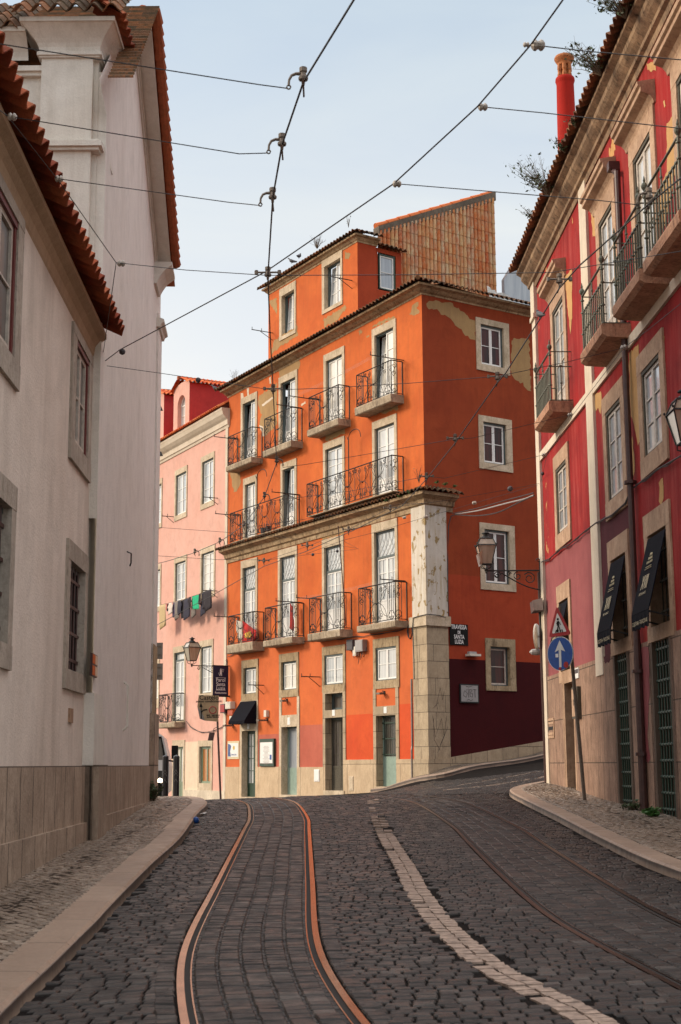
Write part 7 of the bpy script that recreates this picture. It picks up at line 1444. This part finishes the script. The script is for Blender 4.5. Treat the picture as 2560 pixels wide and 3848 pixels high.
SP = [('span wire from the highest left hanger to the left eaves', [(1082, 332, 9.1), (975, 318, 9.1), (0, 165, 9), (-470, 92, 9)]), ('span wire from the second left hanger to the left guy wire', [(1007, 575, 10.05), (900, 578, 10.1), (30, 437, 10.5)]), ('span wire from the third left hanger to the left guy wire', [(977, 772, 11), (860, 760, 11.2), (215, 671, 12)]),
      ('level span wire from the left guy wire across to the red house', [(437, 987, 14), (700, 1015, 13.6), (1007, 1035, 13), (1500, 1033, 13), (2075, 1024, 13.2), (2220, 1000, 13.2), (2560, 944, 13), (3280, 830, 13)]),
      ('span wire from the left wall anchor past the third floor balconies', [(382, 1372, 17.9), (600, 1402, 17.8), (1027, 1466, 17.6), (1250, 1457, 17.5), (1540, 1440, 17.2), (1870, 1414, 17), (2133, 1360, 17.6), (2345, 1307, 19.5)]),
      ('span wire from the top right joint to the red eaves', [(1995, 168, 9.3), (2200, 192, 9.3), (2560, 225, 9.3), (4100, 385, 9.3)]), ('span wire from the upper middle joint to the red house', [(1795, 400, 10.2), (2050, 425, 10.2), (2560, 483, 10.2), (3860, 624, 10.2)]), ('span wire from the middle joint to the nearest right hanger', [(1480, 690, 11.2), (1800, 716, 11.2), (2240, 752, 11.2), (2400, 770, 11.3)]),
      ('span wire from the hanger below the second upper balcony to the right guy wire', [(1062, 1757, 22), (1150, 1745, 21.8), (1320, 1717, 21.3), (1711, 1650, 20), (1777, 1646, 20.4), (2145, 1558, 23)]), ('span wire in front of the long balconies to the right guy wire', [(1022, 1882, 25.7), (1154, 1866, 25.4), (1320, 1845, 24.8), (1603, 1790, 23), (1670, 1797, 23.4), (2045, 1709, 27.5)]),
      ('span wire crossing low over the mid cornice', [(944, 1980, 28), (1154, 1950, 28.5), (1330, 1925, 29), (1500, 1895, 30), (1605, 1890, 31)]), ('low span wire from the white house to the front of the orange house', [(582, 2088, 28), (820, 2103, 29.5), (1005, 2104, 31), (1150, 2085, 35), (1348, 2063, 45.5)]),
      ('low span wire over the second insulator pair to the red house corner', [(1000, 2106, 31), (1165, 2050, 30), (1310, 1990, 28.5), (1467, 1908, 27), (1679, 1880, 27.5), (1918, 1838, 29), (2033, 1816, 30.6)]), ('lowest span wire from the first-floor front to the red house corner', [(1150, 2082, 31), (1290, 2030, 31), (1400, 2003, 31), (1601, 1943, 31), (1783, 1891, 31), (2032, 1820, 30.7)]),
      ('faint level wire over the pink house', [(585, 1981, 30), (850, 2000, 32), (1100, 2022, 36), (1345, 2061, 45.5)])]
for lab, pts in SP: wire('span_wire', lab, 'span wire', pts, .0042, 'span wires of the tram line', .0)
wire('guy_wire', 'slack guy wire running down the left eaves to the wall anchor', 'guy wire', [(-300, 130, 9.4), (0, 415, 10.3), (30, 437, 10.5), (215, 671, 12), (437, 987, 14), (388, 1330, 17.6), (380, 1370, 17.95)], .0045, 'guy wires along the walls')
wire('guy_wire', 'slack guy wire across the red house front to its far corner', 'guy wire', [(2900, 880, 15.6), (2560, 1140, 17.2), (2435, 1240, 18.4), (2345, 1307, 19.5), (2155, 1557, 24), (2056, 1708, 27.6), (2038, 1790, 30), (2033, 1816, 30.7)], .0045, 'guy wires along the walls')
wire('guy_wire', 'short forked guy wire anchored between the last two first-floor windows', 'guy wire', [(1295, 2035, 31), (1320, 2048, 40), (1348, 2063, 45.5)], .004, 'guy wires along the walls')
for u, v, y, a, lab, s in ((1978, 168, 9.35, 0, 'brown clamp insulator at the top right joint', .028), (2022, 170, 9.3, 0, 'pale round insulator beside the top right joint', .06), (1815, 402, 10.2, 0, 'porcelain insulator at the upper middle joint', .045), (1492, 691, 11.2, 0, 'porcelain insulator above the tiled gable', .045), (46, 439, 10.5, -.1, 'pale insulator at the upper left guy joint', .045), (222, 672, 12, -.1, 'pale insulator on the left guy wire before the white wall', .045), (456, 990, 14, -.05, 'pale insulator on the left guy wire beside the gable end', .05),
                        (2345, 1306, 19.5, .3, 'white insulator under the red house balconies', .06), (2143, 1559, 24, .2, 'grey insulator on the right guy wire below the first balcony', .055), (2044, 1709, 27.5, .2, 'grey insulator near the white corner quoin', .055), (1520, 1945, 31, .2, 'small insulator before the corner pilaster', .05), (1601, 1942, 31, .2, 'small insulator on the painted pilaster', .06), (1783, 1890, 31, .2, 'small insulator over the lane side wall', .06)): insul(u, v, y, a, lab, s)
for u, v, y, lab, s in ((383, 1330, 17.6, 'black ball insulator hanging at the left wall anchor', .035), (460, 1322, 17.1, 'black ball insulator on the long diagonal wire', .04), (2039, 1780, 29.8, 'black ball insulator above the red corner anchor', .042), (1918, 1837, 29, 'black ball insulator on the low span wire in the lane', .06), (1176, 2084, 35, 'black ball insulator before the orange wall', .04), (1268, 2071, 40, 'red brown ball insulator right of the black one', .045), (745, 1428, 17.7, 'black ball insulator over the pink house roof', .035)): ball(u, v, y, lab, s)
# cable bundle across the lane
def bundle(name, lab, pts, r, mat): 
    mb = MB(); q = [aty(*p) for p in pts]; mb.tube(path(q, .3), r, 6); part(name, mb, M[mat], None, label=lab, cat='cable', group='cables across the lane')
bundle('cable', 'thick white cable sagging across the lane side wall', [(1712, 1932, 44), (1800, 1918, 40), (1900, 1892, 36), (1970, 1875, 33), (2006, 1861, 31)], .018, 'greybox')
bundle('cable', 'black cable just above the thick white cable', [(1700, 1930, 44), (1800, 1908, 40), (1900, 1880, 36), (2006, 1852, 31)], .012, 'wire'); bundle('cable', 'lowest black cable sagging under the thick white cable', [(1712, 1934, 44), (1790, 1938, 40), (1870, 1926, 37), (1950, 1888, 34), (2007, 1862, 31)], .016, 'wire')
# ================================================================ birds
def pigeon(p, yaw, lab, s=1.0, cat='pigeon'):
    # one continuous body: rings along a curved spine from tail to beak
    c, sn = math.cos(yaw), math.sin(yaw); sp = [(-.20, .035, .004, .02), (-.12, .055, .016, .035), (-.06, .075, .045, .045), (0, .095, .062, .062), (.06, .12, .055, .055), (.09, .16, .034, .034), (.105, .195, .028, .030), (.13, .205, .020, .020), (.155, .20, .006, .006), (.175, .195, .001, .001)]
    mb = MB(); n = 10
    for x, z, ry, rz in sp:
        for k in range(n): q = 2*math.pi*k/n; Y = ry*math.cos(q); Z = z+rz*math.sin(q)-.02; X_ = x; mb.v.append((p[0]+s*(X_*c-Y*sn), p[1]+s*(X_*sn+Y*c), p[2]+s*Z))
    for i in range(len(sp)-1):
        for k in range(n): mb.f.append((i*n+k, i*n+(k+1) % n, (i+1)*n+(k+1) % n, (i+1)*n+k)); mb.m.append(0)
    for sg in (-1, 1): mb.tube([(p[0]+s*(.0*c-sg*.02*sn), p[1]+s*(.0*sn+sg*.02*c), p[2]+s*.03), (p[0]+s*(.01*c-sg*.02*sn), p[1]+s*(.01*sn+sg*.02*c), p[2]-s*.02)], .005*s, 4)
    part('bird', mb, M['bird'], None, label=lab, cat=cat, smooth=True)
M['bird'] = plain('slate_grey_feathers', (.07, .07, .085), .6, var=.5, scale=30)
e0 = AT.P(*AT.hit(1097, 990, .2), .2); pigeon(AT.P(*AT.hit(1097, 992, .25), .25)+np.array([0, 0, .03]), 2.6, 'grey pigeon crouching on the attic eave, left of its mate', 1.2); pigeon(AT.P(*AT.hit(1124, 974, .25), .25)+np.array([0, 0, .04]), 1.2, 'grey pigeon standing upright on the attic eave, right of its mate', 1.2)
pigeon(OM.P(*OM.hit(812, 1470, .4), .4), 2.9, 'brown grey pigeon on the left end of the main eave', 1.4); pigeon(aty(2031, 1196, 14.2), 1.9, 'small dark bird perched on the right tram wire', .55, 'bird')
# ================================================================ plants rooted in roofs and walls
M['leaf'] = plain('dull_green_leaf', (.045, .075, .020), .6, var=.5, scale=30); M['leaf2'] = plain('fresh_green_leaf', (.05, .16, .02), .6, var=.5, scale=30); M['twig'] = plain('dry_twig', (.13, .09, .055), .9, var=.4)
def shrub(p, r, h, lab, name='roof_plant', cat='plant', n=26, leafy=9, lm='leaf', lean=(0, 0), seed=0, group=None, ls=.032):
    rg = random.Random(seed); t = thing(name, lab, cat, p, group); tm, lm_ = MB(), MB(); p = np.array(p, float)
    for i in range(n):
        th, rr = rg.uniform(0, 6.28), rg.uniform(.1, 1)*r; tip = p+np.array([rr*math.cos(th)+lean[0]*h, rr*math.sin(th)+lean[1]*h, h*rg.uniform(.45, 1)]); mid = p+(tip-p)*.5+np.array([rg.uniform(-.1, .1)*r, rg.uniform(-.1, .1)*r, .08*h])
        tm.tube([p, mid, tip], [.008, .005, .002], 3)
        for j in range(3): q = mid+(tip-mid)*rg.uniform(0, .9); e = q+np.array([rg.uniform(-.25, .25)*r, rg.uniform(-.25, .25)*r, rg.uniform(.0, .25)*h]); tm.tube([q, e], [.003, .0015], 3)
        for j in range(leafy):
            q = p+(tip-p)*rg.uniform(.35, 1.05)+np.array([rg.gauss(0, .14)*r, rg.gauss(0, .14)*r, rg.gauss(0, .08)*h]); a = np.array([rg.gauss(0, 1), rg.gauss(0, 1), rg.gauss(0, .6)]); a /= np.linalg.norm(a); b = np.cross(a, [rg.gauss(0, 1), rg.gauss(0, 1), rg.gauss(0, 1)]); b /= np.linalg.norm(b); s_ = ls*rg.uniform(.6, 1.5)
            lm_.add([q-a*s_, q+b*s_*.45, q+a*s_, q-b*s_*.45], [(0, 1, 2, 3)])
    part('stems', tm, M['twig'], t)
    if leafy: part('leaves', lm_, M[lm], t)
def re_(u, v, o=-.5): return RD.P(*RD.hit(u, v, .45), .45)
shrub(re_(2352, 70), .35, .55, 'airy shrub growing from the red house eave near the top edge', lean=(-.5, 0), seed=1, n=30, leafy=7); shrub(re_(2262, 285), .35, .55, 'airy seeding shrub on the red house eave right of the chimney top', lean=(-.6, 0), seed=2, n=34, leafy=5)
shrub(re_(2065, 740), .42, .75, 'large wiry shrub on the red house eave left of the chimney foot', lean=(-.5, 0), seed=3, n=36, leafy=7); shrub(re_(2125, 575), .16, .3, 'small green tuft on the red house eave before the chimney', seed=4, n=14, leafy=8, lean=(-.4, 0)); shrub(re_(2005, 830), .2, .32, 'sparse dry tuft low on the red house eave', seed=5, n=12, leafy=3, lean=(-.5, 0)); shrub(re_(2165, 480), .14, .22, 'tiny tuft on the red house eave right of the chimney', seed=6, n=10, leafy=5, lean=(-.4, 0))
shrub(AT.P(*AT.hit(1192, 935, .1), .1), .38, .5, 'dry leafless bush on the attic roof edge', seed=7, n=30, leafy=0); shrub(AT.P(*AT.hit(1310, 855, .1), .1), .12, .5, 'thin dry stalks at the attic roof corner', seed=8, n=8, leafy=1); shrub(OM.P(*OM.hit(880, 1440, .1), .1), .4, .6, 'dry weed stalks on the left end of the main roof', seed=9, n=10, leafy=0)
shrub(OM.P(*OM.hit(1575, 1815, .35), .35), .2, .55, 'dry weed stalks on the mossy ledge at the house corner', seed=10, n=9, leafy=1)
for k, (u, v) in enumerate(((1500, 1870), (1540, 1855), (1575, 1838), (1640, 1818), (1672, 1824), (1710, 1832), (1450, 1885))):
    fr = OM if u < 1605 else OS; shrub(fr.P(*fr.hit(u, v, .45), .45), .10, .09, 'green moss cushion on the mid ledge tiles, '+('first', 'second', 'third', 'fourth', 'fifth', 'sixth', 'lowest')[k]+(' left' if k != 6 else '')+' of the row by the corner', 'moss_cushion', 'moss', 14, 9, 'leaf2', seed=20+k, group='moss cushions on the ledge', ls=.018)
g_ = ground(2381, 3048, .1); shrub(g_, .28, .16, 'low dusty weed at the foot of the drainpipe', 'weed', 'weed', 20, 10, 'leaf', seed=30); g_ = ground(2450, 3072, .1); shrub(g_, .16, .13, 'bright green weed between the drainpipe and the nearer barred door', 'weed', 'weed', 20, 12, 'leaf2', seed=31)
g_ = TW.P(8.1, -.62, .1); shrub(g_, .18, .35, 'green weed at the foot of the white house corner', 'weed', 'weed', 24, 12, 'leaf', seed=32, ls=.03)
mb = MB(); rg = random.Random(8)
for k in range(46):
    x = rg.uniform(-3.75, -3.15); y = rg.uniform(16.9, 17.6); z0 = zt_+.08+(y-16.8)*.7; tp = (x+rg.uniform(-.12, .12), y, z0+rg.uniform(.15, .42)); mb.tube([(x, y, z0), ((x+tp[0])/2+.02, y, (z0+tp[2])/2), tp], [.004, .003, .001], 3)
part('dry_grass', mb, M['twig'], None, label='dry grass tufts growing between the tiles of the pilaster roof', cat='dry grass', kind='stuff')
# a thin litter of dust and dead leaves where the walls meet the pavement
mb = MB(); rg = random.Random(9)
for k in range(900):
    if k % 3: a = rg.uniform(.5, 16); p = RD.P(a, 0, abs(rg.gauss(0, .16))+.05); h = .112
    else: x = rg.uniform(-1.75, -1.35); y = rg.uniform(8, 24); p = (float(np.interp(y, [8, 24], [-1.62, -2.15]))+abs(rg.gauss(0, .12)), y); h = .004
    s_ = rg.uniform(.006, .016); z = Tf(p[0], p[1])+h+.006; q = rg.uniform(0, 6); mb.add([(p[0]+s_*math.cos(q), p[1]+s_*math.sin(q), z), (p[0]-s_*.5*math.sin(q), p[1]+s_*.5*math.cos(q), z+.004), (p[0]-s_*math.cos(q), p[1]-s_*math.sin(q), z), (p[0]+s_*.5*math.sin(q), p[1]-s_*.5*math.cos(q), z+.002)], [(0, 1, 2, 3)])
part('dead_leaves', mb, M['rust'], None, label='scattered dead leaves and grit along the walls and gutters', cat='dead leaves', kind='stuff')
